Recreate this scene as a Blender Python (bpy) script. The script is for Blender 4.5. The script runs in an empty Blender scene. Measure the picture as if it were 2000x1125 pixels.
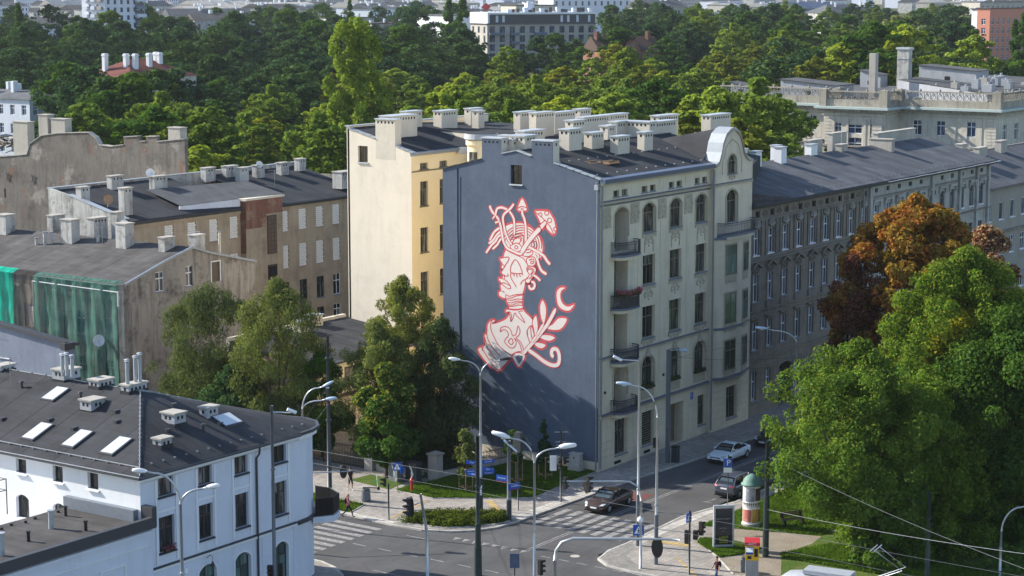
import bpy, bmesh, math, random
import numpy as np
from mathutils import Vector, Matrix
R = math.radians
rnd = random.Random(7)
scene = bpy.context.scene
col = scene.collection
# ------------------------------------------------------------------ camera
CAM = (-130.52, -82.39, 38.0)
cam_data = bpy.data.cameras.new('camera'); cam = bpy.data.objects.new('camera', cam_data); col.objects.link(cam)
cam_data.sensor_width = 36.0; cam_data.lens = 70.0; cam_data.clip_start = 1.0; cam_data.clip_end = 20000.0
cam.location = CAM
cam.rotation_euler = (R(90 - 8.5185), 0, R(-55.2))
scene.camera = cam
# ------------------------------------------------------------------ light
SUN_AZ, SUN_EL = 105.0, 31.0      # direction towards the sun, from +X counter-clockwise
world = bpy.data.worlds.new('World'); scene.world = world; world.use_nodes = True
wn = world.node_tree
bg = wn.nodes['Background']; sky = wn.nodes.new('ShaderNodeTexSky'); sky.sky_type = 'NISHITA'; sky.sun_disc = False
sky.sun_elevation = R(SUN_EL); sky.sun_rotation = R(90 - SUN_AZ); sky.air_density = 1.0; sky.dust_density = 0.6; sky.ozone_density = 1.0
wn.links.new(sky.outputs[0], bg.inputs[0]); bg.inputs[1].default_value = 0.13
sl = bpy.data.lights.new('sun', 'SUN'); sun = bpy.data.objects.new('sun', sl); col.objects.link(sun)
sl.energy = 4.9; sl.angle = R(0.53); sl.color = (1.0, 0.93, 0.80)
sd = Vector((math.cos(R(SUN_AZ)) * math.cos(R(SUN_EL)), math.sin(R(SUN_AZ)) * math.cos(R(SUN_EL)), math.sin(R(SUN_EL))))
sun.rotation_euler = sd.to_track_quat('Z', 'Y').to_euler()
scene.view_settings.view_transform = 'Standard'; scene.view_settings.look = 'None'
scene.view_settings.gamma = 1.0; scene.view_settings.exposure = 0.92; scene.view_settings.use_curve_mapping = False
scene.cycles.max_bounces = 6; scene.cycles.diffuse_bounces = 3; scene.cycles.glossy_bounces = 2
scene.cycles.transmission_bounces = 4; scene.cycles.transparent_max_bounces = 8; scene.cycles.volume_bounces = 0

# ------------------------------------------------------------------ materials
class NT:
    def __init__(s, name):
        s.m = bpy.data.materials.new(name); s.m.use_nodes = True; s.t = s.m.node_tree; s.b = s.t.nodes['Principled BSDF']
    def n(s, t, **k):
        x = s.t.nodes.new(t)
        for a, v in k.items(): setattr(x, a, v)
        return x
    def l(s, a, b): s.t.links.new(a, b)
    def pos(s): return s.n('ShaderNodeNewGeometry').outputs['Position']
    def noise(s, vec, scale, detail=4, rough=0.55, stretch=None):
        if stretch:
            mp = s.n('ShaderNodeMapping'); mp.inputs['Scale'].default_value = stretch; s.l(vec, mp.inputs[0]); vec = mp.outputs[0]
        x = s.n('ShaderNodeTexNoise'); x.inputs['Scale'].default_value = scale; x.inputs['Detail'].default_value = detail
        x.inputs['Roughness'].default_value = rough; s.l(vec, x.inputs['Vector']); return x.outputs['Fac']
    def ramp(s, fac, stops):
        x = s.n('ShaderNodeValToRGB'); e = x.color_ramp.elements
        e[0].position, e[0].color = stops[0][0], c4(stops[0][1]); e[1].position, e[1].color = stops[-1][0], c4(stops[-1][1])
        for p, c in stops[1:-1]:
            q = e.new(p); q.color = c4(c)
        s.l(fac, x.inputs[0]); return x.outputs[0]
    def mul(s, a, b): return s.mix(1.0, a, b, 'MULTIPLY')
    def mix(s, f, a, b, mode='MIX'):
        x = s.n('ShaderNodeMix', data_type='RGBA', blend_type=mode)
        for v, i in ((f, 0), (a, 6), (b, 7)):
            if hasattr(v, 'links'): s.l(v, x.inputs[i])
            elif i == 0: x.inputs[0].default_value = v
            else: x.inputs[i].default_value = c4(v)
        return x.outputs[2]
    def bump(s, h, strength, dist=0.05):
        x = s.n('ShaderNodeBump'); x.inputs['Strength'].default_value = strength; x.inputs['Distance'].default_value = dist
        s.l(h, x.inputs['Height']); s.l(x.outputs[0], s.b.inputs['Normal'])
    def rand(s): return s.n('ShaderNodeObjectInfo').outputs['Random']
    def out(s, colr, rough=0.8, spec=0.3, metal=0.0):
        if hasattr(colr, 'links'): s.l(colr, s.b.inputs['Base Color'])
        else: s.b.inputs['Base Color'].default_value = c4(colr)
        if hasattr(rough, 'links'): s.l(rough, s.b.inputs['Roughness'])
        else: s.b.inputs['Roughness'].default_value = rough
        s.b.inputs['Specular IOR Level'].default_value = spec; s.b.inputs['Metallic'].default_value = metal
        return s.m
def c4(c):
    if isinstance(c, (int, float)): return (c, c, c, 1)
    return (c[0], c[1], c[2], 1)
def sc(c, k): return tuple(min(1, x * k) for x in c)

def plaster(name, c, var=0.12, dirt=None, dirt_amt=0.35, streak=0.5, rough=0.9, crack=False):
    t = NT(name); p = t.pos()
    a = t.noise(p, 0.35, 5, 0.6); b = t.noise(p, 4.0, 6, 0.65)
    f = t.ramp(a, [(0.3, 1 - var), (0.7, 1 + var * 0.4)]); g = t.ramp(b, [(0.3, 1 - var * 0.7), (0.7, 1.0)])
    colr = t.mul(t.mul(c, f), g)
    if dirt:
        s = t.noise(p, 1.0, 6, 0.7, stretch=(1.6, 1.6, 0.22)); q = t.noise(p, 0.55, 6, 0.7)
        m = t.ramp(s, [(0.48, 0), (0.72, streak)]); m2 = t.ramp(q, [(0.52, 0), (0.66, dirt_amt)])
        colr = t.mix(m, colr, dirt); colr = t.mix(m2, colr, dirt)
    if crack:
        k = t.noise(p, 0.42, 8, 0.75, stretch=(1, 1, 0.6)); colr = t.mix(t.ramp(k, [(0.6, 0), (0.64, 0.75)]), colr, (0.20, 0.09, 0.055))
        k2 = t.noise(p, 0.25, 7, 0.7); colr = t.mix(t.ramp(k2, [(0.56, 0), (0.62, 0.5)]), colr, (0.36, 0.33, 0.31))
    t.bump(b, 0.25, 0.03)
    return t.out(colr, rough, 0.2)
def felt(name, c, var=0.25, brown=0.0):
    t = NT(name); p = t.pos()
    a = t.noise(p, 0.5, 5, 0.6, stretch=(1, 1, 1)); b = t.noise(p, 30, 3, 0.7); st = t.noise(p, 0.8, 4, 0.6, stretch=(3.0, 0.35, 1))
    colr = t.mul(t.mul(c, t.ramp(a, [(0.3, 1 - var), (0.75, 1 + var)])), t.ramp(st, [(0.35, 0.85), (0.7, 1.15)]))
    colr = t.mul(colr, t.ramp(t.rand(), [(0, 0.88), (1, 1.12)])); colr = t.mul(colr, t.ramp(b, [(0.3, 0.85), (0.7, 1.15)]))
    if brown: colr = t.mix(t.ramp(t.noise(p, 0.3, 5), [(0.55, 0), (0.6, brown)]), colr, (0.07, 0.05, 0.04))
    t.bump(b, 0.3, 0.01)
    return t.out(colr, 0.9, 0.15)
def flat(name, c, rough=0.6, spec=0.3, metal=0.0, var=0.08):
    t = NT(name)
    if var: c = t.mul(c, t.ramp(t.noise(t.pos(), 3.0, 4), [(0.3, 1 - var), (0.7, 1 + var)]))
    return t.out(c, rough, spec, metal)
def glass_dark(name, c=(0.018, 0.022, 0.026), curtain=0.5):
    t = NT(name); p = t.pos(); r = t.rand()
    cm = t.noise(p, 1.6, 2, 0.5, stretch=(2.2, 2.2, 0.25))
    k = t.ramp(cm, [(0.55, 0), (0.62, 1)]); q = t.ramp(r, [(0.3, 0.1), (0.4, curtain), (0.7, curtain * 1.5), (1, curtain * 0.5)])
    colr = t.mix(t.mul(k, q), c, (0.22, 0.215, 0.20)); colr = t.mul(colr, t.ramp(r, [(0, 0.5), (1, 1.6)]))
    return t.out(colr, 0.06, 0.6)
def asphalt():
    t = NT('asphalt'); p = t.pos()
    a = t.noise(p, 0.12, 5, 0.6); b = t.noise(p, 25, 4, 0.8); s = t.noise(p, 0.5, 5, 0.65, stretch=(0.25, 1, 1)); q = t.noise(p, 0.9, 4, 0.6)
    colr = t.mul((0.078, 0.078, 0.082), t.ramp(a, [(0.35, 0.82), (0.65, 1.18)]))
    colr = t.mul(colr, t.ramp(s, [(0.35, 0.85), (0.65, 1.12)])); colr = t.mul(colr, t.ramp(b, [(0.3, 0.8), (0.7, 1.2)]))
    colr = t.mix(t.ramp(q, [(0.66, 0), (0.7, 0.35)]), colr, (0.045, 0.045, 0.048))
    v = t.n('ShaderNodeTexVoronoi', feature='DISTANCE_TO_EDGE'); v.inputs['Scale'].default_value = 0.22; t.l(p, v.inputs['Vector'])
    colr = t.mix(t.ramp(v.outputs[0], [(0.0, 0.5), (0.008, 0)]), colr, (0.03, 0.03, 0.03))
    t.bump(b, 0.4, 0.01); return t.out(colr, 0.88, 0.25)
def paving(name, c, bw=0.4, bh=0.2, rot=0, jt=0.012, var=0.15):
    t = NT(name); p = t.pos()
    mp = t.n('ShaderNodeMapping'); mp.inputs['Rotation'].default_value = (0, 0, rot); t.l(p, mp.inputs[0])
    br = t.n('ShaderNodeTexBrick'); br.inputs['Scale'].default_value = 1.0; br.inputs['Brick Width'].default_value = bw
    br.inputs['Row Height'].default_value = bh; br.inputs['Mortar Size'].default_value = jt; br.inputs['Bias'].default_value = 0
    br.inputs['Color1'].default_value = c4(sc(c, 1 - var)); br.inputs['Color2'].default_value = c4(sc(c, 1 + var)); br.inputs['Mortar'].default_value = c4(sc(c, 0.5))
    t.l(mp.outputs[0], br.inputs['Vector'])
    a = t.noise(p, 0.3, 5, 0.6); b = t.noise(p, 2.2, 5, 0.7)
    colr = t.mul(t.mul(br.outputs['Color'], t.ramp(a, [(0.35, 0.8), (0.65, 1.12)])), t.ramp(b, [(0.3, 0.82), (0.7, 1.08)]))
    t.bump(br.outputs['Fac'], 0.4, -0.01); return t.out(colr, 0.85, 0.25)
def grassm(name, a=(0.055, 0.11, 0.018), b=(0.13, 0.16, 0.04), dry=0.4):
    t = NT(name); p = t.pos(); n1 = t.noise(p, 0.6, 5, 0.65); n2 = t.noise(p, 9, 4, 0.8)
    colr = t.mix(t.ramp(n1, [(0.35, 0), (0.7, 1)]), a, b); colr = t.mul(colr, t.ramp(n2, [(0.3, 0.5), (0.7, 1.3)]))
    colr = t.mix(t.ramp(t.noise(p, 0.9, 4), [(0.6, 0), (0.68, dry)]), colr, (0.2, 0.15, 0.09))
    t.bump(n2, 0.8, 0.08); return t.out(colr, 0.95, 0.1)
def leafm(name, a, b, c=None, tr=0.32):
    """leaf: colour varies leaf by leaf and tree by tree"""
    t = NT(name); g = t.n('ShaderNodeNewGeometry'); ri = g.outputs['Random Per Island']; ob = t.rand()
    tc = t.n('ShaderNodeTexCoord').outputs['Object']
    n1 = t.noise(tc, 0.45, 3, 0.6)
    colr = t.mix(ri, a, b)
    if c: colr = t.mix(t.ramp(n1, [(0.40, 0), (0.58, 0.9)]), colr, c)
    else: colr = t.mul(colr, t.ramp(n1, [(0.35, 0.78), (0.65, 1.2)]))
    colr = t.mul(colr, t.ramp(ob, [(0, (0.8, 0.84, 0.85)), (0.5, (1, 1, 1)), (1, (1.25, 1.12, 0.8))]))
    d = t.n('ShaderNodeBsdfDiffuse'); q = t.n('ShaderNodeBsdfTranslucent')
    t.l(colr, d.inputs[0]); t.l(t.mul(colr, (1.35, 1.3, 0.6)), q.inputs[0])
    m1 = t.n('ShaderNodeMixShader'); m1.inputs[0].default_value = tr; t.l(d.outputs[0], m1.inputs[1]); t.l(q.outputs[0], m1.inputs[2])
    t.l(m1.outputs[0], t.t.nodes['Material Output'].inputs[0]); return t.m

M = dict(
 mural=plaster('blue_grey_paint', (0.098, 0.127, 0.182), 0.16, (0.135, 0.165, 0.215), 0.3, 0.3),
 cream=plaster('cream_facade', (0.64, 0.58, 0.47), 0.14, (0.30, 0.28, 0.24), 0.2, 0.35),
 cream2=plaster('cream_relief', (0.43, 0.39, 0.31), 0.15, (0.25, 0.22, 0.18), 0.3, 0.4),
 beige=plaster('beige_render', (0.74, 0.67, 0.57), 0.05, (0.55, 0.49, 0.41), 0.3, 0.35),
 yellow=plaster('yellow_render', (0.74, 0.63, 0.43), 0.06, (0.58, 0.48, 0.32), 0.15, 0.15),
 chim=plaster('chimney_render', (0.62, 0.57, 0.49), 0.08, (0.4, 0.37, 0.33), 0.2, 0.25),
 capm=flat('sheet_metal_cap', (0.42, 0.45, 0.50), 0.4, 0.5, 0.3),
 hut=plaster('grey_white_render', (0.36, 0.38, 0.42), 0.12, (0.2, 0.2, 0.21), 0.3, 0.4),
 white=plaster('white_blue_render', (0.60, 0.64, 0.74), 0.04, (0.42, 0.44, 0.50), 0.25, 0.3),
 whitetrim=plaster('white_trim', (0.72, 0.74, 0.78), 0.04, (0.5, 0.5, 0.5), 0.1, 0.2),
 oldwhite=plaster('weathered_whitewash', (0.50, 0.50, 0.49), 0.2, (0.11, 0.10, 0.095), 0.7, 0.8),
 oldgrey=plaster('old_grey_render', (0.34, 0.31, 0.28), 0.2, (0.07, 0.06, 0.052), 0.75, 0.85, crack=False),
 firewall=plaster('bare_fire_wall', (0.18, 0.165, 0.153), 0.25, (0.065, 0.058, 0.055), 0.6, 0.6, crack=True),
 brown=plaster('brown_render', (0.42, 0.34, 0.25), 0.18, (0.16, 0.12, 0.09), 0.4, 0.5),
 sooty=plaster('sooty_stucco', (0.23, 0.205, 0.18), 0.2, (0.075, 0.068, 0.064), 0.5, 0.6),
 sooty2=plaster('grey_stucco', (0.40, 0.40, 0.395), 0.2, (0.11, 0.11, 0.115), 0.4, 0.6),
 stucco=plaster('palace_stucco', (0.62, 0.58, 0.51), 0.15, (0.24, 0.22, 0.20), 0.35, 0.6),
 parapet=plaster('palace_parapet', (0.36, 0.33, 0.28), 0.2, (0.1, 0.09, 0.08), 0.45, 0.6),
 concrete=plaster('old_concrete', (0.42, 0.40, 0.37), 0.15, (0.2, 0.19, 0.18), 0.3, 0.4),
 brick=plaster('red_brick', (0.24, 0.105, 0.075), 0.3, (0.30, 0.23, 0.165), 0.8, 0.5),
 block=plaster('pale_block', (0.80, 0.78, 0.75), 0.1),
 mortar=flat('mortar', (0.30, 0.28, 0.26), 0.95),
 felt=felt('roof_felt', (0.040, 0.043, 0.050)), felt2=felt('roof_felt_grey', (0.085, 0.088, 0.096)), felt3=felt('roof_felt_brown', (0.078, 0.075, 0.077), 0.3),
 felt4=felt('roof_felt_slate', (0.098, 0.104, 0.118), 0.25), felto=felt('old_felt_brown', (0.065, 0.05, 0.042), 0.35),
 slate=flat('blue_flashing', (0.10, 0.13, 0.20), 0.45, 0.5, 0.2), dmet=flat('dark_flashing', (0.035, 0.038, 0.048), 0.5, 0.5),
 zinc=flat('zinc_sheet', (0.34, 0.37, 0.41), 0.5, 0.5, 0.2), zincd=flat('zinc_pipe', (0.20, 0.23, 0.28), 0.45, 0.5, 0.4),
 glass=glass_dark('window_glass'), glassb=glass_dark('blue_window_glass', (0.04, 0.06, 0.11), 0.7), glassg=glass_dark('green_shop_glass', (0.06, 0.11, 0.10), 0.4),
 framew=flat('white_window_frame', (0.72, 0.74, 0.80), 0.4), frameb=flat('brown_window_frame', (0.13, 0.12, 0.085), 0.6), framed=flat('dark_window_frame', (0.045, 0.042, 0.04), 0.5),
 dark=flat('dark_opening', (0.012, 0.012, 0.014), 0.9), wood=flat('old_wood', (0.12, 0.085, 0.06), 0.8), door=flat('door_wood', (0.16, 0.12, 0.08), 0.7),
 stain=flat('dark_brown', (0.06, 0.035, 0.025), 0.7), redroof=felt('red_tin_roof', (0.15, 0.055, 0.048), 0.2),
 asphalt=asphalt(), pave=paving('concrete_paving', (0.31, 0.285, 0.265), 0.4, 0.4, 0), pave2=paving('street_paving', (0.30, 0.29, 0.285), 0.5, 0.5, 0), yard=paving('yard_paving', (0.26, 0.22, 0.17), 0.5, 0.3, 0.0),
 slabl=paving('pale_slabs', (0.46, 0.44, 0.41), 0.5, 0.5, 0, 0.02), slaby=paving('tactile_slabs', (0.45, 0.33, 0.15), 0.4, 0.4, 0, 0.02), kerb=paving('kerb_stone', (0.42, 0.40, 0.38), 1.0, 5.0, 0, 0.02),
 cobble=paving('cobbles', (0.30, 0.29, 0.27), 0.12, 0.12, 0.4, 0.02, 0.35),
 paint=None, grass=grassm('lawn'), ground=grassm('rough_ground', (0.05, 0.07, 0.025), (0.09, 0.09, 0.05), 0.5), dirt=grassm('trodden_earth', (0.26, 0.22, 0.175), (0.33, 0.29, 0.24), 0.2),
 galv=flat('galvanised_steel', (0.46, 0.48, 0.50), 0.35, 0.5, 0.55), poled=flat('dark_pole_paint', (0.035, 0.042, 0.05), 0.45, 0.4), polegn=flat('green_black_pole_paint', (0.022, 0.035, 0.034), 0.45, 0.4), poleg=flat('grey_pole_paint', (0.12, 0.135, 0.155), 0.45, 0.4),
 black=flat('black_plastic', (0.012, 0.012, 0.014), 0.45, 0.4), lampw=flat('white_lamp_housing', (0.74, 0.75, 0.76), 0.35, 0.5), lampg=flat('grey_lamp_housing', (0.36, 0.46, 0.58), 0.4, 0.5), lampglass=flat('lamp_glass', (0.45, 0.5, 0.52), 0.1, 0.6),
 signb=flat('sign_blue', (0.012, 0.085, 0.42), 0.4, 0.4, 0, 0.02), signw=flat('sign_white', (0.8, 0.8, 0.8), 0.4, 0.4, 0, 0.02), red=flat('red_paint', (0.42, 0.02, 0.025), 0.4, 0.5), yel=flat('yellow_paint', (0.72, 0.42, 0.02), 0.4), orange=flat('orange_print', (0.6, 0.2, 0.06), 0.7),
 bark=flat('bark', (0.085, 0.065, 0.05), 0.95, 0.1, 0, 0.3), stake=flat('stake_wood', (0.32, 0.2, 0.12), 0.9),
 skin=flat('skin', (0.50, 0.29, 0.20), 0.6), hair=flat('dark_hair', (0.02, 0.014, 0.01), 0.6), cblack=flat('black_cloth', (0.014, 0.014, 0.016), 0.9), jeans=flat('blue_jeans', (0.045, 0.085, 0.17), 0.9), pink=flat('pink_cloth', (0.42, 0.10, 0.16), 0.9), shoe=flat('white_shoes', (0.6, 0.6, 0.6), 0.7), maroon=flat('maroon_cloth', (0.035, 0.008, 0.012), 0.9),
 tyre=flat('tyre_rubber', (0.018, 0.018, 0.019), 0.85), rim=flat('alloy_rim', (0.35, 0.36, 0.38), 0.3, 0.5, 0.7), carglass=flat('car_glass', (0.012, 0.015, 0.018), 0.03, 0.7, 0, 0), screenglass=flat('windscreen_glass', (0.05, 0.075, 0.085), 0.04, 0.7, 0, 0.2),
 copper=flat('verdigris', (0.12, 0.22, 0.19), 0.6), mint=flat('green_scaffold_net', (0.03, 0.55, 0.40), 0.8),
)
def carpaint(name, c, metal=0.35):
    t = NT(name); m = t.out(c, 0.28, 0.5, metal); t.b.inputs['Coat Weight'].default_value = 0.7; t.b.inputs['Coat Roughness'].default_value = 0.05; return m
M['carw'] = carpaint('ice_white_car_paint', (0.60, 0.68, 0.78), 0.05); M['carb'] = carpaint('brown_car_paint', (0.075, 0.045, 0.036), 0.5); M['carg'] = carpaint('grey_car_paint', (0.10, 0.11, 0.15), 0.5); M['cark'] = carpaint('black_car_paint', (0.012, 0.013, 0.016), 0.3)
def netm(name, c, alpha):
    t = NT(name); p = t.pos(); n1 = t.noise(p, 1.3, 4, 0.6, stretch=(1, 2.2, 0.35)); n2 = t.noise(p, 0.5, 4, 0.6)
    cc = t.mul(c, t.ramp(n1, [(0.3, 0.7), (0.7, 1.3)])); d = t.n('ShaderNodeBsdfDiffuse'); tl = t.n('ShaderNodeBsdfTranslucent'); tp = t.n('ShaderNodeBsdfTransparent')
    t.l(cc, d.inputs[0]); t.l(cc, tl.inputs[0]); m1 = t.n('ShaderNodeMixShader'); m1.inputs[0].default_value = 0.3
    t.l(d.outputs[0], m1.inputs[1]); t.l(tl.outputs[0], m1.inputs[2]); m2 = t.n('ShaderNodeMixShader')
    t.l(t.ramp(t.n('ShaderNodeMath').outputs[0] if False else n1, [(0.35, alpha - 0.18), (0.65, alpha + 0.15)]), m2.inputs[0]); t.l(tp.outputs[0], m2.inputs[1]); t.l(m1.outputs[0], m2.inputs[2])
    t.l(m2.outputs[0], t.t.nodes['Material Output'].inputs[0]); return t.m
M['net'] = netm('pale_green_scaffold_net', (0.09, 0.20, 0.17), 0.76); M['netd'] = netm('dark_scaffold_net', (0.07, 0.06, 0.06), 0.6); M['netb'] = netm('bright_green_scaffold_net', (0.02, 0.50, 0.36), 0.78)
def paintm():
    t = NT('road_marking_paint'); p = t.pos(); a = t.noise(p, 3.5, 6, 0.75); return t.out(t.mix(t.ramp(a, [(0.36, 0), (0.58, 0.8)]), (0.34, 0.33, 0.325), (0.12, 0.12, 0.124)), 0.8, 0.25)
M['paint'] = paintm()
M['mred'] = flat('mural_red', (0.58, 0.10, 0.11), 0.9, 0.1, 0, 0.06); M['mcream'] = flat('mural_cream', (0.72, 0.64, 0.60), 0.9, 0.1, 0, 0.04); M['mdred'] = flat('mural_dark_red', (0.36, 0.04, 0.07), 0.9, 0.1, 0, 0.06)
L = dict(
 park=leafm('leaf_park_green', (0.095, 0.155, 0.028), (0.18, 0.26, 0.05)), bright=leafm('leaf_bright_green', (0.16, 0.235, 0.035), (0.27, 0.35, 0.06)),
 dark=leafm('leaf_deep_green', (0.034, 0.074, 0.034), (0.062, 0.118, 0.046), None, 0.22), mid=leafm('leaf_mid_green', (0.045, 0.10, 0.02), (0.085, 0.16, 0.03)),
 olive=leafm('leaf_olive', (0.13, 0.17, 0.022), (0.24, 0.26, 0.04)), yellow=leafm('leaf_yellow_green', (0.17, 0.19, 0.03), (0.30, 0.28, 0.06)),
 rust=leafm('leaf_rust', (0.26, 0.09, 0.03), (0.42, 0.18, 0.05), (0.26, 0.20, 0.045)), rbrown=leafm('leaf_red_brown', (0.13, 0.05, 0.035), (0.20, 0.085, 0.05), None), bronze=leafm('leaf_bronze', (0.10, 0.075, 0.015), (0.17, 0.12, 0.02), None),
 willow=leafm('leaf_willow', (0.055, 0.085, 0.035), (0.11, 0.14, 0.055)), willow_lit=leafm('leaf_willow_lit', (0.10, 0.135, 0.042), (0.18, 0.215, 0.07)), robinia=leafm('leaf_robinia', (0.05, 0.114, 0.022), (0.125, 0.21, 0.04)),  # the lit willow is the willow leaf with sunlight put into its colour
 grey=leafm('leaf_grey_green', (0.13, 0.17, 0.09), (0.20, 0.24, 0.13)), bush=leafm('leaf_shrub', (0.05, 0.085, 0.015), (0.10, 0.135, 0.025)), blade=leafm('grass_blade', (0.05, 0.11, 0.015), (0.11, 0.19, 0.03)), dryleaf=leafm('leaf_dry', (0.30, 0.2, 0.12), (0.42, 0.30, 0.18)),
 pinkf=leafm('pink_flower', (0.35, 0.06, 0.22), (0.5, 0.12, 0.3)),
)
# ------------------------------------------------------------------ helpers
def setp(o, label=None, cat=None, group=None, kind=None):
    if label: o['label'] = label
    if cat: o['category'] = cat
    if group: o['group'] = group
    if kind: o['kind'] = kind
    return o
def thing(name, label, cat, loc=(0, 0, 0), rz=0, group=None):
    o = bpy.data.objects.new(name, None); col.objects.link(o); o.location = loc; o.rotation_euler = (0, 0, rz); o.empty_display_size = 0.3
    return setp(o, label, cat, group)
def wloc(o):
    v = Vector((0, 0, 0))
    while o: v += o.location; o = o.parent
    return v
def link_mesh(name, me, parent=None, loc=None, rot=None):
    o = bpy.data.objects.new(name, me); col.objects.link(o)
    if parent: o.parent = parent
    if loc is not None: o.location = loc
    if rot is not None: o.rotation_euler = rot
    return o
class MB:
    def __init__(s): s.v = []; s.f = []; s.mi = []
    def add(s, vs, fs, m=0):
        n = len(s.v); s.v += [tuple(p) for p in vs]
        for f in fs: s.f.append(tuple(i + n for i in f)); s.mi.append(m)
        return s
    def poly(s, pts, m=0): return s.add(pts, [tuple(range(len(pts)))], m)
    def box(s, x0, y0, z0, x1, y1, z1, m=0):
        if x0 > x1: x0, x1 = x1, x0
        if y0 > y1: y0, y1 = y1, y0
        if z0 > z1: z0, z1 = z1, z0
        return s.add([(x0,y0,z0),(x1,y0,z0),(x1,y1,z0),(x0,y1,z0),(x0,y0,z1),(x1,y0,z1),(x1,y1,z1),(x0,y1,z1)],
              [(0,3,2,1),(4,5,6,7),(0,1,5,4),(1,2,6,5),(2,3,7,6),(3,0,4,7)], m)
    def prism(s, pts, z0, z1, m=0):
        """pts: xy outline; z0/z1 number or list"""
        n = len(pts); a = [z0] * n if isinstance(z0, (int, float)) else z0; b = [z1] * n if isinstance(z1, (int, float)) else z1
        vs = [(p[0], p[1], a[i]) for i, p in enumerate(pts)] + [(p[0], p[1], b[i]) for i, p in enumerate(pts)]
        fs = [tuple(range(n))[::-1], tuple(range(n, 2 * n))] + [(i, (i + 1) % n, n + (i + 1) % n, n + i) for i in range(n)]
        return s.add(vs, fs, m)
    def extr(s, pts, d, m=0):
        """closed 3d outline extruded by vector d"""
        n = len(pts); vs = list(pts) + [(p[0]+d[0], p[1]+d[1], p[2]+d[2]) for p in pts]
        fs = [tuple(range(n)), tuple(range(n, 2 * n))[::-1]] + [(i, (i + 1) % n, n + (i + 1) % n, n + i) for i in range(n)]
        return s.add(vs, fs, m)
    def tube(s, pts, r, seg=8, m=0, cap=True):
        pts = [Vector(p) for p in pts]; rr = r if isinstance(r, (list, tuple)) else [r] * len(pts); vs = []; fs = []
        up = Vector((0, 0, 1))
        for i, p in enumerate(pts):
            d = (pts[min(i + 1, len(pts) - 1)] - pts[max(i - 1, 0)]).normalized()
            a = d.cross(up) if abs(d.z) < 0.95 else d.cross(Vector((0, 1, 0))); a.normalize(); b = d.cross(a)
            for k in range(seg):
                t = 2 * math.pi * k / seg; vs.append(p + (a * math.cos(t) + b * math.sin(t)) * rr[i])
        for i in range(len(pts) - 1):
            for k in range(seg): fs.append((i*seg+k, i*seg+(k+1)%seg, (i+1)*seg+(k+1)%seg, (i+1)*seg+k))
        if cap: fs.append(tuple(range(seg))); fs.append(tuple(range((len(pts)-1)*seg, len(pts)*seg))[::-1])
        return s.add(vs, fs, m)
    def cyl(s, x, y, z0, z1, r0, r1=None, seg=12, m=0): return s.tube([(x, y, z0), (x, y, z1)], [r0, r0 if r1 is None else r1], seg, m)
    def lathe(s, prof, x=0, y=0, seg=16, m=0):
        vs = []; fs = []
        for r, z in prof:
            for k in range(seg): t = 2*math.pi*k/seg; vs.append((x + r*math.cos(t), y + r*math.sin(t), z))
        for i in range(len(prof) - 1):
            for k in range(seg): fs.append((i*seg+k, i*seg+(k+1)%seg, (i+1)*seg+(k+1)%seg, (i+1)*seg+k))
        fs.append(tuple(range(seg))[::-1]); fs.append(tuple(range((len(prof)-1)*seg, len(prof)*seg)))
        return s.add(vs, fs, m)
    def ell(s, c, r, seg=12, rings=8, m=0):
        vs = []; fs = []
        for i in range(rings + 1):
            a = math.pi * i / rings
            for k in range(seg):
                t = 2*math.pi*k/seg; vs.append((c[0]+r[0]*math.sin(a)*math.cos(t), c[1]+r[1]*math.sin(a)*math.sin(t), c[2]+r[2]*math.cos(a)))
        for i in range(rings):
            for k in range(seg): fs.append((i*seg+k, i*seg+(k+1)%seg, (i+1)*seg+(k+1)%seg, (i+1)*seg+k))
        return s.add(vs, fs, m)
    def mesh(s, name, mats, smooth=False):
        me = bpy.data.meshes.new(name); me.from_pydata(s.v, [], s.f)
        for m in (mats if isinstance(mats, (list, tuple)) else [mats]): me.materials.append(m)
        if len(set(s.mi)) > 1: me.polygons.foreach_set('material_index', s.mi)
        if smooth: me.polygons.foreach_set('use_smooth', [True] * len(s.f))
        me.update(); return me
    def build(s, name, mats, parent=None, world=True, smooth=False, kind=None, loc=None):
        """world=True: vertices are given in scene coordinates under an unrotated parent"""
        if parent is not None and world:
            w = wloc(parent); s.v = [(p[0]-w.x, p[1]-w.y, p[2]-w.z) for p in s.v]
        o = link_mesh(name, s.mesh(name, mats, smooth), parent, loc)
        if kind: o['kind'] = kind
        return o
def box(name, b, mat, parent=None, **k): return MB().box(*b).build(name, mat, parent, **k)
def struct(name, mb, mat, **k): return mb.build(name, mat, None, kind='structure', **k)
def copy_tree(o, parent=None, loc=None, rz=None, label=None):
    c = o.copy(); col.objects.link(c)
    if parent: c.parent = parent
    if loc is not None: c.location = loc
    if rz is not None: c.rotation_euler = (0, 0, rz)
    if label: c['label'] = label
    for ch in o.children: copy_tree(ch, c)
    return c
def soft(o, w=0.02, seg=2):
    m = o.modifiers.new('bevel', 'BEVEL'); m.width = w; m.segments = seg; m.limit_method = 'ANGLE'; return o

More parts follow.
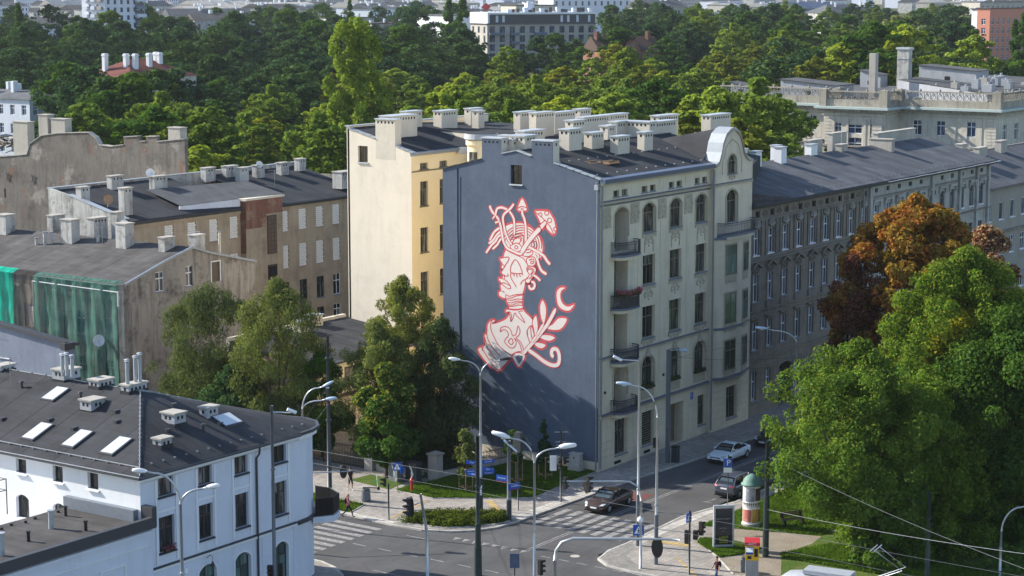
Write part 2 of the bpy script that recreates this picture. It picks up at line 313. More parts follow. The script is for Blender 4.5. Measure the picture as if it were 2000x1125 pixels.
# plane frames: 'Y' wall faces -Y (u = x), 'X' wall faces -X (u = y)
def mp(ax, p0):
    if ax == 'Y': return lambda u, z, d: (u, p0 + d, z)
    return lambda u, z, d: (p0 + d, u, z)
def arc_pts(u0, u1, z0, z1, n=8):
    """arc crown of an opening: from (u0,z0) up to z1 in the middle and down to (u1,z0)"""
    w = (u1 - u0) / 2; h = z1 - z0; r = (w * w + h * h) / (2 * h); cz = z1 - r; a0 = math.asin(min(1, w / r)); c = (u0 + u1) / 2
    return [(c + r * math.sin(-a0 + 2 * a0 * i / n), cz + r * math.cos(-a0 + 2 * a0 * i / n)) for i in range(n + 1)]
def wall(parent, ax, p0, u0, u1, z0, z1, ops, mat, reveal=0.25, name='wall', top=None, dmat=None):
    """wall with real openings; ops: (u0,u1,z0,z1,arch_rise). top: [(u,z)..] outline above z1"""
    f = mp(ax, p0); mb = MB()
    us = sorted({u0, u1} | {o[0] for o in ops} | {o[1] for o in ops}); zs = sorted({z0, z1} | {o[2] for o in ops} | {o[3] for o in ops})
    us = [u for u in us if u0 <= u <= u1]; zs = [z for z in zs if z0 <= z <= z1]
    for i in range(len(us) - 1):
        run = None
        for j in range(len(zs) - 1):
            cu, cz = (us[i] + us[i+1]) / 2, (zs[j] + zs[j+1]) / 2
            hole = any(o[0] < cu < o[1] and o[2] < cz < o[3] for o in ops)
            if not hole: run = (run[0] if run else zs[j], zs[j+1])
            if (hole or j == len(zs) - 2) and run:
                mb.poly([f(us[i], run[0], 0), f(us[i+1], run[0], 0), f(us[i+1], run[1], 0), f(us[i], run[1], 0)]); run = None
    if top:
        for i in range(len(top) - 1):
            (a, za), (b, zb) = top[i], top[i + 1]
            if abs(a - b) > 1e-6: mb.poly([f(a, z1, 0), f(b, z1, 0), f(b, zb, 0), f(a, za, 0)])
    for o in ops:
        a, b, c, d = o[:4]; r = o[4] if len(o) > 4 else 0; rv = o[5] if len(o) > 5 else reveal
        zt = d - r
        mb.poly([f(a, c, 0), f(a, zt, 0), f(a, zt, rv), f(a, c, rv)]); mb.poly([f(b, c, 0), f(b, c, rv), f(b, zt, rv), f(b, zt, 0)])
        mb.poly([f(a, c, 0), f(a, c, rv), f(b, c, rv), f(b, c, 0)])
        if r:
            ap = arc_pts(a, b, zt, d)
            for i in range(len(ap) - 1):
                p, q = ap[i], ap[i + 1]
                mb.poly([f(p[0], p[1], 0), f(q[0], q[1], 0), f(q[0], d, 0), f(p[0], d, 0)])
                mb.poly([f(p[0], p[1], 0), f(p[0], p[1], rv), f(q[0], q[1], rv), f(q[0], q[1], 0)])
        else: mb.poly([f(a, d, 0), f(b, d, 0), f(b, d, rv), f(a, d, rv)])
    return mb.build(name, mat, parent)
_win = {}
def window_meshes(w, h, style, fm, gm):
    key = (round(w, 2), round(h, 2), style, fm, gm)
    if key in _win: return _win[key]
    t = 0.07 if style != 'far' else 0.09; fr = MB(); W = w / 2
    tr = h * 0.66 if style in ('T', 'far', 'TX') else None    # transom height
    fr.box(-W, -0.05, 0, -W + t, 0.02, h); fr.box(W - t, -0.05, 0, W, 0.02, h); fr.box(-W + t, -0.05, 0, W - t, 0.02, t); fr.box(-W + t, -0.05, h - t, W - t, 0.02, h)
    cells = []
    if style == 'S': cells = [(-W + t, W - t, t, h - t)]
    else:
        m = t * 0.55; fr.box(-m, -0.045, t, m, 0.018, h - t)
        if tr: fr.box(-W + t, -0.06, tr - m, -m, 0.015, tr + m * 1.4); fr.box(m, -0.06, tr - m, W - t, 0.015, tr + m * 1.4)
        rows = [(t, tr - m), (tr + m * 1.4, h - t)] if tr else [(t, h - t)]
        for a, b in rows: cells += [(-W + t, -m, a, b), (m, W - t, a, b)]
    panes = []
    for c in cells:
        pm = MB().box(c[0] - 0.004, -0.012, c[2] - 0.004, c[1] + 0.004, 0.012, c[3] + 0.004); panes.append(pm.mesh('pane', gm))
    _win[key] = (fr.mesh('window', fm), panes); return _win[key]
def window(parent, ax, p0, u0, u1, z0, z1, style='T', fm='frameb', gm='glass', rev=0.22, sill=0.0, smat='zincd', name='window', lab=None):
    f = mp(ax, p0); w = u1 - u0; h = z1 - z0; me, panes = window_meshes(w, h, style, M[fm], M[gm])
    loc = Vector(f((u0 + u1) / 2, z0, rev)) - wloc(parent)
    o = link_mesh(name, me, parent, loc, (0, 0, 0 if ax == 'Y' else R(-90)))
    for p in panes: link_mesh('pane', p, o)
    if sill:
        key = ('sill', round(w, 2), sill, rev, smat)
        if key not in _win:
            W = w / 2; _win[key] = MB().extr([(-W - 0.1, -rev - sill, -0.09), (W + 0.1, -rev - sill, -0.09), (W + 0.1, -rev + 0.0, -0.03), (-W - 0.1, -rev, -0.03)], (0, 0, 0.05)).mesh('sill', M[smat])
        link_mesh('sill', _win[key], o)
    if lab: o['label'] = lab
    return o
def slab(parent, name, pts, th, mat, **k):
    """sloping slab: quad/polygon pts (top side), thickness down"""
    return MB().extr(pts, (0, 0, -th)).build(name, mat, parent, **k)
def sheets(parent, a, b, c, d, n, mat, name='roof_sheet', th=0.03, step=0.008):
    """roof slope a-b (eave) to d-c (ridge) covered by n strips side by side, each a piece of its own"""
    a, b, c, d = map(Vector, (a, b, c, d)); key = None
    for i in range(n):
        t0, t1 = i / n, (i + 1) / n - 0.012 / n; lift = step * (i % 2)
        p = [a.lerp(b, t0), a.lerp(b, t1), d.lerp(c, t1), d.lerp(c, t0)]; p = [q + Vector((0, 0, lift + 0.035)) for q in p]
        MB().extr(p, (0, 0, -th)).build(name, mat, parent)
def chimney(parent, x0, y0, x1, y1, z0, z1, mat='chim', holes='XY', cap='capm', step=0.42):
    """chimney stack: stack > flue openings, cap"""
    st = MB().box(x0, y0, z0, x1, y1, z1).build('chimney', M[mat], parent)
    c = MB(); c.extr([(x0 - .09, y0 - .09, z1 + .003), (x1 + .09, y0 - .09, z1 + .003), (x1 + .09, y1 + .09, z1 + .003), (x0 - .09, y1 + .09, z1 + .003)], (0, 0, 0.10)); c.build('chimney_cap', M[cap], st)
    hb = MB()
    if 'Y' in holes:
        n = max(1, int((x1 - x0 - 0.15) / step)); 
        for i in range(n): x = (x0 + x1) / 2 + (i - (n - 1) / 2) * step; hb.box(x - .09, y0 - .006, z1 - .34, x + .09, y0 + .03, z1 - .13)
    if 'X' in holes:
        n = max(1, int((y1 - y0 - 0.15) / step))
        for i in range(n): y = (y0 + y1) / 2 + (i - (n - 1) / 2) * step; hb.box(x0 - .006, y - .09, z1 - .34, x0 + .03, y + .09, z1 - .13)
    if hb.v: hb.build('flue_openings', M['dark'], st, kind='stuff')
    b = MB().box(x0 - .05, y0 - .05, z0, x1 + .05, y1 + .05, z0 + 0.45 if False else z0 + 0.02); return st
TS = bpy.data.scenes.new('workshop')
def tmp_dg(o):
    TS.collection.objects.link(o); vl = TS.view_layers[0]; vl.update(); return vl.depsgraph
def text(parent, s, size, loc, rot, mat, name='lettering', ext=0.004, align='CENTER', world=False):
    c = bpy.data.curves.new(name, 'FONT'); c.body = s; c.size = size; c.extrude = ext; c.align_x = align; c.align_y = 'CENTER'; c.resolution_u = 2; c.space_character = 1.05
    o = bpy.data.objects.new(name, c); dg = tmp_dg(o); me = bpy.data.meshes.new_from_object(o.evaluated_get(dg)); me.materials.clear(); me.materials.append(mat); bpy.data.objects.remove(o); bpy.data.curves.remove(c)
    q = link_mesh(name, me, parent, loc, rot)
    if world and parent: q.location = Vector(loc) - wloc(parent)
    return q
# ================================================================== ground, roads, pavements
def smooth01(t): t = max(0.0, min(1.0, t)); return t * t * (3 - 2 * t)
def terr(x, y):
    d = (x - CAM[0]) * 0.821 + (y - CAM[1]) * 0.571
    return -0.05 + 11.0 * smooth01((d - 260) / 520) + 14.0 * smooth01((d - 800) / 2600) + 9.5 * smooth01((d - 3200) / 6000)
def site(u, D):
    """point of the town at lateral pixel-angle u and distance D"""
    l = (u - 1000) / 3889.0 * D; return (CAM[0] + 0.82115 * D + 0.57071 * l, CAM[1] + 0.57071 * D - 0.82115 * l)
g = MB(); ds = [-60, 0, 60, 120, 180, 230, 260] + list(range(300, 900, 40)) + [950, 1050, 1200, 1400, 1700, 2100, 2600, 3200, 4000, 5200, 7000, 9500]; ls = [-0.6, -0.4, -0.25, -0.12, 0, 0.12, 0.25, 0.4, 0.6]
for d in ds:
    for l in ls:
        w = l * (abs(d) + 260); x = CAM[0] + 0.82115 * d + 0.57071 * w; y = CAM[1] + 0.57071 * d - 0.82115 * w; g.v.append((x, y, terr(x, y) - 0.05))
nl = len(ls)
for i in range(len(ds) - 1):
    for j in range(nl - 1): g.f.append((i*nl+j, i*nl+j+1, (i+1)*nl+j+1, (i+1)*nl+j)); g.mi.append(0)
struct('ground', g, M['ground'], smooth=True)
def sheet(name, pts, z, mat, th=None, parent=None, kind='structure'):
    mb = MB()
    if th: mb.prism(pts, z - th, z)
    else: mb.poly([(p[0], p[1], z) for p in pts])
    return mb.build(name, mat, parent, kind=kind)
road = sheet('road', [(-31.4, 120), (-31.4, 3), (-33.2, -1.3), (-36, -4.2), (-40, -5.2), (-120, -5.2), (-120, -70), (-20.9, -70), (-20.9, -16), (-19.5, -12.3), (95, -13.9), (95, -3.6), (-15, -2.8), (-20.5, 0.5), (-20.9, 10), (-20.9, 120)], 0.0, M['asphalt'])
NK = [(-21.1, 90), (-21.1, 10.0), (-21.45, 6.4), (-21.65, 3.8), (-21.5, 1.2), (-20.7, -0.7), (-19.4, -2.05), (-18.0, -2.8), (-15.75, -3.12), (-9.9, -3.25), (0, -3.5), (9.4, -4.3), (90, -5.0)]
SK = [(90, -13.6), (-1.85, -13.3), (-4.3, -12.75), (-7.8, -12.1), (-11.6, -12.3), (-15.7, -12.55), (-18.4, -12.45), (-20.5, -12.95), (-21.5, -14.3), (-21.8, -16.3), (-21.9, -60)]
BK = [(-31.5, 90), (-31.5, 3.2), (-31.55, 1.9), (-32.1, 0.3), (-33.15, -1.24), (-35.5, -3.6), (-39, -4.8), (-110, -5.0)]
def off(line, w):
    r = []
    for i, p in enumerate(line):
        a = line[max(0, i-1)]; b = line[min(len(line)-1, i+1)]; dx, dy = b[0]-a[0], b[1]-a[1]; l = math.hypot(dx, dy); r.append((p[0]-dy/l*w, p[1]+dx/l*w))
    return r
def strip(name, line, w0, w1, z, th, mat, parent=None, kind='structure'):
    a, b = off(line, w0), off(line, w1); mb = MB()
    for i in range(len(line) - 1): mb.prism([a[i], a[i+1], b[i+1], b[i]], z - th, z)
    return mb.build(name, mat, parent, kind=kind)
sheet('pavement', NK + [(90, -0.02), (0, -0.02), (-0.02, 0), (-0.02, 14), (-8.6, 15.2), (-9.4, 16), (-9.4, 90)], 0.10, M['pave'], 0.3)
sheet('pavement', SK + [(90, -60)], 0.10, M['pave'], 0.3)
sheet('pavement', BK + [(-110, 40), (-60, 90)], 0.10, M['pave'], 0.3)
strip('kerb', NK, -0.02, 0.16, 0.118, 0.3, M['kerb']); strip('kerb', SK, -0.02, 0.16, 0.118, 0.3, M['kerb']); strip('kerb', BK, -0.16, 0.02, 0.118, 0.3, M['kerb'])
strip('pavement_border', NK[2:9], 0.17, 0.55, 0.106, 0.02, M['cobble'])
sheet('yard', [(-9.3, 15.5), (-0.2, 14.2), (-0.1, 60), (13.5, 60), (13.5, 90), (-9.3, 90)], 0.104, M['yard'])
# pale slabs at the crossings, tactile strips, cobbled corner
sheet('crossing_slabs', [(-15.3, -2.95), (-9.7, -3.05), (-4.5, -3.2), (-4.5, -2.3), (-9.7, -2.15), (-15.3, -2.05)], 0.108, M['slabl'])
sheet('crossing_slabs', [(-15.6, -12.75), (-10.6, -12.45), (-4.6, -12.95), (-4.6, -13.6), (-10.6, -13.35), (-15.6, -13.6)], 0.108, M['slabl'])
sheet('crossing_slabs', [(-21.25, 9.8), (-21.5, 3.9), (-20.9, 3.9), (-20.6, 9.8)], 0.108, M['slabl'])
sheet('tactile_strip', [(-15.9, -1.9), (-15.3, -1.95), (-11.8, 2.0), (-12.4, 2.1)], 0.112, M['slaby'])
sheet('tactile_strip', [(-20.6, 5.0), (-20.0, 4.9), (-14.6, 5.6), (-15.2, 5.8)], 0.112, M['slaby'])
sheet('tactile_strip', [(-17.6, -17.4), (-17.0, -17.0), (-20.3, -20.6), (-20.9, -20.9)], 0.112, M['slaby'])
sheet('tactile_strip', [(-14.9, -13.7), (-14.3, -13.7), (-13.9, -16.4), (-14.6, -16.6)], 0.112, M['slaby'])
sheet('cobbled_corner', [(-20.35, -13.2), (-18.4, -12.8), (-15.9, -12.85), (-16.8, -13.6), (-18.6, -14.0), (-20.0, -15.5), (-20.6, -17.6), (-21.55, -16.5), (-21.3, -14.4)], 0.109, M['cobble'])
sheet('bicycle_path', [(-20.6, 10.6), (-20.6, 90), (-18.4, 90), (-18.4, 9.2)], 0.107, M['pave2'])
# lawns with real edging
GT = [(-13.7, 9.6), (-11.7, 9.5), (-10.1, 9.0), (-9.2, 8.9), (-0.1, 7.4), (-0.1, 0.25), (-5.0, 0.1), (-9.5, -0.3), (-10.8, 1.2), (-14.0, 5.85)]
GL = [(-18.0, 90), (-18.0, 14.9), (-18.4, 8.9), (-20.8, 8.3), (-20.95, 12), (-20.95, 90)]
GS = [(-20.95, 3.8), (-20.2, 0.1), (-18.9, -1.3), (-17.6, -2.2), (-16.0, -2.6), (-15.0, -1.7), (-15.7, 0.2), (-17.9, 3.3)]
GP = [(-9.4, -14.4), (-5, -14.6), (85, -15.5), (85, -60), (-9, -60), (-12.8, -22.6), (-9.0, -23.2), (-6.9, -22.9), (-8.1, -18.4)]
GC = [(-13.3, -16.6), (-12.3, -16.2), (-11.6, -17.9), (-12.1, -20.9), (-14.2, -20.4), (-15.6, -19.6)]
GR = [(-13.6, -23.2), (-12.3, -22.4), (-8.2, -24.2), (-8.0, -60), (-15, -60), (-17.2, -25.0)]
dirt = sheet('dirt_path', [(-13.3, -16.2), (-9.0, -16.0), (-6.4, -19.5), (-5.0, -23.5), (-9, -25), (-17.5, -26), (-18.4, -22.0), (-15.0, -19.0)], 0.108, M['dirt'])
for q, zz in ((GT, 0.13), (GL, 0.13), (GS, 0.15), (GC, 0.116), (GR, 0.121), (GP, 0.118), ([(-13.8, 10.2), (-13.2, 14.6), (-10.9, 14.4), (-11.1, 10.6)], 0.12)): sheet('lawn', q, zz, M['grass'])
for q in (GT[:1] + GT[::-1][:5], GL[1:4], [(-12.4, -16.0), (-15.9, -19.7), (-18.5, -22.2)], [(-9.2, -16.0), (-6.4, -19.4), (-5.0, -23.5)]): strip('edging', q, -0.05, 0.06, 0.15, 0.1, M['kerb'])
strip('edging', GS + GS[:1], -0.1, 0.08, 0.16, 0.1, M['kerb'])
# painted markings, parts of the road
def mark(pts, z=0.004): sheet('road_marking', pts, z, M['paint'], None, road, None)
def stripe(x0, y0, x1, y1, w=0.12):
    dx, dy = x1-x0, y1-y0; l = math.hypot(dx, dy); nx, ny = -dy/l*w/2, dx/l*w/2; mark([(x0+nx, y0+ny), (x1+nx, y1+ny), (x1-nx, y1-ny), (x0-nx, y0-ny)])
for i in range(9): y = -4.15 - i * 1.045; sheet('zebra_stripe', [(-15.2 - i*0.06, y - .27), (-10.5 - i*0.02, y - .27), (-10.5 - i*0.02, y + .27), (-15.2 - i*0.06, y + .27)], 0.004, M['paint'], None, road, None)
for i in range(9): x = -22.9 - i * 1.02; sheet('zebra_stripe', [(x - .27, 3.85), (x + .27, 3.85), (x + .27, 8.2), (x - .27, 8.2)], 0.004, M['paint'], None, road, None)
for i in range(9): y = 2.6 - i * 2.25; stripe(-26.75, y + .57, -26.78, y - .57)
for i in range(8): y = -2.0 - i * 0.81; mark([(-21.4, y + .3), (-21.4, y - .3), (-22.1, y)])
stripe(-21.5, -7.62, -15.6, -7.55, .1); stripe(-21.5, -7.86, -15.6, -7.8, .1); stripe(-10.2, -7.6, 80, -8.7, .1); stripe(-10.2, -7.86, 80, -9.0, .1)
for i in range(7): stripe(-21.9 - i * 0.0, -9.3 - i * 0.9 * 1.6, -21.9, -9.3 - i * 1.44 - 0.8, .12)
stripe(-2.9, -11.2, -2.3, -11.5); stripe(-2.2, -11.5, -1.6, -11.5); stripe(-1.2, -11.6, -0.3, -11.65); stripe(-2.9, -11.15, -2.9, -11.9)
stripe(-23.0, -0.6, -23.0, 1.4, .1); stripe(-31.0, -2.0, -31.0, -50, .1); stripe(-24.6, 9, -24.6, 60, .1); stripe(-28.5, 9, -28.5, 60, .1); stripe(-21.0, 18.0, -21.0, 18.1)
for y in (-30, -22, -14, -36): stripe(-26.7, y, -26.7, y - 3, .12)
sheet('red_lane_patch', [(-5.9, -4.9), (-5.9, -7.2), (-3.3, -7.2), (-3.3, -4.9)], 0.006, flat('red_asphalt', (0.13, 0.05, 0.045), 0.9), None, road, None)
for x, y, r in ((-20.6, -11.2, .33), (-19.0, -14.7, .3), (-12.5, -5.3, .3)):
    mc = MB().cyl(x, y, 0.0, 0.008, r, seg=20).build('manhole_cover', M['concrete'], road)

# ================================================================== main tenement with the mural
B = thing('tenement_house', 'cream tenement whose windowless blue-grey side wall carries a tall painted figure', 'apartment building', (0, 0, 0))
GW = (7.36, 8.46, 22.6, 24.15)      # attic window of the gable
pts = [(15.25, 23.45), (11.3, 24.45), (11.28, 26.15), (9.4, 26.15), (9.38, 24.95), (7.95, 25.25), (6.45, 24.9), (6.4, 26.15), (4.42, 26.15), (4.42, 24.5), (0.0, 23.35)]
wall(B, 'X', 0.0, 0.0, 15.25, 0.9, 22.6, [(0, 0, 0, 0)][:0], M['mural'], name='mural_wall')
def gz(y):
    P = [(0, 23.35), (4.42, 24.5), (6.45, 24.9), (7.95, 25.25), (9.38, 24.95), (11.3, 24.45), (15.25, 23.45)]
    for (a, za), (b, zb) in zip(P, P[1:]):
        if a <= y <= b: return za + (zb - za) * (y - a) / (b - a)
mb = MB()
for a, b in ((0, 4.42), (4.42, 6.45), (6.45, GW[0]), (GW[1], 9.38), (9.38, 11.3), (11.3, 15.25)):
    mb.poly([(0, a, 22.6), (0, b, 22.6), (0, b, gz(b)), (0, a, gz(a))])
mb.poly([(0, GW[0], GW[3]), (0, GW[1], GW[3]), (0, GW[1], gz(GW[1])), (0, 7.95, 25.25), (0, GW[0], gz(GW[0]))])
a, b, c, d = GW
for q in ([(0,a,c),(0,a,d),(.3,a,d),(.3,a,c)], [(0,b,c),(.3,b,c),(.3,b,d),(0,b,d)], [(0,a,d),(0,b,d),(.3,b,d),(.3,a,d)], [(0,a,c),(.3,a,c),(.3,b,c),(0,b,c)]): mb.poly(q)
mb.build('gable_wall', M['mural'], B)
MB().box(-0.06, -0.0, 0, 0.0, 15.3, 0.9).build('plinth', M['cream'], B)
window(B, 'X', 0, a, b, c, d, 'T', 'framed', 'glass', 0.28, 0.12, 'zinc')
# gable chimneys painted like the wall on the front side
for (ya, yb) in ((9.4, 11.28), (4.42, 6.4)):
    s = MB().box(-0.004, ya, gz((ya+yb)/2) - .6, 0.048, yb, 26.15).build('chimney_front', M['mural'], B)
    st = chimney(B, 0.05, ya, 0.95, yb, 23.5, 26.15)
    hb = MB()
    for k in range(4): y = ya + .35 + k * .4; hb.box(-0.01, y - .1, 25.82, 0.02, y + .1, 25.98)
    hb.build('flue_openings', M['dark'], s, kind='stuff')
# verge flashings of the gable: separate metal sheets
def verge(x0, x1, P, n, mat):
    (a, za), (b, zb) = P
    for i in range(n):
        t0, t1 = i / n, (i + 1) / n - .02; l = 0.015 * (i % 2)
        q = [(a + (b-a)*t, za + (zb-za)*t + .09 + l) for t in (t0, t1)]
        MB().extr([(x0, q[0][0], q[0][1]), (x1, q[0][0], q[0][1]), (x1, q[1][0], q[1][1]), (x0, q[1][0], q[1][1])], (0, 0, -.08)).build('verge_flashing', mat, B)
verge(-.08, .45, [(-0.1, 23.35), (4.4, 24.5)], 7, M['zinc']); verge(-.08, .4, [(6.5, 24.9), (7.95, 25.27)], 2, M['zinc']); verge(-.08, .4, [(7.95, 25.27), (9.36, 24.95)], 2, M['zinc']); verge(-.1, .4, [(11.32, 24.45), (15.5, 23.4)], 5, M['dmet'])
# street front
fr = []
atw = [(1.99, 2.84), (3.26, 4.12), (6.29, 7.18), (7.60, 8.45), (10.6, 11.44), (11.86, 12.71), (14.89, 15.71), (16.14, 16.97)]
for a, b in atw: fr.append((a, b, 21.86, 22.38))
cols = [(6.5, 8.45), (10.8, 12.72), (15.1, 17.0)]
for a, b in cols: fr += [(a, b, 18.56, 20.95, .45, .3), (a, b, 14.3, 16.72, 0, .3), (a, b, 9.9, 12.52, 0, .3), (a, b, 5.72, 8.42, .75, .3)]
fr += [(2.2, 4.25, 17.5, 20.98, .5, 1.3), (2.2, 4.25, 13.2, 16.9, 0, 1.3), (2.2, 4.25, 8.95, 12.6, 0, 1.3), (2.2, 4.25, 4.65, 8.5, .8, 1.3)]
fr += [(2.45, 4.3, 0.95, 3.85, 0, .35), (6.65, 8.55, 0.9, 3.75, 0, .35), (11.3, 13.4, 0.12, 3.65, 0, .9), (15.9, 17.2, 0.95, 3.6, 0, .3)]
wall(B, 'Y', 0.0, 0.0, 17.6, 0.1, 23.1, fr, M['cream'], 0.3, 'street_wall')
for a, b in atw: window(B, 'Y', 0, a, b, 21.86, 22.38, 'H', 'frameb', 'glass', .24, .06, 'cream2' if False else 'zincd')
for a, b in cols:
    window(B, 'Y', 0, a, b, 18.56, 20.95, 'T', 'frameb', 'glass', .26, .14); window(B, 'Y', 0, a, b, 14.3, 16.72, 'T', 'frameb', 'glass', .26, .14)
    window(B, 'Y', 0, a, b, 9.9, 12.52, 'T', 'frameb', 'glass', .26, .14); window(B, 'Y', 0, a, b, 5.72, 8.42, 'T', 'frameb', 'glass', .26, .14)
for z0, z1 in ((17.5, 20.98), (13.2, 16.9), (8.95, 12.6), (4.65, 8.5)):
    window(B, 'Y', 0, 2.2, 4.25, z0, z1, 'T', 'frameb', 'glass', 1.2, 0, name='balcony_door')
window(B, 'Y', 0, 2.45, 4.3, .95, 3.85, 'T', 'frameb', 'glass', .32, .1); window(B, 'Y', 0, 15.9, 17.2, .95, 3.6, 'T', 'frameb', 'glass', .28, .1)
w0 = window(B, 'Y', 0, 6.65, 8.55, .9, 3.75, 'S', 'frameb', 'glass', .32, .1)
for i in range(13): MB().box(6.75, .2, 1.05 + i * .2, 8.45, .26, 1.13 + i * .2).build('shutter_slat', M['frameb'], B)
dd = MB().box(11.32, .85, .12, 13.38, .9, 3.64).build('entrance_door', M['door'], B)
for k in range(2): MB().box(11.4 + k * 1.02, .82, .2, 12.32 + k * 1.02, .85, 3.3).build('door_leaf', M['door'], dd)
# rusticated ground floor: stone courses, each a block of its own
def courses(parent, ax, p0, u0, u1, zs, ops, mat, d=0.035, gap=0.03, name='stone_course'):
    f = mp(ax, p0)
    for z0, z1 in zs:
        us = [u0, u1]; bl = []
        for o in ops:
            if o[2] < z1 - .02 and o[3] > z0 + .02: bl.append((o[0], o[1]))
        bl.sort(); cur = u0
        for a, b in bl + [(u1, u1)]:
            if a - cur > .15:
                m = MB(); A = f(cur, z0 + gap/2, -d); Bq = f(a, z1 - gap/2, -0.001); m.box(*A, *Bq); m.build(name, mat, parent)
            cur = max(cur, b)
gops = [(2.35, 4.4, .9, 3.95), (6.55, 8.65, .85, 3.9), (11.2, 13.5, 0, 3.7), (15.8, 17.3, .9, 3.7)]
courses(B, 'Y', 0, 0.25, 17.4, [(.55 + i * .6, 1.15 + i * .6) for i in range(6)], gops, M['cream'])
# string courses, each with a metal sheet on top
def belt(parent, ax, p0, u0, u1, z, d=.22, h=.22, mat='cream2', sheetm='slate', name='string_course'):
    f = mp(ax, p0); b = MB().box(*f(u0, z - h, -d * .6), *f(u1, z, -.002)).build(name, M[mat], parent)
    MB().extr([f(u0, z + .06, -.001), f(u1, z + .06, -.001), f(u1, z + .005, -d), f(u0, z + .005, -d)], (0, 0, -.03)).build('sheet_metal_cover', M[sheetm], b)
for z, d in ((21.62, .22), (9.2, .2), (4.62, .34)): belt(B, 'Y', 0, 0.05, 17.45, z, d)
belt(B, 'Y', 0, 0.05, 17.45, 21.3, .1, .08)
# frieze panels, window frames and reliefs
def frame_around(parent, ax, p0, u0, u1, z0, z1, t, d, mat, name='window_surround', rise=0):
    f = mp(ax, p0); m = MB(); zt = z1 - rise
    m.box(*f(u0 - t, z0, -d), *f(u0 - .001, zt, -.001)); m.box(*f(u1 + .001, z0, -d), *f(u1 + t, zt, -.001))
    if not rise: m.box(*f(u0 - t, z1 + .001, -d), *f(u1 + t, z1 + t, -.001))
    else:
        ip = arc_pts(u0, u1, zt, z1); op = arc_pts(u0 - t, u1 + t, zt, z1 + t)
        for i in range(len(ip) - 1):
            a, b, c, e = ip[i], ip[i+1], op[i+1], op[i]
            m.add([f(a[0], a[1]+.002, -d), f(b[0], b[1]+.002, -d), f(c[0], c[1], -d), f(e[0], e[1], -d), f(c[0], c[1], 0), f(e[0], e[1], 0)], [(0,1,2,3), (3,2,4,5)])
    return m.build(name, M[mat], parent)
def scroll(parent, ax, p0, u, z, w, h, mat='cream2', seedv=1, name='relief_ornament', d=.07):
    """small stucco relief: leaves and a shield"""
    f = mp(ax, p0); m = MB(); rr = random.Random(seedv)
    def blob(cu, cz, ru, rz):
        n = 8; ring = [f(cu + ru*math.cos(2*math.pi*k/n), cz + rz*math.sin(2*math.pi*k/n), -.002) for k in range(n)]; ring2 = [f(cu + ru*.55*math.cos(2*math.pi*k/n), cz + rz*.55*math.sin(2*math.pi*k/n), -d) for k in range(n)]
        m.add(ring + ring2, [(k, (k+1)%n, n+(k+1)%n, n+k) for k in range(n)] + [tuple(range(n, 2*n))])
    blob(u, z, w * .17, h * .3)
    for k in (-1, 1):
        blob(u + k*w*.3, z + h*.16, w*.15, h*.16); blob(u + k*w*.32, z - h*.2, w*.12, h*.14); blob(u + k*w*.14, z + h*.38, w*.08, h*.1); blob(u + k*w*.43, z - h*.02, w*.07, h*.12)
    blob(u, z - h*.42, w*.09, h*.12)
    return m.build(name, M[mat], parent)
pan = [(0.35, 1.6), (4.6, 5.9), (8.9, 10.2), (13.2, 14.5)]
for i, (a, b) in enumerate(pan):
    MB().box(a, -.05, 19.5, b, -.001, 21.15).build('frieze_panel', M['cream2'], B); scroll(B, 'Y', -.05, (a+b)/2, 20.35, 1.3, 1.5, seedv=i)
    MB().box(a + .15, -.03, 21.95, b - .25, -.001, 22.75).build('attic_panel', M['cream'], B)
for a, b in cols + [(2.2, 4.25)]:
    frame_around(B, 'Y', 0, a, b, 18.56, 20.97, .14, .05, 'cream2', rise=.47)
    for z0, z1 in ((14.3, 16.72), (9.9, 12.52)):
        if a != 2.2: frame_around(B, 'Y', 0, a, b, z0, z1, .13, .04, 'cream')
    frame_around(B, 'Y', 0, a, b, 5.72, 8.44, .16, .07, 'cream2', rise=.77)
    c = (a + b) / 2
    MB().extr([(c-.22, -.12, 8.35), (c+.22, -.12, 8.35), (c+.3, -.12, 8.75), (c, -.12, 9.0), (c-.3, -.12, 8.75)], (0, .118, 0)).build('keystone', M['cream2'], B)
for i, (a, b) in enumerate(cols):
    for z in (18.0, 13.6, 9.55): scroll(B, 'Y', 0, (a+b)/2, z - .12, 1.5, .95, seedv=i+9)
    for z, w in ((18.4, 1), (14.14, 1), (9.74, 1)): MB().box(a - .1, -.1, z - .22, b + .1, -.002, z).build('window_apron', M['cream2'], B)
    MB().box(a, -.06, 4.85, b, -.002, 5.5).build('window_apron', M['cream2'], B)
    for u in (a + .25, b - .35):
        for z in (17.1, ): MB().box(u, -.05, 16.95, u + .1, -.002, 17.9).build('relief_band', M['cream2'], B)
# flat pilaster strips between the bays
for x in (0.12, 5.75, 9.3, 13.6):
    for z0, z1 in ((4.95, 8.9), (9.35, 19.4)): MB().box(x, -.03, z0, x + .5, -.001, z1).build('pilaster', M['cream'], B)
# eaves: blue flashed gutter band, cornice
MB().extr([(0.0, -.45, 23.08), (0.0, -.5, 23.42), (0.0, 0.1, 23.5), (0.0, 0.1, 23.06)], (17.6, 0, 0)).build('eaves_fascia', M['slate'], B)
MB().box(0.02, -.25, 22.92, 17.55, -.001, 23.06).build('cornice', M['cream2'], B)
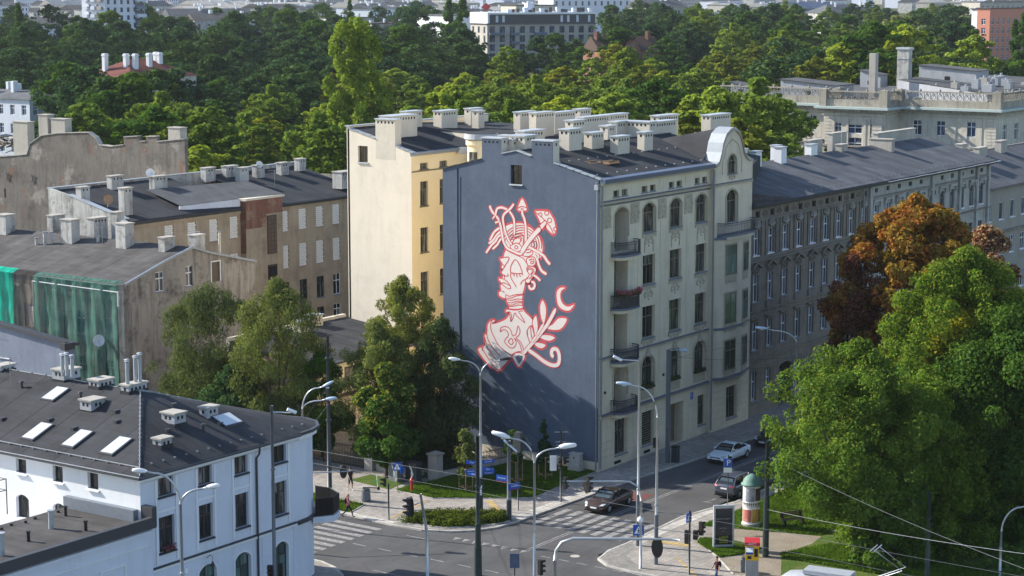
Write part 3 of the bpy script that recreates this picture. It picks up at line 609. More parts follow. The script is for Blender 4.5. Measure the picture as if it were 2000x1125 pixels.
# roof, covered with felt sheets
RX = 24.4
base = MB().add([(0.45, 0.12, 23.35), (RX, 0.12, 23.35), (RX, 7.95, 25.2), (0.45, 7.95, 25.2), (RX, 15.2, 23.4), (.45, 15.2, 23.4)], [(0, 1, 2, 3), (3, 2, 4, 5)]).build('roof', M['felt'], B)
sheets(base, (0.46, 0.0, 23.38), (RX, 0.0, 23.38), (RX, 7.9, 25.22), (0.46, 7.9, 25.22), 22, M['felt'])
MB().tube([(0.5, 7.93, 25.3), (RX, 7.93, 25.3)], .05, 6).build('ridge_flashing', M['dmet'], base)
MB().box(.3, 14.9, 0.1, 24.4, 15.2, 23.3).build('rear_wall', M['beige'], B); MB().box(24.2, .3, .1, 24.4, 14.9, 23.3).build('party_wall', M['beige'], B)
MB().box(.02, 15.05, .1, .3, 15.2, 23.3).build('wall_corner', M['cream'], B)
# snow guards along the eaves: small lugs
for i in range(16): MB().box(1.0 + i*1.5, .9, 23.62, 1.12 + i*1.5, 1.0, 23.72).build('snow_guard', M['capm'], base)
for i in range(17): MB().box(1.0 + i*1.4, 4.4, 24.42, 1.09 + i*1.4, 4.5, 24.54).build('snow_guard', M['capm'], base)
# skylight left open, wooden frames
for x, y in ((3.9, 3.3), (5.2, 2.4)):
    k = MB()
    k.box(x, y, 24.1, x + 1.6, y + .08, 24.22); k.box(x, y + .55, 24.22, x + 1.6, y + .63, 24.36); k.box(x, y + .08, 24.1, x + .08, y + .55, 24.3); k.box(x + 1.52, y + .08, 24.1, x + 1.6, y + .55, 24.3)
    q = k.build('roof_hatch', M['stake'], base); MB().box(x + .08, y + .08, 24.08, x + 1.52, y + .55, 24.16).build('pane', M['glass'], q)
# chimneys on this roof
for a in ((8.86, 6.4, 10.7, 7.2, 24.6, 26.2), (9.95, 4.55, 11.8, 5.3, 24.0, 25.9), (14.28, 4.6, 15.7, 5.3, 24.0, 26.0), (5.7, 6.6, 7.6, 7.6, 24.6, 26.65), (9.35, 8.6, 11.2, 9.4, 24.7, 27.1),
          (1.6, 8.2, 3.4, 9.7, 24.7, 26.3), (1.0, 9.0, 2.6, 9.9, 24.0, 26.0), (3.6, 9.6, 6.6, 10.5, 24.2, 26.5), (14.2, 8.2, 15.6, 9.0, 24.5, 26.4), (3.4, 11.2, 4.2, 12.0, 23.8, 26.1)): chimney(B, *a)
chimney(B, 20.8, 8.0, 21.9, 11.0, 24.4, 26.4); chimney(B, 21.9, 8.3, 26.0, 9.2, 24.0, 26.3); chimney(B, 19.2, 10.4, 20.8, 11.2, 24.2, 26.4)
# risalit with curved gable
RY = -0.35
def ry(u): return u
gp = [(17.6, 23.2), (17.75, 23.35), (18.3, 23.55), (18.7, 24.3), (18.95, 25.1), (19.5, 25.85), (20.3, 26.25), (20.8, 26.35), (21.3, 26.25), (22.0, 25.85), (22.45, 25.1), (22.75, 24.3), (23.3, 23.75), (24.0, 23.5), (24.45, 23.35)]
rops = [(19.75, 21.75, 18.1, 20.95, .5, .3), (19.95, 21.45, 22.35, 23.1 + .85, 0, .3)]
wall(B, 'Y', RY, 17.6, 24.45, 0.1, 22.35, [(19.75, 21.75, 18.1, 20.95, .5, .3), (20.3, 22.2, .8, 3.65, 0, .35)], M['cream'], .3, 'risalit_wall')
mb = MB(); f = mp('Y', RY)
def gh(u):
    for (a, za), (b, zb) in zip(gp, gp[1:]):
        if a <= u <= b: return za + (zb - za) * (u - a) / (b - a)
cuts = sorted({p[0] for p in gp} | {19.95, 21.5})
for a, b in zip(cuts, cuts[1:]):
    if 19.94 < (a+b)/2 < 21.51: mb.poly([f(a, 24.0, 0), f(b, 24.0, 0), f(b, gh(b), 0), f(a, gh(a), 0)])
    else: mb.poly([f(a, 22.35, 0), f(b, 22.35, 0), f(b, gh(b), 0), f(a, gh(a), 0)])
ap = arc_pts(19.95, 21.5, 23.2, 24.0)
for p, q in zip(ap, ap[1:]): mb.poly([f(p[0], p[1], 0), f(q[0], q[1], 0), f(q[0], 24.0, 0), f(p[0], 24.0, 0)]); mb.poly([f(p[0], p[1], 0), f(p[0], p[1], .3), f(q[0], q[1], .3), f(q[0], q[1], 0)])
mb.poly([f(19.95, 22.35, 0), f(19.95, 23.2, 0), f(19.95, 23.2, .3), f(19.95, 22.35, .3)]); mb.poly([f(21.5, 22.35, 0), f(21.5, 23.2, 0), f(21.5, 23.2, .3), f(21.5, 22.35, .3)])
mb.poly([f(17.6, 0.1, 0), f(17.6, 23.2, 0), f(17.6, 23.2, .4), f(17.6, 0.1, .4)])
mb.build('gable', M['cream'], B)
# metal covered back of the gable
cg = MB()
for (a, za), (b, zb) in zip(gp, gp[1:]): cg.add([f(a, za, -.08), f(b, zb, -.08), f(b, zb, 1.4), f(a, za, 1.4), f(a, za - .12, -.08), f(b, zb - .12, -.08)], [(0, 1, 2, 3), (0, 4, 5, 1)])
cg.build('gable_coping', M['zinc'], B)
gi = MB()
for (a, za), (b, zb) in zip(gp[1:-1], gp[2:-1]): gi.extr([f(a, za - .12, -.14), f(b, zb - .12, -.14), f(b, zb - .3, -.14), f(a, za - .3, -.14)], (0, .139, 0))
gi.build('gable_moulding', M['cream2'], B)
ip = [(19.0, 22.35), (19.0, 23.4), (19.3, 23.9), (19.5, 24.5), (19.9, 24.9), (20.72, 25.25), (21.55, 24.9), (21.95, 24.5), (22.15, 23.9), (22.4, 23.4), (22.4, 22.35)]
gi = MB()
for (a, za), (b, zb) in zip(ip, ip[1:]): gi.extr([f(a, za, -.03), f(b, zb, -.03), f(b - (.08 if zb >= za else -.08)*0, zb + .1, -.03), f(a, za + .1, -.03)] if abs(b-a) > .01 else [f(a-.05, za, -.03), f(a+.05, za, -.03), f(b+.05, zb, -.03), f(b-.05, zb, -.03)], (0, .028, 0))
gi.build('inner_moulding', M['cream2'], B)
MB().add([(17.7, 1.0, 23.3), (24.3, 1.0, 23.3), (24.3, 7, 24.95), (20.8, 7, 25.0), (20.8, 1.0, 26.2), (17.7, 7, 24.95)], [(0, 4, 3, 5), (4, 1, 2, 3)]).build('gable_roof', M['felt'], B)
window(B, 'Y', RY, 19.75, 21.75, 18.1, 20.95, 'T', 'frameb', 'glass', .26, .05); window(B, 'Y', RY, 19.95, 21.5, 22.35, 24.0, 'T', 'frameb', 'glass', .26, .14); window(B, 'Y', RY, 20.3, 22.2, .8, 3.65, 'T', 'frameb', 'glass', .3, .14)
frame_around(B, 'Y', RY, 19.75, 21.75, 18.1, 20.97, .16, .06, 'cream2', rise=.52); frame_around(B, 'Y', RY, 19.95, 21.5, 22.35, 24.02, .12, .05, 'cream2', rise=.8)
belt(B, 'Y', RY, 17.6, 24.4, 21.62, .2); scroll(B, 'Y', RY, 20.72, 22.05, 1.2, .5)
courses(B, 'Y', RY, 17.75, 24.3, [(.55 + i * .6, 1.15 + i * .6) for i in range(6)], [(20.2, 22.3, .75, 3.75)], M['cream'])
# bay window over three storeys
by = [(17.95, RY), (18.6, -0.82), (21.6, -0.9), (24.2, RY)]
bay = MB().prism([(p[0], p[1]) for p in by] , 4.75, 17.0).build('bay_window', M['cream'], B)
def bay_face(p, q, wins):
    dx, dy = q[0]-p[0], q[1]-p[1]; l = math.hypot(dx, dy); an = math.atan2(dy, dx); nx, ny = dy/l, -dx/l
    for (t0, t1, z0, z1) in wins:
        m, panes = window_meshes((t1-t0)*l, z1-z0, 'T', M['frameb'], M['glassg' if z0 > 9 else 'glass']); tc = (t0+t1)/2
        o = link_mesh('bay_pane_frame', m, bay, (p[0]+dx*tc + nx*.03, p[1]+dy*tc + ny*.03, z0), (0, 0, an))
        for pm in panes: link_mesh('pane', pm, o)
        k = MB(); w = (t1-t0)*l/2
        k.box(-w-.12, -.1, z0-.14, w+.12, .0, z0-.03).box(-w-.1, -.06, z1+.02, w+.1, 0, z1+.16).box(-w-.1, -.05, z0-.03, -w, 0, z1+.02).box(w, -.05, z0-.03, w+.1, 0, z1+.02)
        s = k.build('bay_surround', M['cream2'], bay, world=False); s.location = (p[0]+dx*tc + nx*.01, p[1]+dy*tc+ny*.01, 0); s.rotation_euler = (0, 0, an)
        k = MB(); k.box(-w, -.05, z0-.75, w, 0, z0-.25).ell((0, -.05, z0-.5), (w*.5, .05, .2), 8, 6); s = k.build('relief_ornament', M['cream2'], bay, world=False); s.location = (p[0]+dx*tc+nx*.005, p[1]+dy*tc+ny*.005, 0); s.rotation_euler = (0, 0, an)
bay_face(by[1], by[2], [(.1, .72, 13.75, 16.3), (.1, .72, 9.5, 12.1), (.1, .72, 5.4, 8.0)]); bay_face(by[2], by[3], [(.22, .78, 13.75, 16.2), (.22, .78, 9.5, 12.0), (.22, .78, 5.4, 7.9)])
for z, e in ((9.2, .12), (4.85, .25), (17.05, .2)):
    sgn = [(p[0], p[1] - e) for p in by]; MB().prism([(by[0][0]-e, RY), (by[1][0], by[1][1]-e), (by[2][0], by[2][1]-e), (by[3][0]+e, RY)], z - .2, z).build('bay_belt', M['slate'], bay)
MB().prism([(18.2, RY), (18.8, -.75), (21.5, -.8), (23.8, RY)], [4.3]*4, 4.64).build('bay_corbel', M['cream2'], bay)
# balconies: slab, railing, corbel
def balcony(u0, u1, z, dep, y0=0.0, lab=None, solid=False, flowers=False):
    n = 12; out = []
    for i in range(n + 1):
        t = math.pi * i / n; out.append(((u0+u1)/2 - (u1-u0)/2 * math.copysign(abs(math.cos(t))**.7, math.cos(t)), y0 - dep * math.sin(t)**.6))
    s = MB().prism(out, z - .16, z).build('balcony', M['slate'], B)
    if lab: s['label'] = lab
    c = (u0+u1)/2
    MB().prism([((p[0]-c)*.93 + c, y0 + (p[1]-y0)*.88) for p in out], z - .42, z - .165).build('balcony_corbel', M['cream'], s)
    r = MB(); op = [((p[0]-c)*.97 + c, y0 + (p[1]-y0)*.96) for p in out]
    r.tube([(p[0], p[1], z + 1.0) for p in op], .035, 6); r.tube([(p[0], p[1], z + .82) for p in op], .02, 5); r.tube([(p[0], p[1], z + .1) for p in op], .02, 5)
    for i in range(len(op) - 1):
        for k in range(4):
            t = k / 4; x = op[i][0]*(1-t) + op[i+1][0]*t; y = op[i][1]*(1-t)+op[i+1][1]*t; r.box(x-.012, y-.012, z, x+.012, y+.012, z+1.0)
    r.build('railing', M['dmet'], s, kind='stuff')
    if solid:
        q = MB(); 
        for i in range(2, len(op) - 3): q.poly([(op[i][0], op[i][1], z+.12), (op[i+1][0], op[i+1][1], z+.12), (op[i+1][0], op[i+1][1], z+.8), (op[i][0], op[i][1], z+.8)])
        q.build('railing_screen', M['framed'], s)
    return s, op
balcony(1.65, 5.1, 17.3, 1.15); b3, op3 = balcony(1.65, 5.0, 13.05, 1.15, solid=True, lab='balcony with pink and purple flowers'); balcony(1.65, 5.0, 8.78, 1.15); balcony(1.75, 4.9, 4.62, 1.1); balcony(18.2, 24.2, 17.25, 1.1, RY)
MURAL_FILLS = [[(8.93,17.31), (9.08,17.02), (9.23,16.62), (9.53,16.53), (9.49,16.35), (9.32,16.12), (9.38,15.76), (9.23,15.63), (9.43,15.4), (9.21,15.17), (9.32,14.95), (9.64,14.91), (9.62,14.72), (9.43,14.52), (9.49,14.23), (9.4,13.92), (9.62,13.76), (9.64,13.51), (9.36,13.32), (8.93,13.27), (8.59,13.39), (8.08,13.61), (7.4,13.74), (7.22,13.93), (7.08,14.4), (7.02,14.74), (6.81,14.7), (6.65,14.75), (6.27,15.28), (5.99,15.68), (6.02,16.03), (6.27,16.18), (6.23,16.75), (5.77,16.78), (5.48,16.87), (5.33,17.51), (5.36,18.06), (5.57,18.46), (5.98,18.85), (6.57,19.3), (7.07,19.51), (7.83,19.53), (8.59,19.37), (9.1,19.13), (9.53,18.99), (9.36,18.2), (9.1,17.65)],[(8.51,17.59), (8.29,17.74), (7.91,17.88), (7.58,17.8), (7.36,17.57), (7.49,17.31), (7.91,17.16), (8.25,17.26), (8.44,17.42)],[(8.55,18.04), (8.21,18.17), (7.53,18.31), (7.58,17.9), (7.91,17.89), (8.25,17.77)],[(7.41,17.07), (6.86,17.62), (6.57,17.56), (6.27,17.2), (6.57,16.93), (7.03,16.86)],[(6.9,16.69), (6.23,16.88), (6.0,16.52), (6.27,16.11), (6.73,16.11)],[(7.34,21.54), (6.86,20.77), (7.03,20.52), (7.64,20.48), (7.79,20.71)],[(5.61,19.5), (5.12,19.88), (4.95,19.72), (5.4,19.17), (5.53,19.23)],[(6.09,20.52), (5.91,20.62), (4.83,20.66), (4.5,20.33), (4.25,20.0), (4.1,19.46), (4.04,19.19), (4.29,18.8), (4.62,18.95), (5.03,19.33), (4.95,19.72), (5.16,19.88), (5.53,19.61), (5.74,19.94)],[(6.86,16.0), (6.56,16.13), (6.15,16.09), (5.98,15.82), (6.19,15.46), (6.44,15.05), (6.65,14.75), (6.94,14.76), (7.02,14.97), (6.73,15.24), (6.65,15.45), (6.86,15.72)],[(8.93,13.6), (8.59,13.49), (7.91,13.69), (7.28,13.74), (7.3,13.46), (7.28,13.18), (7.3,12.86), (7.25,12.65), (7.91,12.49), (8.59,12.48), (8.63,12.71), (8.76,12.87), (8.89,13.14)],[(10.21,11.42), (9.96,11.34), (10.31,11.09), (9.62,11.28), (8.85,11.69), (8.59,12.18), (8.93,12.11), (8.87,12.41), (8.08,12.4), (7.23,12.56), (7.08,12.39), (6.64,12.08), (6.31,11.79), (6.35,11.36), (6.14,10.75), (6.22,10.04), (6.55,9.85), (7.08,9.28), (7.1,8.95), (7.4,8.71), (7.91,8.73), (8.25,8.55), (9.5,7.27), (9.97,7.29), (10.84,7.77), (11.75,8.76), (11.18,9.14), (11.01,9.41), (11.09,10.05), (10.83,10.29), (10.79,10.87), (10.57,11.24)],[(8.34,8.61), (7.91,8.94), (7.23,8.94), (7.02,8.82), (7.23,8.23), (7.7,7.75)],[(5.35,13.49), (5.01,12.96), (5.01,12.19), (5.22,11.54), (5.51,12.01), (5.62,12.91)],[(5.97,12.17), (5.8,11.63), (5.8,10.99), (6.05,10.41), (6.3,10.95), (6.31,11.72)],[(5.05,11.28), (4.39,11.62), (3.81,12.17), (3.03,12.21), (3.11,11.82), (3.64,11.24), (4.55,11.12)],[(5.88,10.53), (5.21,10.69), (4.55,10.7), (4.13,10.53), (4.63,10.21), (5.3,10.27)],[(6.3,9.96), (5.71,10.0), (5.21,9.96), (5.0,9.81), (5.38,9.52), (5.88,9.61)],[(4.02,14.24), (3.65,14.65), (3.12,14.66), (3.53,14.35), (3.61,13.86), (3.4,13.39), (2.91,13.19), (2.3,13.42), (2.66,12.9), (3.15,12.79), (3.73,13.01), (3.98,13.48)],[(6.47,11.32), (6.26,10.95), (6.13,10.4), (6.29,10.17), (6.45,10.58)]]
MURAL_STRANDS=[([(9.48,19.03), (9.95,18.72), (10.21,18.42), (10.51,17.9)],0.167), ([(9.36,18.76), (9.78,18.45), (10.21,17.92), (10.64,17.64)],0.167), ([(9.31,18.48), (9.7,18.24), (9.95,17.87), (10.38,17.49), (10.9,16.83)],0.167), ([(9.27,18.2), (9.53,17.97), (9.78,17.6), (10.26,17.21)],0.167), ([(6.73,17.68), (6.15,17.45), (5.69,17.27), (5.23,17.03), (4.9,16.64), (4.61,16.4)],0.198), ([(6.15,17.03), (5.9,16.77), (5.69,16.23), (5.4,15.8), (4.94,15.59)],0.198), ([(6.23,15.42), (5.89,15.27), (5.54,15.0)],0.167), ([(5.98,17.18), (5.73,16.99), (5.86,16.77)],0.152), ([(10.51,20.75), (10.38,20.45), (10.17,20.18), (9.78,19.85), (9.53,19.45), (9.4,18.97), (9.27,18.34), (9.1,17.79), (8.76,17.39), (8.17,17.19), (7.49,17.03), (7.15,17.44), (7.03,17.8), (6.97,18.36), (7.0,19.34), (7.11,19.89), (7.28,20.22), (7.34,20.6)],0.182), ([(10.12,19.76), (9.95,20.05), (9.78,20.52), (9.35,20.66), (8.93,20.57), (8.59,20.42), (8.25,20.02), (8.1,19.61), (8.08,18.5)],0.167), ([(8.12,21.04), (8.46,20.64), (8.76,20.41), (9.1,20.11), (9.21,19.75), (9.1,19.13), (8.89,18.51), (8.59,17.97), (8.34,17.71)],0.167), ([(10.0,19.38), (9.65,19.51), (9.61,19.69)],0.122), ([(10.25,19.65), (9.99,19.98)],0.106), ([(7.41,17.11), (6.82,17.96), (6.15,18.7), (5.57,19.23)],0.334), ([(6.44,14.87), (6.19,14.82), (6.1,14.62), (6.18,14.37), (6.44,14.27), (6.6,14.36), (6.65,14.57)],0.182), ([(7.27,8.87), (6.55,9.65), (5.88,10.35), (5.3,11.04), (4.8,11.65), (4.06,12.91)],0.274), ([(6.72,9.28), (5.96,8.93), (5.21,8.52), (4.46,8.28), (3.88,8.38), (3.71,8.82), (3.76,9.3), (3.96,9.6), (4.3,9.6), (4.46,9.37), (4.42,9.09), (4.23,8.99)],0.289), ([(5.97,10.41), (5.22,11.61)],0.198), ([(6.39,9.95), (5.88,10.53)],0.198)]
MURAL_LINES=[[(9.18,18.14), (9.07,18.35), (8.94,18.55), (8.78,18.73), (8.59,18.9), (8.38,19.04), (8.15,19.16), (7.91,19.25), (7.66,19.31), (7.41,19.35), (7.15,19.36), (6.9,19.34), (6.66,19.29), (6.43,19.21), (6.22,19.1), (6.03,18.97), (5.86,18.82), (5.72,18.65), (5.6,18.46), (5.52,18.26), (5.47,18.05), (5.46,17.84), (5.48,17.62)],[(8.98,18.02), (8.9,18.21), (8.78,18.4), (8.64,18.57), (8.48,18.72), (8.29,18.86), (8.09,18.97), (7.87,19.06), (7.64,19.12), (7.41,19.16), (7.17,19.16), (6.95,19.14), (6.72,19.09), (6.52,19.02), (6.33,18.92), (6.15,18.79), (6.01,18.65), (5.88,18.49), (5.79,18.31), (5.73,18.12), (5.7,17.93), (5.7,17.73), (5.73,17.53)],[(8.77,17.93), (8.7,18.11), (8.61,18.27), (8.49,18.43), (8.34,18.57), (8.18,18.69), (8.0,18.79), (7.81,18.87), (7.61,18.93), (7.4,18.96), (7.19,18.97), (6.99,18.95), (6.8,18.9), (6.61,18.83), (6.45,18.74), (6.3,18.63), (6.17,18.5), (6.07,18.35), (5.99,18.19), (5.94,18.02), (5.92,17.84), (5.93,17.66), (5.97,17.49)],[(8.55,17.84), (8.5,17.99), (8.43,18.14), (8.33,18.27), (8.21,18.4), (8.07,18.51), (7.92,18.6), (7.76,18.67), (7.58,18.72), (7.41,18.75), (7.23,18.76), (7.05,18.74), (6.88,18.7), (6.73,18.64), (6.58,18.56), (6.46,18.46), (6.35,18.35), (6.26,18.22), (6.2,18.08), (6.17,17.93), (6.16,17.78), (6.17,17.62), (6.22,17.47)],[(8.3,17.78), (8.26,17.91), (8.2,18.03), (8.12,18.14), (8.03,18.25), (7.92,18.34), (7.79,18.41), (7.66,18.47), (7.51,18.51), (7.37,18.53), (7.22,18.53), (7.08,18.51), (6.95,18.48), (6.82,18.42), (6.71,18.35), (6.61,18.26), (6.54,18.16), (6.48,18.04), (6.44,17.92), (6.43,17.8), (6.43,17.67), (6.46,17.54), (6.51,17.42)],[(6.44,18.05), (6.19,18.0), (6.15,17.8), (6.32,17.68)],[(6.61,18.11), (6.07,18.15), (5.9,17.81), (6.15,17.52)],[(9.53,16.53), (8.66,16.69), (8.72,16.34), (8.93,16.08), (9.23,15.63), (9.43,15.37), (9.21,15.21), (8.85,15.11), (8.69,15.22), (8.76,15.32)],[(9.36,16.15), (9.08,15.93)],[(9.1,17.65), (8.93,17.31), (8.51,17.1), (7.74,16.87), (7.24,16.7), (6.9,16.34), (6.73,16.08)],[(9.06,15.19), (9.09,14.9)],[(9.64,14.91), (9.19,14.86), (8.85,14.71), (8.55,14.42), (8.46,14.18), (8.76,14.12), (9.43,14.48)],[(9.43,14.48), (9.06,14.55), (8.59,14.38)],[(9.36,13.85), (9.15,13.84), (9.09,13.71)],[(8.44,15.41), (8.49,15.73), (8.34,16.16), (8.0,16.54), (7.64,16.22), (7.4,15.74), (7.32,15.5), (7.49,15.44), (7.91,15.41), (8.44,15.44)],[(8.44,15.41), (8.46,15.09), (8.25,14.76), (8.04,14.5), (7.91,14.3)],[(8.21,15.4), (8.25,15.29)],[(8.08,15.35), (8.15,15.16)],[(7.87,15.37), (7.83,15.11)],[(7.62,15.41), (7.49,15.17)],[(7.4,15.46), (7.25,15.33)],[(7.49,14.54), (7.32,14.84), (6.9,15.05), (6.73,15.17)],[(6.86,15.68), (6.82,15.9), (6.56,15.99), (6.27,15.9), (6.19,15.74), (6.4,15.47), (6.44,15.26), (6.65,15.07)],[(6.73,16.08), (6.48,16.13), (6.15,16.05)],[(7.77,17.55), (7.81,17.45), (7.91,17.41), (8.01,17.44), (8.06,17.53), (8.01,17.63), (7.91,17.67), (7.81,17.64), (7.77,17.55)],[(6.94,17.18), (6.57,17.24), (6.44,17.43)],[(7.03,17.38), (6.65,17.45)],[(6.69,16.6), (6.27,16.71), (6.19,16.5), (6.36,16.32), (6.52,16.37), (6.46,16.52), (6.3,16.52)],[(8.59,18.39), (7.91,18.58), (7.28,18.59), (7.24,17.79), (7.41,17.49)],[(8.46,18.26), (7.49,18.43), (7.45,18.05)],[(7.79,20.68), (7.49,20.84), (7.16,20.86), (6.86,20.75)],[(7.41,20.74), (7.41,20.46)],[(7.26,20.75), (7.26,20.47)],[(6.05,20.5), (5.57,20.19), (5.16,19.91), (4.83,19.62), (4.5,19.23), (4.31,18.83)],[(4.77,20.51), (4.83,20.38), (4.97,20.32), (5.11,20.36), (5.17,20.48), (5.11,20.61), (4.97,20.67), (4.83,20.63), (4.77,20.51)],[(4.49,19.94), (4.55,19.8), (4.7,19.74), (4.84,19.79), (4.9,19.91), (4.84,20.05), (4.7,20.11), (4.55,20.07), (4.49,19.94)],[(3.98,19.28), (4.03,19.16), (4.14,19.11), (4.26,19.15), (4.31,19.26), (4.26,19.37), (4.14,19.43), (4.03,19.39), (3.98,19.28)],[(5.78,20.35), (5.57,20.48), (5.42,20.34), (5.49,20.17)],[(6.82,15.72), (6.65,15.87), (6.35,15.83), (6.4,15.58), (6.56,15.43)],[(8.85,13.32), (8.42,13.36), (7.91,13.58), (7.3,13.71)],[(8.89,13.19), (8.34,13.19), (7.83,13.34), (7.27,13.36)],[(8.76,12.98), (8.34,12.98), (7.83,13.17), (7.28,13.15)],[(8.72,12.8), (8.25,12.81), (7.83,13.03), (7.3,13.07)],[(8.59,12.67), (8.17,12.71), (7.74,12.86), (7.32,12.86)],[(8.87,12.15), (8.51,12.22), (8.38,11.88), (8.44,11.45), (8.25,11.68), (8.04,12.19), (7.83,11.93), (7.19,11.53), (7.08,11.52), (7.49,12.1), (7.67,12.33), (7.23,12.42)],[(8.59,12.14), (8.42,11.41)],[(10.27,11.42), (10.44,11.04), (10.4,10.54), (10.1,10.0), (9.62,9.33), (8.42,8.64)],[(10.79,10.79), (10.83,10.07), (10.49,9.39), (9.97,8.87), (9.45,8.48)],[(11.05,9.91), (10.75,9.08), (10.23,8.48), (9.97,8.26)],[(11.36,9.01), (10.84,8.35), (10.23,7.69), (9.54,7.37), (8.25,8.69)],[(11.31,8.73), (11.18,9.14)],[(9.49,10.49), (9.45,10.78), (9.11,10.97), (8.68,10.93), (8.42,10.67), (8.25,10.29), (7.91,10.5), (7.74,11.16), (7.53,10.75), (7.65,10.39), (7.91,10.15), (7.48,9.84), (7.15,9.23)],[(9.49,10.49), (9.19,10.7), (8.85,10.63), (8.68,10.29), (9.06,9.78), (8.76,9.42), (8.34,9.27), (8.04,9.43), (7.91,9.79), (8.12,10.13)],[(8.72,9.78), (8.38,10.07), (8.21,9.76), (8.34,9.57), (8.51,9.59), (8.72,9.78)],[(7.99,10.07), (7.57,9.69), (7.36,9.14)],[(6.85,10.89), (6.77,10.33), (6.55,9.86)],[(6.56,11.27), (6.85,10.82), (6.81,10.47)],[(6.47,11.25), (6.45,10.65), (6.29,10.21), (6.14,10.68), (6.3,11.37)],[(9.06,8.96), (8.34,8.68), (7.91,8.98), (7.4,9.1)],[(6.76,9.13), (6.05,8.82), (5.21,8.41), (4.46,8.18), (3.75,8.29)]]
MURAL_DARK=[[(7.98,8.58), (7.7,8.76), (7.27,8.74), (7.4,8.28), (7.65,8.04)]]
# ---- painted figure on the side wall: thin layers of paint, each laid over the last
def catmull(p, n=4, closed=False):
    r = []; N = len(p)
    rng = range(N) if closed else range(N - 1)
    for i in rng:
        p0 = p[(i-1) % N] if closed or i > 0 else p[i]; p1 = p[i]; p2 = p[(i+1) % N]; p3 = p[(i+2) % N] if closed or i + 2 < N else p2
        for k in range(n):
            t = k / n; t2 = t*t; t3 = t2*t
            r.append(tuple(.5*((2*p1[j]) + (-p0[j]+p2[j])*t + (2*p0[j]-5*p1[j]+4*p2[j]-p3[j])*t2 + (-p0[j]+3*p1[j]-3*p2[j]+p3[j])*t3) for j in (0, 1)))
    if not closed: r.append(p[-1])
    return r
def ribbon(mb, pts, w, d, m=0, taper=False, closed=False):
    """flat stroke on the wall plane X=-d; the aspect of the wall is metric"""
    n = len(pts); L_, R_ = [], []
    for i, p in enumerate(pts):
        a = pts[i-1] if (i or closed) else pts[0]; b = pts[(i+1) % n] if (i < n-1 or closed) else pts[-1]
        dx, dy = b[0]-a[0], b[1]-a[1]; l = math.hypot(dx, dy) or 1; ww = w/2
        if taper and (i == 0 or i == n-1): ww *= .35
        L_.append((p[0]-dy/l*ww, p[1]+dx/l*ww)); R_.append((p[0]+dy/l*ww, p[1]-dx/l*ww))
    for i in range(n - (0 if closed else 1)):
        j = (i+1) % n; mb.poly([(-d, L_[i][0], L_[i][1]), (-d, L_[j][0], L_[j][1]), (-d, R_[j][0], R_[j][1]), (-d, R_[i][0], R_[i][1])], m)
def fill(mb, pts, d, m=0):
    from mathutils.geometry import tessellate_polygon
    v = [(-d, p[0], p[1]) for p in pts]; tr = tessellate_polygon([[Vector(q) for q in v]]); mb.add(v, [tuple(t) for t in tr], m)
fig = None
lay = 0.004; layers = []
m0 = MB(); m1 = MB()
for p in MURAL_FILLS: ribbon(m0, catmull(p, 3, True), .26, .0008, closed=True)
for p, w in MURAL_STRANDS: ribbon(m0, catmull(p, 4), w + .2, .0008, taper=False)
halo = m0.build('painted_figure', M['mred'], B)
for i, p in enumerate(MURAL_FILLS):
    m = MB(); q = catmull(p, 3, True); d = .0012 + i * .0003; fill(m, q, d); ribbon(m, q, .085, d + .00015, 1, closed=True); m.build('painted_shape', [M['mcream'], M['mred']], halo)
m = MB()
for p in MURAL_LINES: ribbon(m, catmull(p, 3), .075, .010)
m.build('painted_lines', M['mred'], halo, kind='stuff')
for i, (p, w) in enumerate(MURAL_STRANDS):
    m = MB(); d = .011 + i * .0004; q = catmull(p, 4); ribbon(m, q, w + .11, d, 1, True); ribbon(m, q, w, d + .0002, 0, True); m.build('painted_strand', [M['mcream'], M['mred']], halo)
for p in MURAL_DARK: m = MB(); fill(m, p, .022); m.build('painted_gap', M['mural'], halo)
# cables and pipes on the side wall
mb = MB(); mb.tube([(-.02, 13.75, 23.6), (-.02, 13.75, 19), (-.02, 13.6, 12), (-.02, 13.5, 8.0)], .025, 6); mb.build('cable', M['black'], B)
mb = MB(); mb.tube([(-.015, 13.45, 22.9), (-.015, 13.5, 15), (-.015, 13.4, 8.0)], .015, 6); mb.build('cable', M['black'], B)
MB().tube([(-.12, .22, 23.2), (-.12, .22, 22.7), (-.1, .16, 22.5), (-.1, .16, .3)], .07, 8).build('downpipe', M['zincd'], B)
MB().tube([(.18, -.14, 22.9), (.16, -.14, .3)], .07, 8).build('downpipe', M['zincd'], B); MB().box(-.25, .05, 22.6, .05, .38, 23.0).build('rain_hopper', M['zinc'], B)
MB().tube([(17.5, -.42, 22.9), (17.5, -.42, .4)], .075, 8).build('downpipe', M['zincd'], B)
MB().box(14.55, -.04, 3.5, 15.05, -.001, 4.1).build('house_number_sign', M['signb'], B); text(B, '1', .45, (14.8, -.045, 3.8), (R(90), 0, 0), M['signw'], 'house_number', .002, world=True)
for x, z in ((.9, 6.4), (10.0, 6.4)): MB().tube([(x, 0, z), (x, -.08, z)], .12, 8).build('wall_vent', M['black'], B)
for x in (2.4, 7.0): MB().box(x, -.02, .25, x + 1.0, .03, .5).build('cellar_window', M['dark'], B)
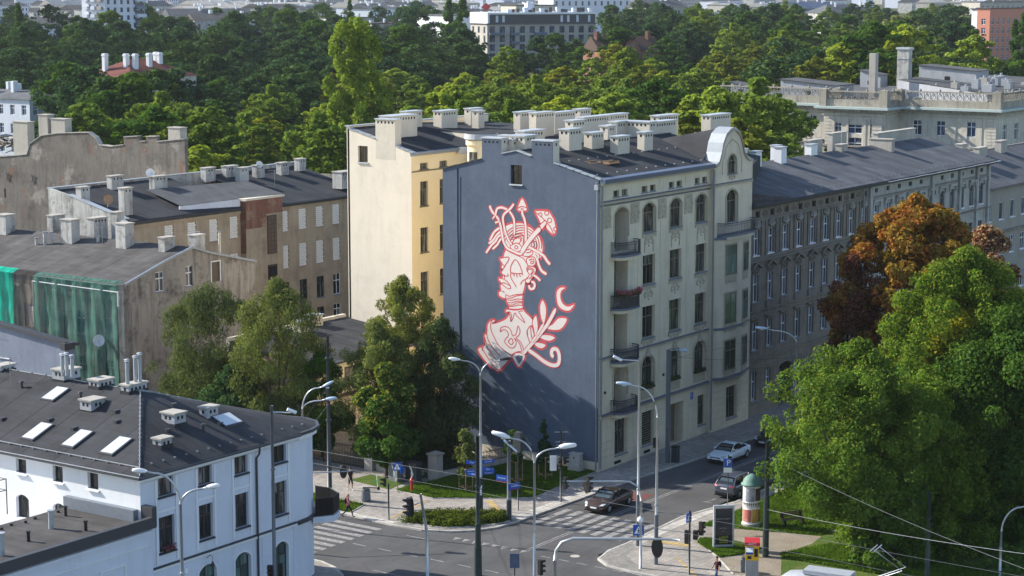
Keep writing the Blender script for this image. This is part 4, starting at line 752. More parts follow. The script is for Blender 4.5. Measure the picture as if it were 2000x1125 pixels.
# ================================================================== beige rear house with yellow court front
B2 = thing('tenement_house', 'beige rear house with one small attic window and a yellow courtyard front', 'apartment building', (13.6, 29, 0))
X2 = 13.6; Y2 = 29.0
wall(B2, 'X', X2, Y2, 36.5, 0, 22.08, [], M['beige'], name='gable_wall')
mb = MB()
def g2(y): return 23.25 + (y - 29) / 7.5 * 1.95
for a, b in ((29, 30.85), (30.85, 33.15), (33.15, 34.1), (35.27, 36.5)): mb.poly([(X2, a, 22.08), (X2, b, 22.08), (X2, b, g2(b)), (X2, a, g2(a))])
mb.poly([(X2, 34.1, 23.63), (X2, 35.27, 23.63), (X2, 35.27, g2(35.27)), (X2, 34.1, g2(34.1))])
a, b, c, d = 34.1, 35.27, 22.08, 23.63; x = X2
for q in ([(x,a,c),(x,a,d),(x+.3,a,d),(x+.3,a,c)], [(x,b,c),(x+.3,b,c),(x+.3,b,d),(x,b,d)], [(x,a,d),(x,b,d),(x+.3,b,d),(x+.3,a,d)], [(x,a,c),(x+.3,a,c),(x+.3,b,c),(x,b,c)]): mb.poly(q)
mb.build('gable_top', M['beige'], B2); window(B2, 'X', X2, a, b, c, d, 'H', 'frameb', 'glass', .28, .12, 'chim' if False else 'zinc')
chimney(B2, 13.592, 30.85, 14.5, 33.15, 22.5, 26.15, holes='X'); chimney(B2, 15.4, 32.6, 19.2, 34.1, 23.8, 26.3, holes='XY')
def vf(P, x0, x1, n, mat):
    (a, za), (b, zb) = P
    for i in range(n):
        t0, t1 = i/n, (i+1)/n - .02; l = .02 * (i % 2); q = [(a+(b-a)*t, za+(zb-za)*t+.1+l) for t in (t0, t1)]
        MB().extr([(x0, *q[0]), (x1, *q[0]), (x1, *q[1]), (x0, *q[1])], (0, 0, -.08)).build('verge_flashing', mat, B2)
vf([(28.8, 23.2), (30.8, 23.75)], 13.5, 14.1, 4, M['zinc']); vf([(33.2, 24.35), (36.6, 25.22)], 13.5, 14.1, 5, M['zinc'])
yw = []
for a, b in ((14.9, 16.1), (17.9, 19.1)):
    yw += [(a, b, 21.62, 22.2), (a, b, 18.2, 20.5), (a, b, 13.88, 16.2), (a, b, 9.6, 12.05), (a, b, 5.4, 7.8)]
wall(B2, 'Y', Y2, X2, 20.6, 0, 23.0, yw, M['yellow'], .25, 'court_wall')
for o in yw: window(B2, 'Y', Y2, *o[:4], 'T' if o[3]-o[2] > 1 else 'H', 'frameb', 'glass', .22, .08, 'frameb')
MB().extr([(X2, Y2-.35, 22.95), (X2, Y2-.4, 23.25), (X2, Y2+.1, 23.35), (X2, Y2+.1, 22.93)], (7.0, 0, 0)).build('eaves_fascia', M['zincd'], B2); MB().box(X2, Y2-.06, 21.42, 20.6, Y2-.002, 21.54).build('string_course', M['frameb'], B2)
MB().prism([(20.6, 29), (23.2, 26.4), (23.2, 36.5), (20.6, 36.5)], 0, 22.9).build('corner_block', M['yellow'], B2)
cm = MB(); cm.prism([(20.4, 28.7), (21.3, 28.2), (23.0, 26.2), (23.6, 26.6), (21.4, 29.4)], 22.7, 23.3); cm.build('corner_cornice', M['zinc'], B2)
window(B2, 'Y', 28.0, 20.9, 22.1, 21.5, 22.7, 'H', 'frameb', 'glass', -.4)
rf = MB().add([(13.7, 29.0, 23.33), (21, 29.0, 23.33), (23.5, 36.4, 25.25), (13.7, 36.4, 25.25), (24.5, 27, 23.6), (36, 27, 24.2), (36, 36.4, 24.6)], [(0, 1, 2, 3), (1, 4, 2), (4, 5, 6, 2)]).build('roof', M['felt'], B2)
sheets(rf, (14.2, 28.9, 23.33), (20.9, 28.9, 23.33), (23.3, 36.4, 25.25), (14.2, 36.4, 25.25), 8, M['felt'])
MB().box(13.6, 36.3, 0, 36, 36.6, 25.35).build('rear_wall', M['beige'], B2); MB().box(13.5, 36.2, 25.36, 36.1, 36.75, 25.46).build('parapet_capping', M['zinc'], B2)
wg = MB().prism([(23.2, 15.3), (36, 15.3), (36, 36.3), (23.2, 36.3)], 0, [24.0, 24.0, 24.6, 24.6]).build('rear_wing', M['beige'], B2); sheets(wg, (23.2, 15.3, 24.02), (36, 15.3, 24.02), (36, 36.3, 24.62), (23.2, 36.3, 24.62), 12, M['felt'])
tw = MB().lathe([(1.2, 0), (1.2, 24.4), (1.35, 24.6), (1.35, 25.0), (1.2, 25.05)], 11.2, 19.4, 28).build('round_turret', M['yellow'], B2, smooth=False); MB().lathe([(1.45, 25.06), (1.5, 25.1), (1.45, 25.55), (1.38, 25.56)], 11.2, 19.4, 28).build('turret_cornice', M['zinc'], tw); MB().box(11.2, 15.2, 0, 24, 20.9, 23.6).build('rear_link', M['yellow'], B2)
MB().cyl(11.2, 19.4, 25.57, 25.6, 1.36, seg=24).build('turret_roof', M['felt'], tw); MB().box(9.95, 19.0, 22.4, 10.08, 19.8, 24.0).build('window', M['glass'], tw)
for a in ((17.1+7.4, 22.6, 27.6, 23.4, 24.2, 26.5), (28.6, 23.2, 32.2, 24.0, 24.3, 26.3), (33.0, 23.2, 35.0, 24.0, 24.3, 26.4), (28.3, 32.0, 29.3, 32.8, 24.5, 26.2), (24.4, 33.6, 27.0, 34.6, 24.4, 26.3), (30.6, 34.6, 32.6, 35.4, 24.5, 26.2), (20.6, 34.9, 23.0, 35.7, 24.8, 26.4), (30.0, 28.2, 32.6, 29.0, 24.3, 26.1), (24.0, 17.0, 28.6, 17.8, 24.0, 26.3), (29.6, 18.0, 33.5, 18.8, 24.0, 26.2), (30.0, 12.5, 33.6, 13.4, 23.0, 26.3), (33.6, 9.0, 37.5, 10.0, 22.0, 26.3)): chimney(B2, *a)
MB().prism([(24.5, .4), (38, 6), (38, 15.2), (24.5, 15.2)], 20.0, [22.0, 22.4, 23.6, 23.6]).build('rear_link', M['felt'], B2)
# ================================================================== yellow gate house
BA = thing('gate_house', 'low yellow gate house with a dark felt roof and wooden gates behind the trees', 'outbuilding', (-2, 27, 0))
aw = [(1.4, 2.85, 3.75, 5.35), (5.0, 6.4, 3.6, 5.2), (1.0, 2.75, .06, 2.9, 0, .4)]
wall(BA, 'Y', 27, -2.5, 13.4, 0, 5.95, aw, M['yellow'], .2, 'front_wall')
for o in aw[:2]: frame_around(BA, 'Y', 27, *o[:4], .12, .04, 'wood'); window(BA, 'Y', 27, *o[:4], 'T', 'frameb', 'glass', .18, .08, 'wood')
for k in range(2):
    for j in range(5): MB().box(1.02 + k*.88 + j*.17, 27.3, .1, 1.16 + k*.88 + j*.17, 27.36, 2.85).build('gate_board', M['yel'] if False else M['yellow'], BA)
MB().box(-2.5, 26.7, 2.95, 4.4, 26.99, 3.2).build('canopy_beam', M['stain'], BA)
wall(BA, 'X', -2.5, 27, 37, 0, 5.95, [], M['brown'], name='side_wall', top=[(27, 6.0), (37, 7.2)])
sheets(BA, (-2.7, 26.7, 6.1), (13.5, 26.7, 6.1), (13.5, 37, 7.3), (-2.7, 37, 7.3), 14, M['felt'], 'roof_sheet'); MB().box(-2.6, 36.9, 6.2, 13.5, 37.3, 7.6).build('parapet', M['chim'], BA)
MB().extr([(-2.7, 26.6, 5.98), (-2.7, 26.55, 6.16), (-2.7, 26.9, 6.2), (-2.7, 26.9, 5.97)], (16, 0, 0)).build('gutter', M['dmet'], BA); MB().tube([(4.3, 26.75, 6.0), (4.3, 26.9, 5.6), (4.3, 26.9, .2)], .06, 8).build('downpipe', M['stain'], BA)
chimney(BA, 5.0, 35.2, 6.4, 36.2, 6.8, 8.1, holes='XY'); chimney(BA, 7.7, 36.0, 9.1, 37.0, 6.9, 8.2, holes='XY')
# ================================================================== grey house with scaffold net
B5 = thing('tenement_house', 'dilapidated grey house with green scaffold nets hung over its side and a grey felt roof', 'apartment building', (-4, 48.5, 0))
P5 = [(-4, 11.5), (1.26, 13.1), (4.9, 14.05), (7.3, 13.3), (13.7, 11.75)]
gw = [(0.1, 1.2, 10.35, 12.2), (4.05, 5.0, 10.4, 12.3), (7.55, 8.7, 10.4, 12.3), (4.0, 5.2, 6.4, 8.6), (3.95, 5.2, 1.6, 4.2)]
f = mp('Y', 48.5); mb = MB()
wall(B5, 'Y', 48.5, -4, 13.7, -.05, 10.3, [gw[3], gw[4]], M['oldgrey'], .25, 'gable_wall')
def g5(u):
    for (a, za), (b, zb) in zip(P5, P5[1:]):
        if a <= u <= b: return za + (zb-za)*(u-a)/(b-a)
cu = sorted({p[0] for p in P5} | {w for g_ in gw[:3] for w in g_[:2]})
for a, b in zip(cu, cu[1:]):
    h = [g_ for g_ in gw[:3] if g_[0] < (a+b)/2 < g_[1]]; z0 = 10.3
    if h:
        h = h[0]; mb.poly([f(a, 10.3, 0), f(b, 10.3, 0), f(b, h[2], 0), f(a, h[2], 0)]); mb.poly([f(a, h[3], 0), f(b, h[3], 0), f(b, g5(b), 0), f(a, g5(a), 0)])
        for q in ([(a, h[2]), (a, h[3])], [(b, h[2]), (b, h[3])], [(a, h[3]), (b, h[3])], [(a, h[2]), (b, h[2])]): mb.poly([f(*q[0], 0), f(*q[1], 0), f(*q[1], .3), f(*q[0], .3)])
    else: mb.poly([f(a, 10.3, 0), f(b, 10.3, 0), f(b, g5(b), 0), f(a, g5(a), 0)])
mb.build('gable_top', M['oldgrey'], B5)
window(B5, 'Y', 48.5, *gw[0], 'T', 'framew', 'glass', .12, .1); window(B5, 'Y', 48.5, *gw[1], 'T', 'framew', 'glass', .12, .1, lab='window with a broken upper pane'); 
frame_around(B5, 'Y', 48.5, *gw[2], .1, .05, 'framew'); MB().box(7.55, 48.6, 10.4, 8.7, 48.7, 12.3).build('boarded_window', M['yellow'] if False else M['wood'], B5); window(B5, 'Y', 48.5, *gw[3], 'T', 'framew', 'glassb', .15, .1); window(B5, 'Y', 48.5, *gw[4], 'T', 'framed', 'glass', .15, .1)
sw = [(y, y + 1.25, z, z + 2.2) for z in (6.5, 2.2) for y in (49.9, 53.6, 57.0, 60.5, 64.2)]
wall(B5, 'X', -4, 48.5, 74, -.05, 11.4, sw, M['concrete'], .2, 'net_side_wall')
for i, o in enumerate(sw):
    if i in (1, 5, 6): window(B5, 'X', -4, *o, 'T', 'framew', 'glassb', .15, .1)
    else:
        k = MB().box(-3.85, o[0], o[2], -3.8, o[1], o[3]).build('blocked_window', M['mortar'], B5)
        for r in range(9):
            off_ = .3 if r % 2 else 0
            for c_ in range(3):
                a_ = max(o[0], o[0] + c_ * .5 - off_*.8); b_ = min(o[1], o[0] + (c_+1) * .5 - off_*.8 - .02)
                if b_ - a_ > .06: MB().box(-3.88, a_, o[2] + r*.244, -3.845, b_, o[2] + r*.244 + .22).build('block', M['block'], k)
rb = MB().add([(-4.1, 48.4, 11.5), (-4.1, 74, 11.5), (4.9, 74, 14.05), (4.9, 48.4, 14.05), (13.8, 48.4, 11.75), (13.8, 74, 11.75)], [(0, 1, 2, 3), (3, 2, 5, 4)]).build('roof', M['felt3'], B5)
sheets(rb, (-4.25, 48.3, 11.5), (-4.25, 74, 11.5), (4.9, 74, 14.03), (4.9, 48.3, 14.03), 24, M['felt3'])
vg = MB()
for (a, za), (b, zb) in zip(P5, P5[1:]): MB().extr([(a, 48.25, za+.1), (b, 48.25, zb+.1), (b, 48.25, zb-.12), (a, 48.25, za-.12)], (0, .24, 0)).build('verge_flashing', M['zincd'], B5)
MB().box(13.45, 48.55, 0, 13.7, 74, 11.7).build('rear_wall', M['oldgrey'], B5)
# nets: three sheets of cloth with folds, hung in front of the side
def net(name, y0, y1, z0, z1, mat, lab, seedv):
    ny, nz = 46, 26; m = MB(); rr = random.Random(seedv); ph = [rr.uniform(0, 6) for _ in range(6)]
    for j in range(nz + 1):
        for i in range(ny + 1):
            y = y0 + (y1-y0)*i/ny; z = z0 + (z1-z0)*j/nz; s = 1 - j/nz
            x = -4.42 - .10*math.sin(y*2.3+ph[0]+z*.25) - .06*math.sin(y*5.1+ph[1]-z*.4) - .12*s*math.sin(y*.9+ph[2]) - .03*math.sin(z*3+ph[3])
            m.v.append((x, y, z))
    for j in range(nz):
        for i in range(ny): k = j*(ny+1)+i; m.f.append((k, k+1, k+ny+2, k+ny+1)); m.mi.append(0)
    m.add([(-4.44, y0, z1), (-4.44, y1, z1), (-3.6, y1, z1+.32), (-3.6, y0, z1+.32)], [(0, 1, 2, 3)])
    o = m.build(name, mat, B5, smooth=True); o['label'] = lab; return o
net('scaffold_net', 48.9, 60.0, .3, 11.45, M['net'], 'pale green transparent net', 1); net('scaffold_net', 60.05, 62.7, .3, 11.5, M['netd'], 'dark brown net', 2); net('scaffold_net', 62.75, 74, .3, 11.55, M['netb'], 'bright green net', 3)
m = MB()
for y in (49.0, 50.6, 52.2, 54.3, 56.0, 58.2, 60.0): m = MB().tube([(-4.3, y, .2), (-4.3, y, 11.3)], .03, 5).build('scaffold_pole', M['black' if y != 60.0 else 'galv'], B5)
for z in (2.0, 4.2, 6.3, 8.5, 10.5): MB().tube([(-4.28, 49.0, z), (-4.28, 60.0, z)], .025, 5).build('scaffold_pole', M['wood'], B5)
MB().tube([(-4.5, 48.6, 10.9), (-4.5, 60, 11.0)], .035, 5).build('gutter_rail', M['framew'], B5); MB().tube([(-4.55, 48.65, 11.0), (-4.5, 48.7, 9.6)], .06, 6).build('downpipe', M['framew'], B5)
for y in (48.4, 48.15): MB().tube([(-3.7 + (48.4-y)*2, 48.35, 9.5), (-3.7 + (48.4-y)*2, 48.35, .2)], .045, 6).build('downpipe', M['oldgrey'], B5)
for k, a in enumerate(((3.05, 55.3, 4.2, 56.6, 13.2, 15.9), (2.9, 62.5, 4.0, 64.0, 13.4, 15.8), (8.2, 65.0, 10.1, 66.0, 12.5, 15.3), (3.2, 50.3, 4.6, 51.1, 13.0, 14.9), (7.5, 70.2, 9.2, 71.0, 12.9, 15.3), (3.4, 72.5, 4.6, 73.9, 13.3, 15.6), (5.6, 48.6, 6.9, 49.5, 12.8, 15.0), (9.6, 63.2, 10.6, 64.0, 12.6, 15.9))):
    chimney(B5, *a, mat='oldwhite', cap='concrete', holes='Y' if k == 2 else '')
for x, y, z, h, r, mt in ((2.0, 66.5, 13.1, .8, .16, 'oldwhite'), (2.2, 65.5, 13.2, 1.3, .18, 'oldwhite'), (2.6, 65.0, 13.3, 1.2, .14, 'zinc'), (4.0, 60.0, 13.7, .6, .15, 'oldwhite'), (4.4, 57.5, 13.9, .35, .2, 'zincd'), (8.4, 51.0, 13.0, 1.9, .16, 'wood'), (9.2, 48.9, 12.8, 2.2, .12, 'beige'), (7.0, 50.1, 13.2, 1.5, .1, 'chim')):
    v = MB().cyl(x, y, z - .3, z + h, r, seg=10).build('vent_pipe', M[mt], B5); MB().cyl(x, y, z + h + .005, z + h + .09, r * 1.5, seg=10).build('vent_cap', M['zincd'], v)
dots = MB()
for i in range(38): y = 49.5 + i*.6; dots.box(4.85, y, 14.06, 4.95, y + .1, 14.14)
dots.build('ridge_lugs', M['zincd'], B5, kind='stuff')
# ================================================================== brown house with blocked windows
B3 = thing('tenement_house', 'brown run-down house with blocked-up windows and a red brick stair tower', 'apartment building', (12.6, 65, 0))
cl = [36.25, 39.35, 42.3, 45.25]; cr = [18.1, 21.5, 24.8, 28.0]; w3 = []
for c in cl: w3 += [(c, c+1.3, 11.2, 13.5), (c, c+1.3, 7.0, 9.6), (c, c+1.3, 3.0, 5.45), (c, c+1.3, -.2+.3, 1.9)]
for c in cr: w3 += [(c, c+1.3, 11.3, 13.65), (c, c+1.3, 7.1, 9.6), (c, c+1.3, 3.0, 5.4)]
wall(B3, 'Y', 65, 12.6, 52, -.05, 14.3, w3, M['brown'], .16, 'front_wall')
for o in w3:
    if o[3] > 6:
        k = MB().box(o[0], 65.12, o[2], o[1], 65.16, o[3]).build('blocked_window', M['mortar'], B3)
        for r in range(10):
            h = (o[3]-o[2])/10; c0 = o[0] + (.0 if r % 2 else -.35)
            for c_ in range(3):
                a_ = max(o[0]+.01, c0 + c_*.62); b_ = min(o[1]-.01, c0 + (c_+1)*.62 - .03)
                if b_ - a_ > .08: link_mesh('block', MB().box(0, 0, 0, b_-a_, .07, h-.035).mesh('block', M['block']), k, (a_ - 12.6, 65.05 + rnd.uniform(0, .02) - 65, o[2] + r*h + .02))
        MB().box(o[0]-.08, 64.9, o[2]-.12, o[1]+.08, 64.998, o[2]-.02).build('window_ledge', M['brown'], B3)
    else: window(B3, 'Y', 65, *o[:4], 'T', 'framew' if o[0] > 45 else 'framed', 'glass', .14, .08)
sheets(B3, (12.7, 64.7, 14.6), (30.0, 64.7, 14.6), (30.0, 76, 17.2), (12.7, 76, 17.2), 15, M['felt']); sheets(B3, (35.7, 64.7, 14.35), (52, 64.7, 14.35), (52, 76, 17.0), (35.7, 76, 17.0), 15, M['felt'])
MB().extr([(12.6, 64.6, 14.25), (12.6, 64.55, 14.55), (12.6, 65.1, 14.62), (12.6, 65.1, 14.25)], (17.2, 0, 0)).build('gutter', M['dmet'], B3); MB().extr([(35.8, 64.6, 14.05), (35.8, 64.55, 14.33), (35.8, 65.1, 14.42), (35.8, 65.1, 14.05)], (16.2, 0, 0)).build('gutter', M['dmet'], B3)
MB().box(12.6, 64.8, 13.9, 29.6, 64.998, 14.2).build('cornice', M['brown'], B3)
MB().extr([(12.58, 65, -.05), (12.58, 76, -.05), (12.58, 76, 17.5), (12.58, 72.9, 16.9), (12.58, 65, 14.9)], (-.3, 0, 0)).build('side_wall', M['oldwhite'], B3); MB().extr([(12.2, 64.8, 15.0), (12.2, 73, 17.0), (12.9, 73, 17.0), (12.9, 64.8, 15.0)], (0, 0, -.08)).build('parapet_capping', M['capm'], B3)
MB().box(12.6, 75.9, 0, 52, 76.2, 17.4).build('rear_wall', M['oldwhite'], B3); MB().box(12.4, 75.8, 17.41, 52, 76.3, 17.5).build('parapet_capping', M['zinc'], B3)
MB().box(51.8, 65.1, 0, 52, 76, 16.2).build('end_wall', M['oldgrey'], B3)
st = MB().box(29.7, 64.2, -.05, 35.7, 70, 15.3).build('stair_tower', M['brown'], B3); MB().box(29.68, 64.18, 12.2, 33.0, 64.199, 15.28).build('brick_patch', M['brick'], st); MB().box(33.0, 64.185, 13.6, 35.68, 64.199, 15.28).build('brick_patch', M['brick'], st); MB().box(29.685, 64.2, 9.5, 29.699, 66.0, 15.2).build('brick_patch', M['brick'], st)
MB().box(29.5, 64.0, 15.31, 35.9, 65.5, 15.55).build('tower_cornice', M['chim'], st); MB().add([(21.5, 66, 15.4), (35.8, 64.1, 15.62), (36.2, 70, 16.7), (22.5, 72, 16.7)], [(0, 1, 2, 3)]).build('tower_roof', M['felt2'], st); MB().extr([(21.5, 66.0, 15.35), (29.6, 64.9, 15.5), (29.6, 64.9, 14.2), (21.5, 66.0, 15.0)], (0, .2, 0)).build('dormer_wall', M['white'], st)
MB().box(33.1, 64.1, 9.1, 34.6, 64.19, 13.4).build('blocked_stair_window', M['stain'], st)
for r in range(9):
    for c_ in range(3): MB().box(33.14 + c_*.5, 64.07, 9.15 + r*.47, 33.58 + c_*.5, 64.1, 9.56 + r*.47).build('block', M['wood'], st)
MB().box(33.1, 64.12, 4.6, 34.6, 64.19, 7.9).build('door', M['stain'], st); MB().box(33.2, 64.09, 6.6, 34.5, 64.12, 7.7).build('door_panel', M['dark'], st)
for i, a in enumerate(((12.7, 71.5, 13.9, 72.3, 16.2, 17.7), (13.8, 66.4, 15.0, 67.2, 15.0, 17.8), (19.5, 74.0, 21.2, 74.8, 16.6, 18.2), (24.0, 72.2, 26.0, 73.0, 16.4, 17.9), (34.0, 74.1, 35.6, 74.9, 16.5, 18.0), (37.9, 74.5, 39.8, 75.3, 16.5, 17.9), (38.0, 72.5, 39.4, 73.3, 16.3, 17.8), (41.6, 73.2, 42.9, 74.0, 16.4, 17.8), (45.8, 73.2, 47.2, 74.0, 16.4, 17.8), (49.4, 73.5, 50.6, 74.3, 16.6, 18.0), (48.2, 66.0, 50.5, 67.4, 15.0, 16.9))): chimney(B3, *a, mat='oldwhite', cap='concrete', holes='Y', step=.5)
# ================================================================== bare fire wall
B4 = thing('fire_wall', 'tall bare grey fire wall of a demolished house with stepped broken top', 'wall', (35, 78, 0))
prof = [(120, 18.6), (109.6, 17.6), (104.7, 18.1), (104.1, 19.4), (102, 20.5), (99.1, 20.9), (93.9, 21.2), (92.7, 20.6), (92.1, 19.8), (90.2, 19.7), (88.05, 20.0), (88.0, 20.9), (85.65, 21.1), (85.3, 20.5), (84.4, 20.6), (84.35, 21.1), (82.7, 21.2), (82.55, 20.6), (78.2, 21.1)]
MB().extr([(35, y, z) for y, z in prof] + [(35, 78.2, 0), (35, 120, 0)], (.5, 0, 0)).build('wall', M['firewall'], B4)
for (a, za), (b, zb) in zip(prof, prof[1:]):
    if abs(a-b) > .6: MB().extr([(34.9, a, za+.02), (34.9, b, zb+.02), (35.6, b, zb+.02), (35.6, a, za+.02)], (0, 0, .1)).build('coping_piece', M['concrete'], B4)
for y0, y1, z0, z1 in ((79.0, 80.9, 21.1, 22.3), (98, 100.4, 20.9, 22.6), (101.0, 102.6, 20.7, 23.0), (104.6, 107.2, 18.3, 22.0)): chimney(B4, 35.1, y0, 36.2, y1, z0 - .3, z1, 'concrete', '', 'concrete')
for i in range(46):
    y = rnd.uniform(105, 119); z = 18.2 + rnd.uniform(0, 1.6) + (y-105)*.06; l = rnd.uniform(1, 3); an = rnd.uniform(-.4, .6)
    MB().extr([(35.6, y, z), (35.6, y + l*math.cos(an), z + l*math.sin(an)), (35.6, y + l*math.cos(an), z + l*math.sin(an) + .12), (35.6, y, z+.12)], (rnd.uniform(.2, 1.5), .1, .1)).build('broken_beam' if i % 3 else 'tarpaulin_scrap', M['oldwhite' if i % 2 else 'wood'] if i % 3 else M['black'], B4)
for y in (103.5, 108): 
    for s in (-1, 1): MB().tube([(34.9, y, 15.2 - .5*s), (34.9, y + .45, 15.2 + .5*s)], .04, 4).build('tie_rod_anchor', M['black'], B4)
for y, z in ((99.5, 12.9), (108.8, 12.6)): MB().box(34.98, y, z, 35.01, y + .3, z + 1.1).build('slit_opening', M['dark'], B4)
# ================================================================== low block, its blue-grey shade put into the wall colour
B6 = thing('outbuilding', 'low shade-toned wall of a house with one white window behind the white corner house', 'outbuilding', (-12, 47.3, 0))
M['shadewall'] = plaster('shade_tinted_render', (.21, .24, .32), .15, (.12, .13, .17), .3, .4); wall(B6, 'X', -12, 47.6, 66, 0, 5.3, [], M['shadewall'], name='wall'); m = MB()
for a, b in ((47.6, 54.9), (56.3, 66)): m.poly([(-12, a, 5.3), (-12, b, 5.3), (-12, b, 7.45 + (b-48.1)*.1), (-12, a, 7.45 + (a-48.1)*.1)])
m.poly([(-12, 54.9, 6.95), (-12, 56.3, 6.95), (-12, 56.3, 8.27), (-12, 54.9, 8.13)]); m.build('upper_wall', M['shadewall'], B6)
window(B6, 'X', -12, 54.9, 56.3, 5.3, 6.95, 'H', 'framew', 'glassb', .1, .1, 'zinc')
MB().extr([(-12.3, 47.3, 7.6), (-12.3, 66, 9.45), (-10.6, 66, 9.2), (-10.6, 47.3, 7.3)], (0, 0, -.25)).build('roof', M['dmet'], B6); MB().box(-12.6, 47.0, 6.9, -11.4, 47.55, 7.5).build('gutter_end', M['dmet'], B6); MB().box(-11.98, 47.6, 0, -10.8, 66, 7.1).build('core', M['shadewall'], B6)
# ================================================================== white corner house, front left
B7 = thing('corner_house', 'white three-storey corner house with a rounded end, dark hipped felt roof and skylights', 'apartment building', (-50, 0, 0))
s7 = []; cw = [(-48.55, -47.25), (-45.15, -43.95), (-41.95, -40.75), (-38.3, -37.15)]
for a, b in cw: s7 += [(a, b, 8.35, 9.58), (a, b, 4.95, 7.12)]
s7 += [(-45.3, -43.75, .6, 3.35, .4), (-42.1, -40.65, .6, 3.35, .4), (-38.4, -37.1, .5, 3.2, .4)]
wall(B7, 'Y', 0, -50, -36.2, .05, 9.6, s7, M['white'], .28, 'street_wall')
for o in s7: window(B7, 'Y', 0, *o[:4], 'H' if o[3] > 8 else 'T', 'framed', 'glass' if o[3] > 4 else 'glassg', .25, .12 if o[3] > 4 else 0, 'dmet')
for o in s7[-3:]: frame_around(B7, 'Y', 0, *o[:4], .12, .05, 'whitetrim', rise=.4)
for a, b in cw:
    for u in (a - .28, b + .1): MB().box(u, -.06, 4.35, u + .16, -.001, 9.45).build('pilaster_strip', M['whitetrim'], B7)
    MB().box(a - .1, -.05, 7.42, b + .08, -.001, 7.56).build('moulding', M['whitetrim'], B7); MB().box(a - .05, -.02, 7.62, b + .05, -.001, 8.2).build('window_apron', M['whitetrim'] if False else M['white'], B7)
belt(B7, 'Y', 0, -50.0, -36.3, 4.15, .2, .2, 'whitetrim', 'dmet')
MB().extr([(-50.1, -.05, 9.5), (-50.1, -.28, 9.62), (-50.1, -.35, 9.85), (-50.1, 0, 9.9)], (13.9, 0, 0)).build('cornice', M['whitetrim'], B7)
MB().tube([(-40.0, -.35, 9.8), (-40.0, -.3, 9.4), (-40.05, -.1, 9.1), (-40.05, -.1, .1)], .07, 8).build('downpipe', M['dmet'], B7)
# rounded end
arc = [(-36.2, 0.0), (-35.0, .12), (-34.0, .5), (-33.2, 1.3), (-32.9, 2.3), (-33.1, 3.4), (-33.9, 4.4), (-35.0, 5.0)]
m = MB()
for p, q in zip(arc, arc[1:]): m.poly([(p[0], p[1], .05), (q[0], q[1], .05), (q[0], q[1], 9.6), (p[0], p[1], 9.6)])
m.poly([(-35.0, 5.0, .05), (-42.5, 7.2, .05), (-42.5, 7.2, 12.9), (-35.0, 5.0, 10.0)]); m.poly([(-42.5, 7.2, .05), (-42.5, 26, .05), (-42.5, 26, 12.9), (-42.5, 7.2, 12.9)]); m.build('rounded_wall', M['white'], B7)
def ringp(nm, arc, o0, o1, z0, z1, mat, par):
    a = off(arc, -o0); b = off(arc, -o1); mb = MB()
    for i in range(len(arc)-1): mb.prism([a[i], a[i+1], b[i+1], b[i]], z0, z1)
    return mb.build(nm, mat, par)
# off() uses left normal; outside of this arc is to its right
ringp('cornice_round', arc, .0, .3, 9.55, 9.88, M['whitetrim'], B7); ringp('gutter_round', arc, .28, .48, 9.86, 10.06, M['dmet'], B7); ringp('belt_round', arc, .0, .18, 3.95, 4.2, M['dmet'], B7)
for i in range(7): MB().box(-36.6, -.03, .6 + i*.5, -36.1, -.001, 1.02 + i*.5).build('quoin_block', M['white'], B7); MB().box(-39.6, -.03, .6 + i*.5, -38.95, -.001, 1.02 + i*.5).build('quoin_block', M['white'], B7)
# balcony at the tip
bs = MB().prism([(-34.4, .2), (-33.2, -.6), (-32.0, -.1), (-31.3, 1.2), (-31.4, 2.6), (-32.9, 2.6), (-33.2, 1.3)], 3.6, 4.0).build('corner_balcony', M['white'], B7); MB().prism([(-34.2, .2), (-33.2, -.45), (-32.1, 0), (-31.5, 1.2), (-31.55, 2.5), (-32.9, 2.5), (-33.2, 1.3)], 4.0, 4.1).build('balcony_floor', M['dmet'], bs); op = [(-34.2, .1), (-33.2, -.5), (-32.1, -.05), (-31.4, 1.2), (-31.5, 2.5)]
r = MB(); r.tube([(p[0], p[1], 5.2) for p in op], .03, 6); r.tube([(p[0], p[1], 4.25) for p in op], .02, 5)
for p, q in zip(op, op[1:]):
    for k in range(12): t = k/12; x = p[0]*(1-t)+q[0]*t; y = p[1]*(1-t)+q[1]*t; r.box(x-.045, y-.045, 4.1, x+.045, y+.045, 5.2)
r.build('railing', M['black'], bs, kind='stuff')
# side wall towards the low roof
l7 = [(3.47, 4.37, 8.6, 9.62), (6.5, 7.37, 8.6, 9.62), (9.72, 10.64, 8.7, 9.72), (9.6, 10.76, 5.9, 8.6+.0 - .0 if False else 8.35, .3), (6.35, 7.5, 5.9, 7.3, .25)]
l7[3] = (9.6, 10.76, 5.88, 7.36, .25)
wall(B7, 'X', -50, 0, 26, .05, 9.9, l7, M['whitetrim'], .3, 'side_wall')
for o in l7[:3]: window(B7, 'X', -50, *o[:4], 'S', 'framed', 'glass', .27, .14, 'whitetrim')
for o in l7[3:]: window(B7, 'X', -50, *o[:4], 'H', 'framed', 'glass', .27)
MB().extr([(-50.0, -.3, 9.6), (-50.25, -.3, 9.7), (-50.3, -.3, 9.95), (-50.0, -.3, 9.95)], (0, 26.3, 0)).build('cornice', M['whitetrim'], B7)
A7 = (-42.6, 7.3, 12.95)
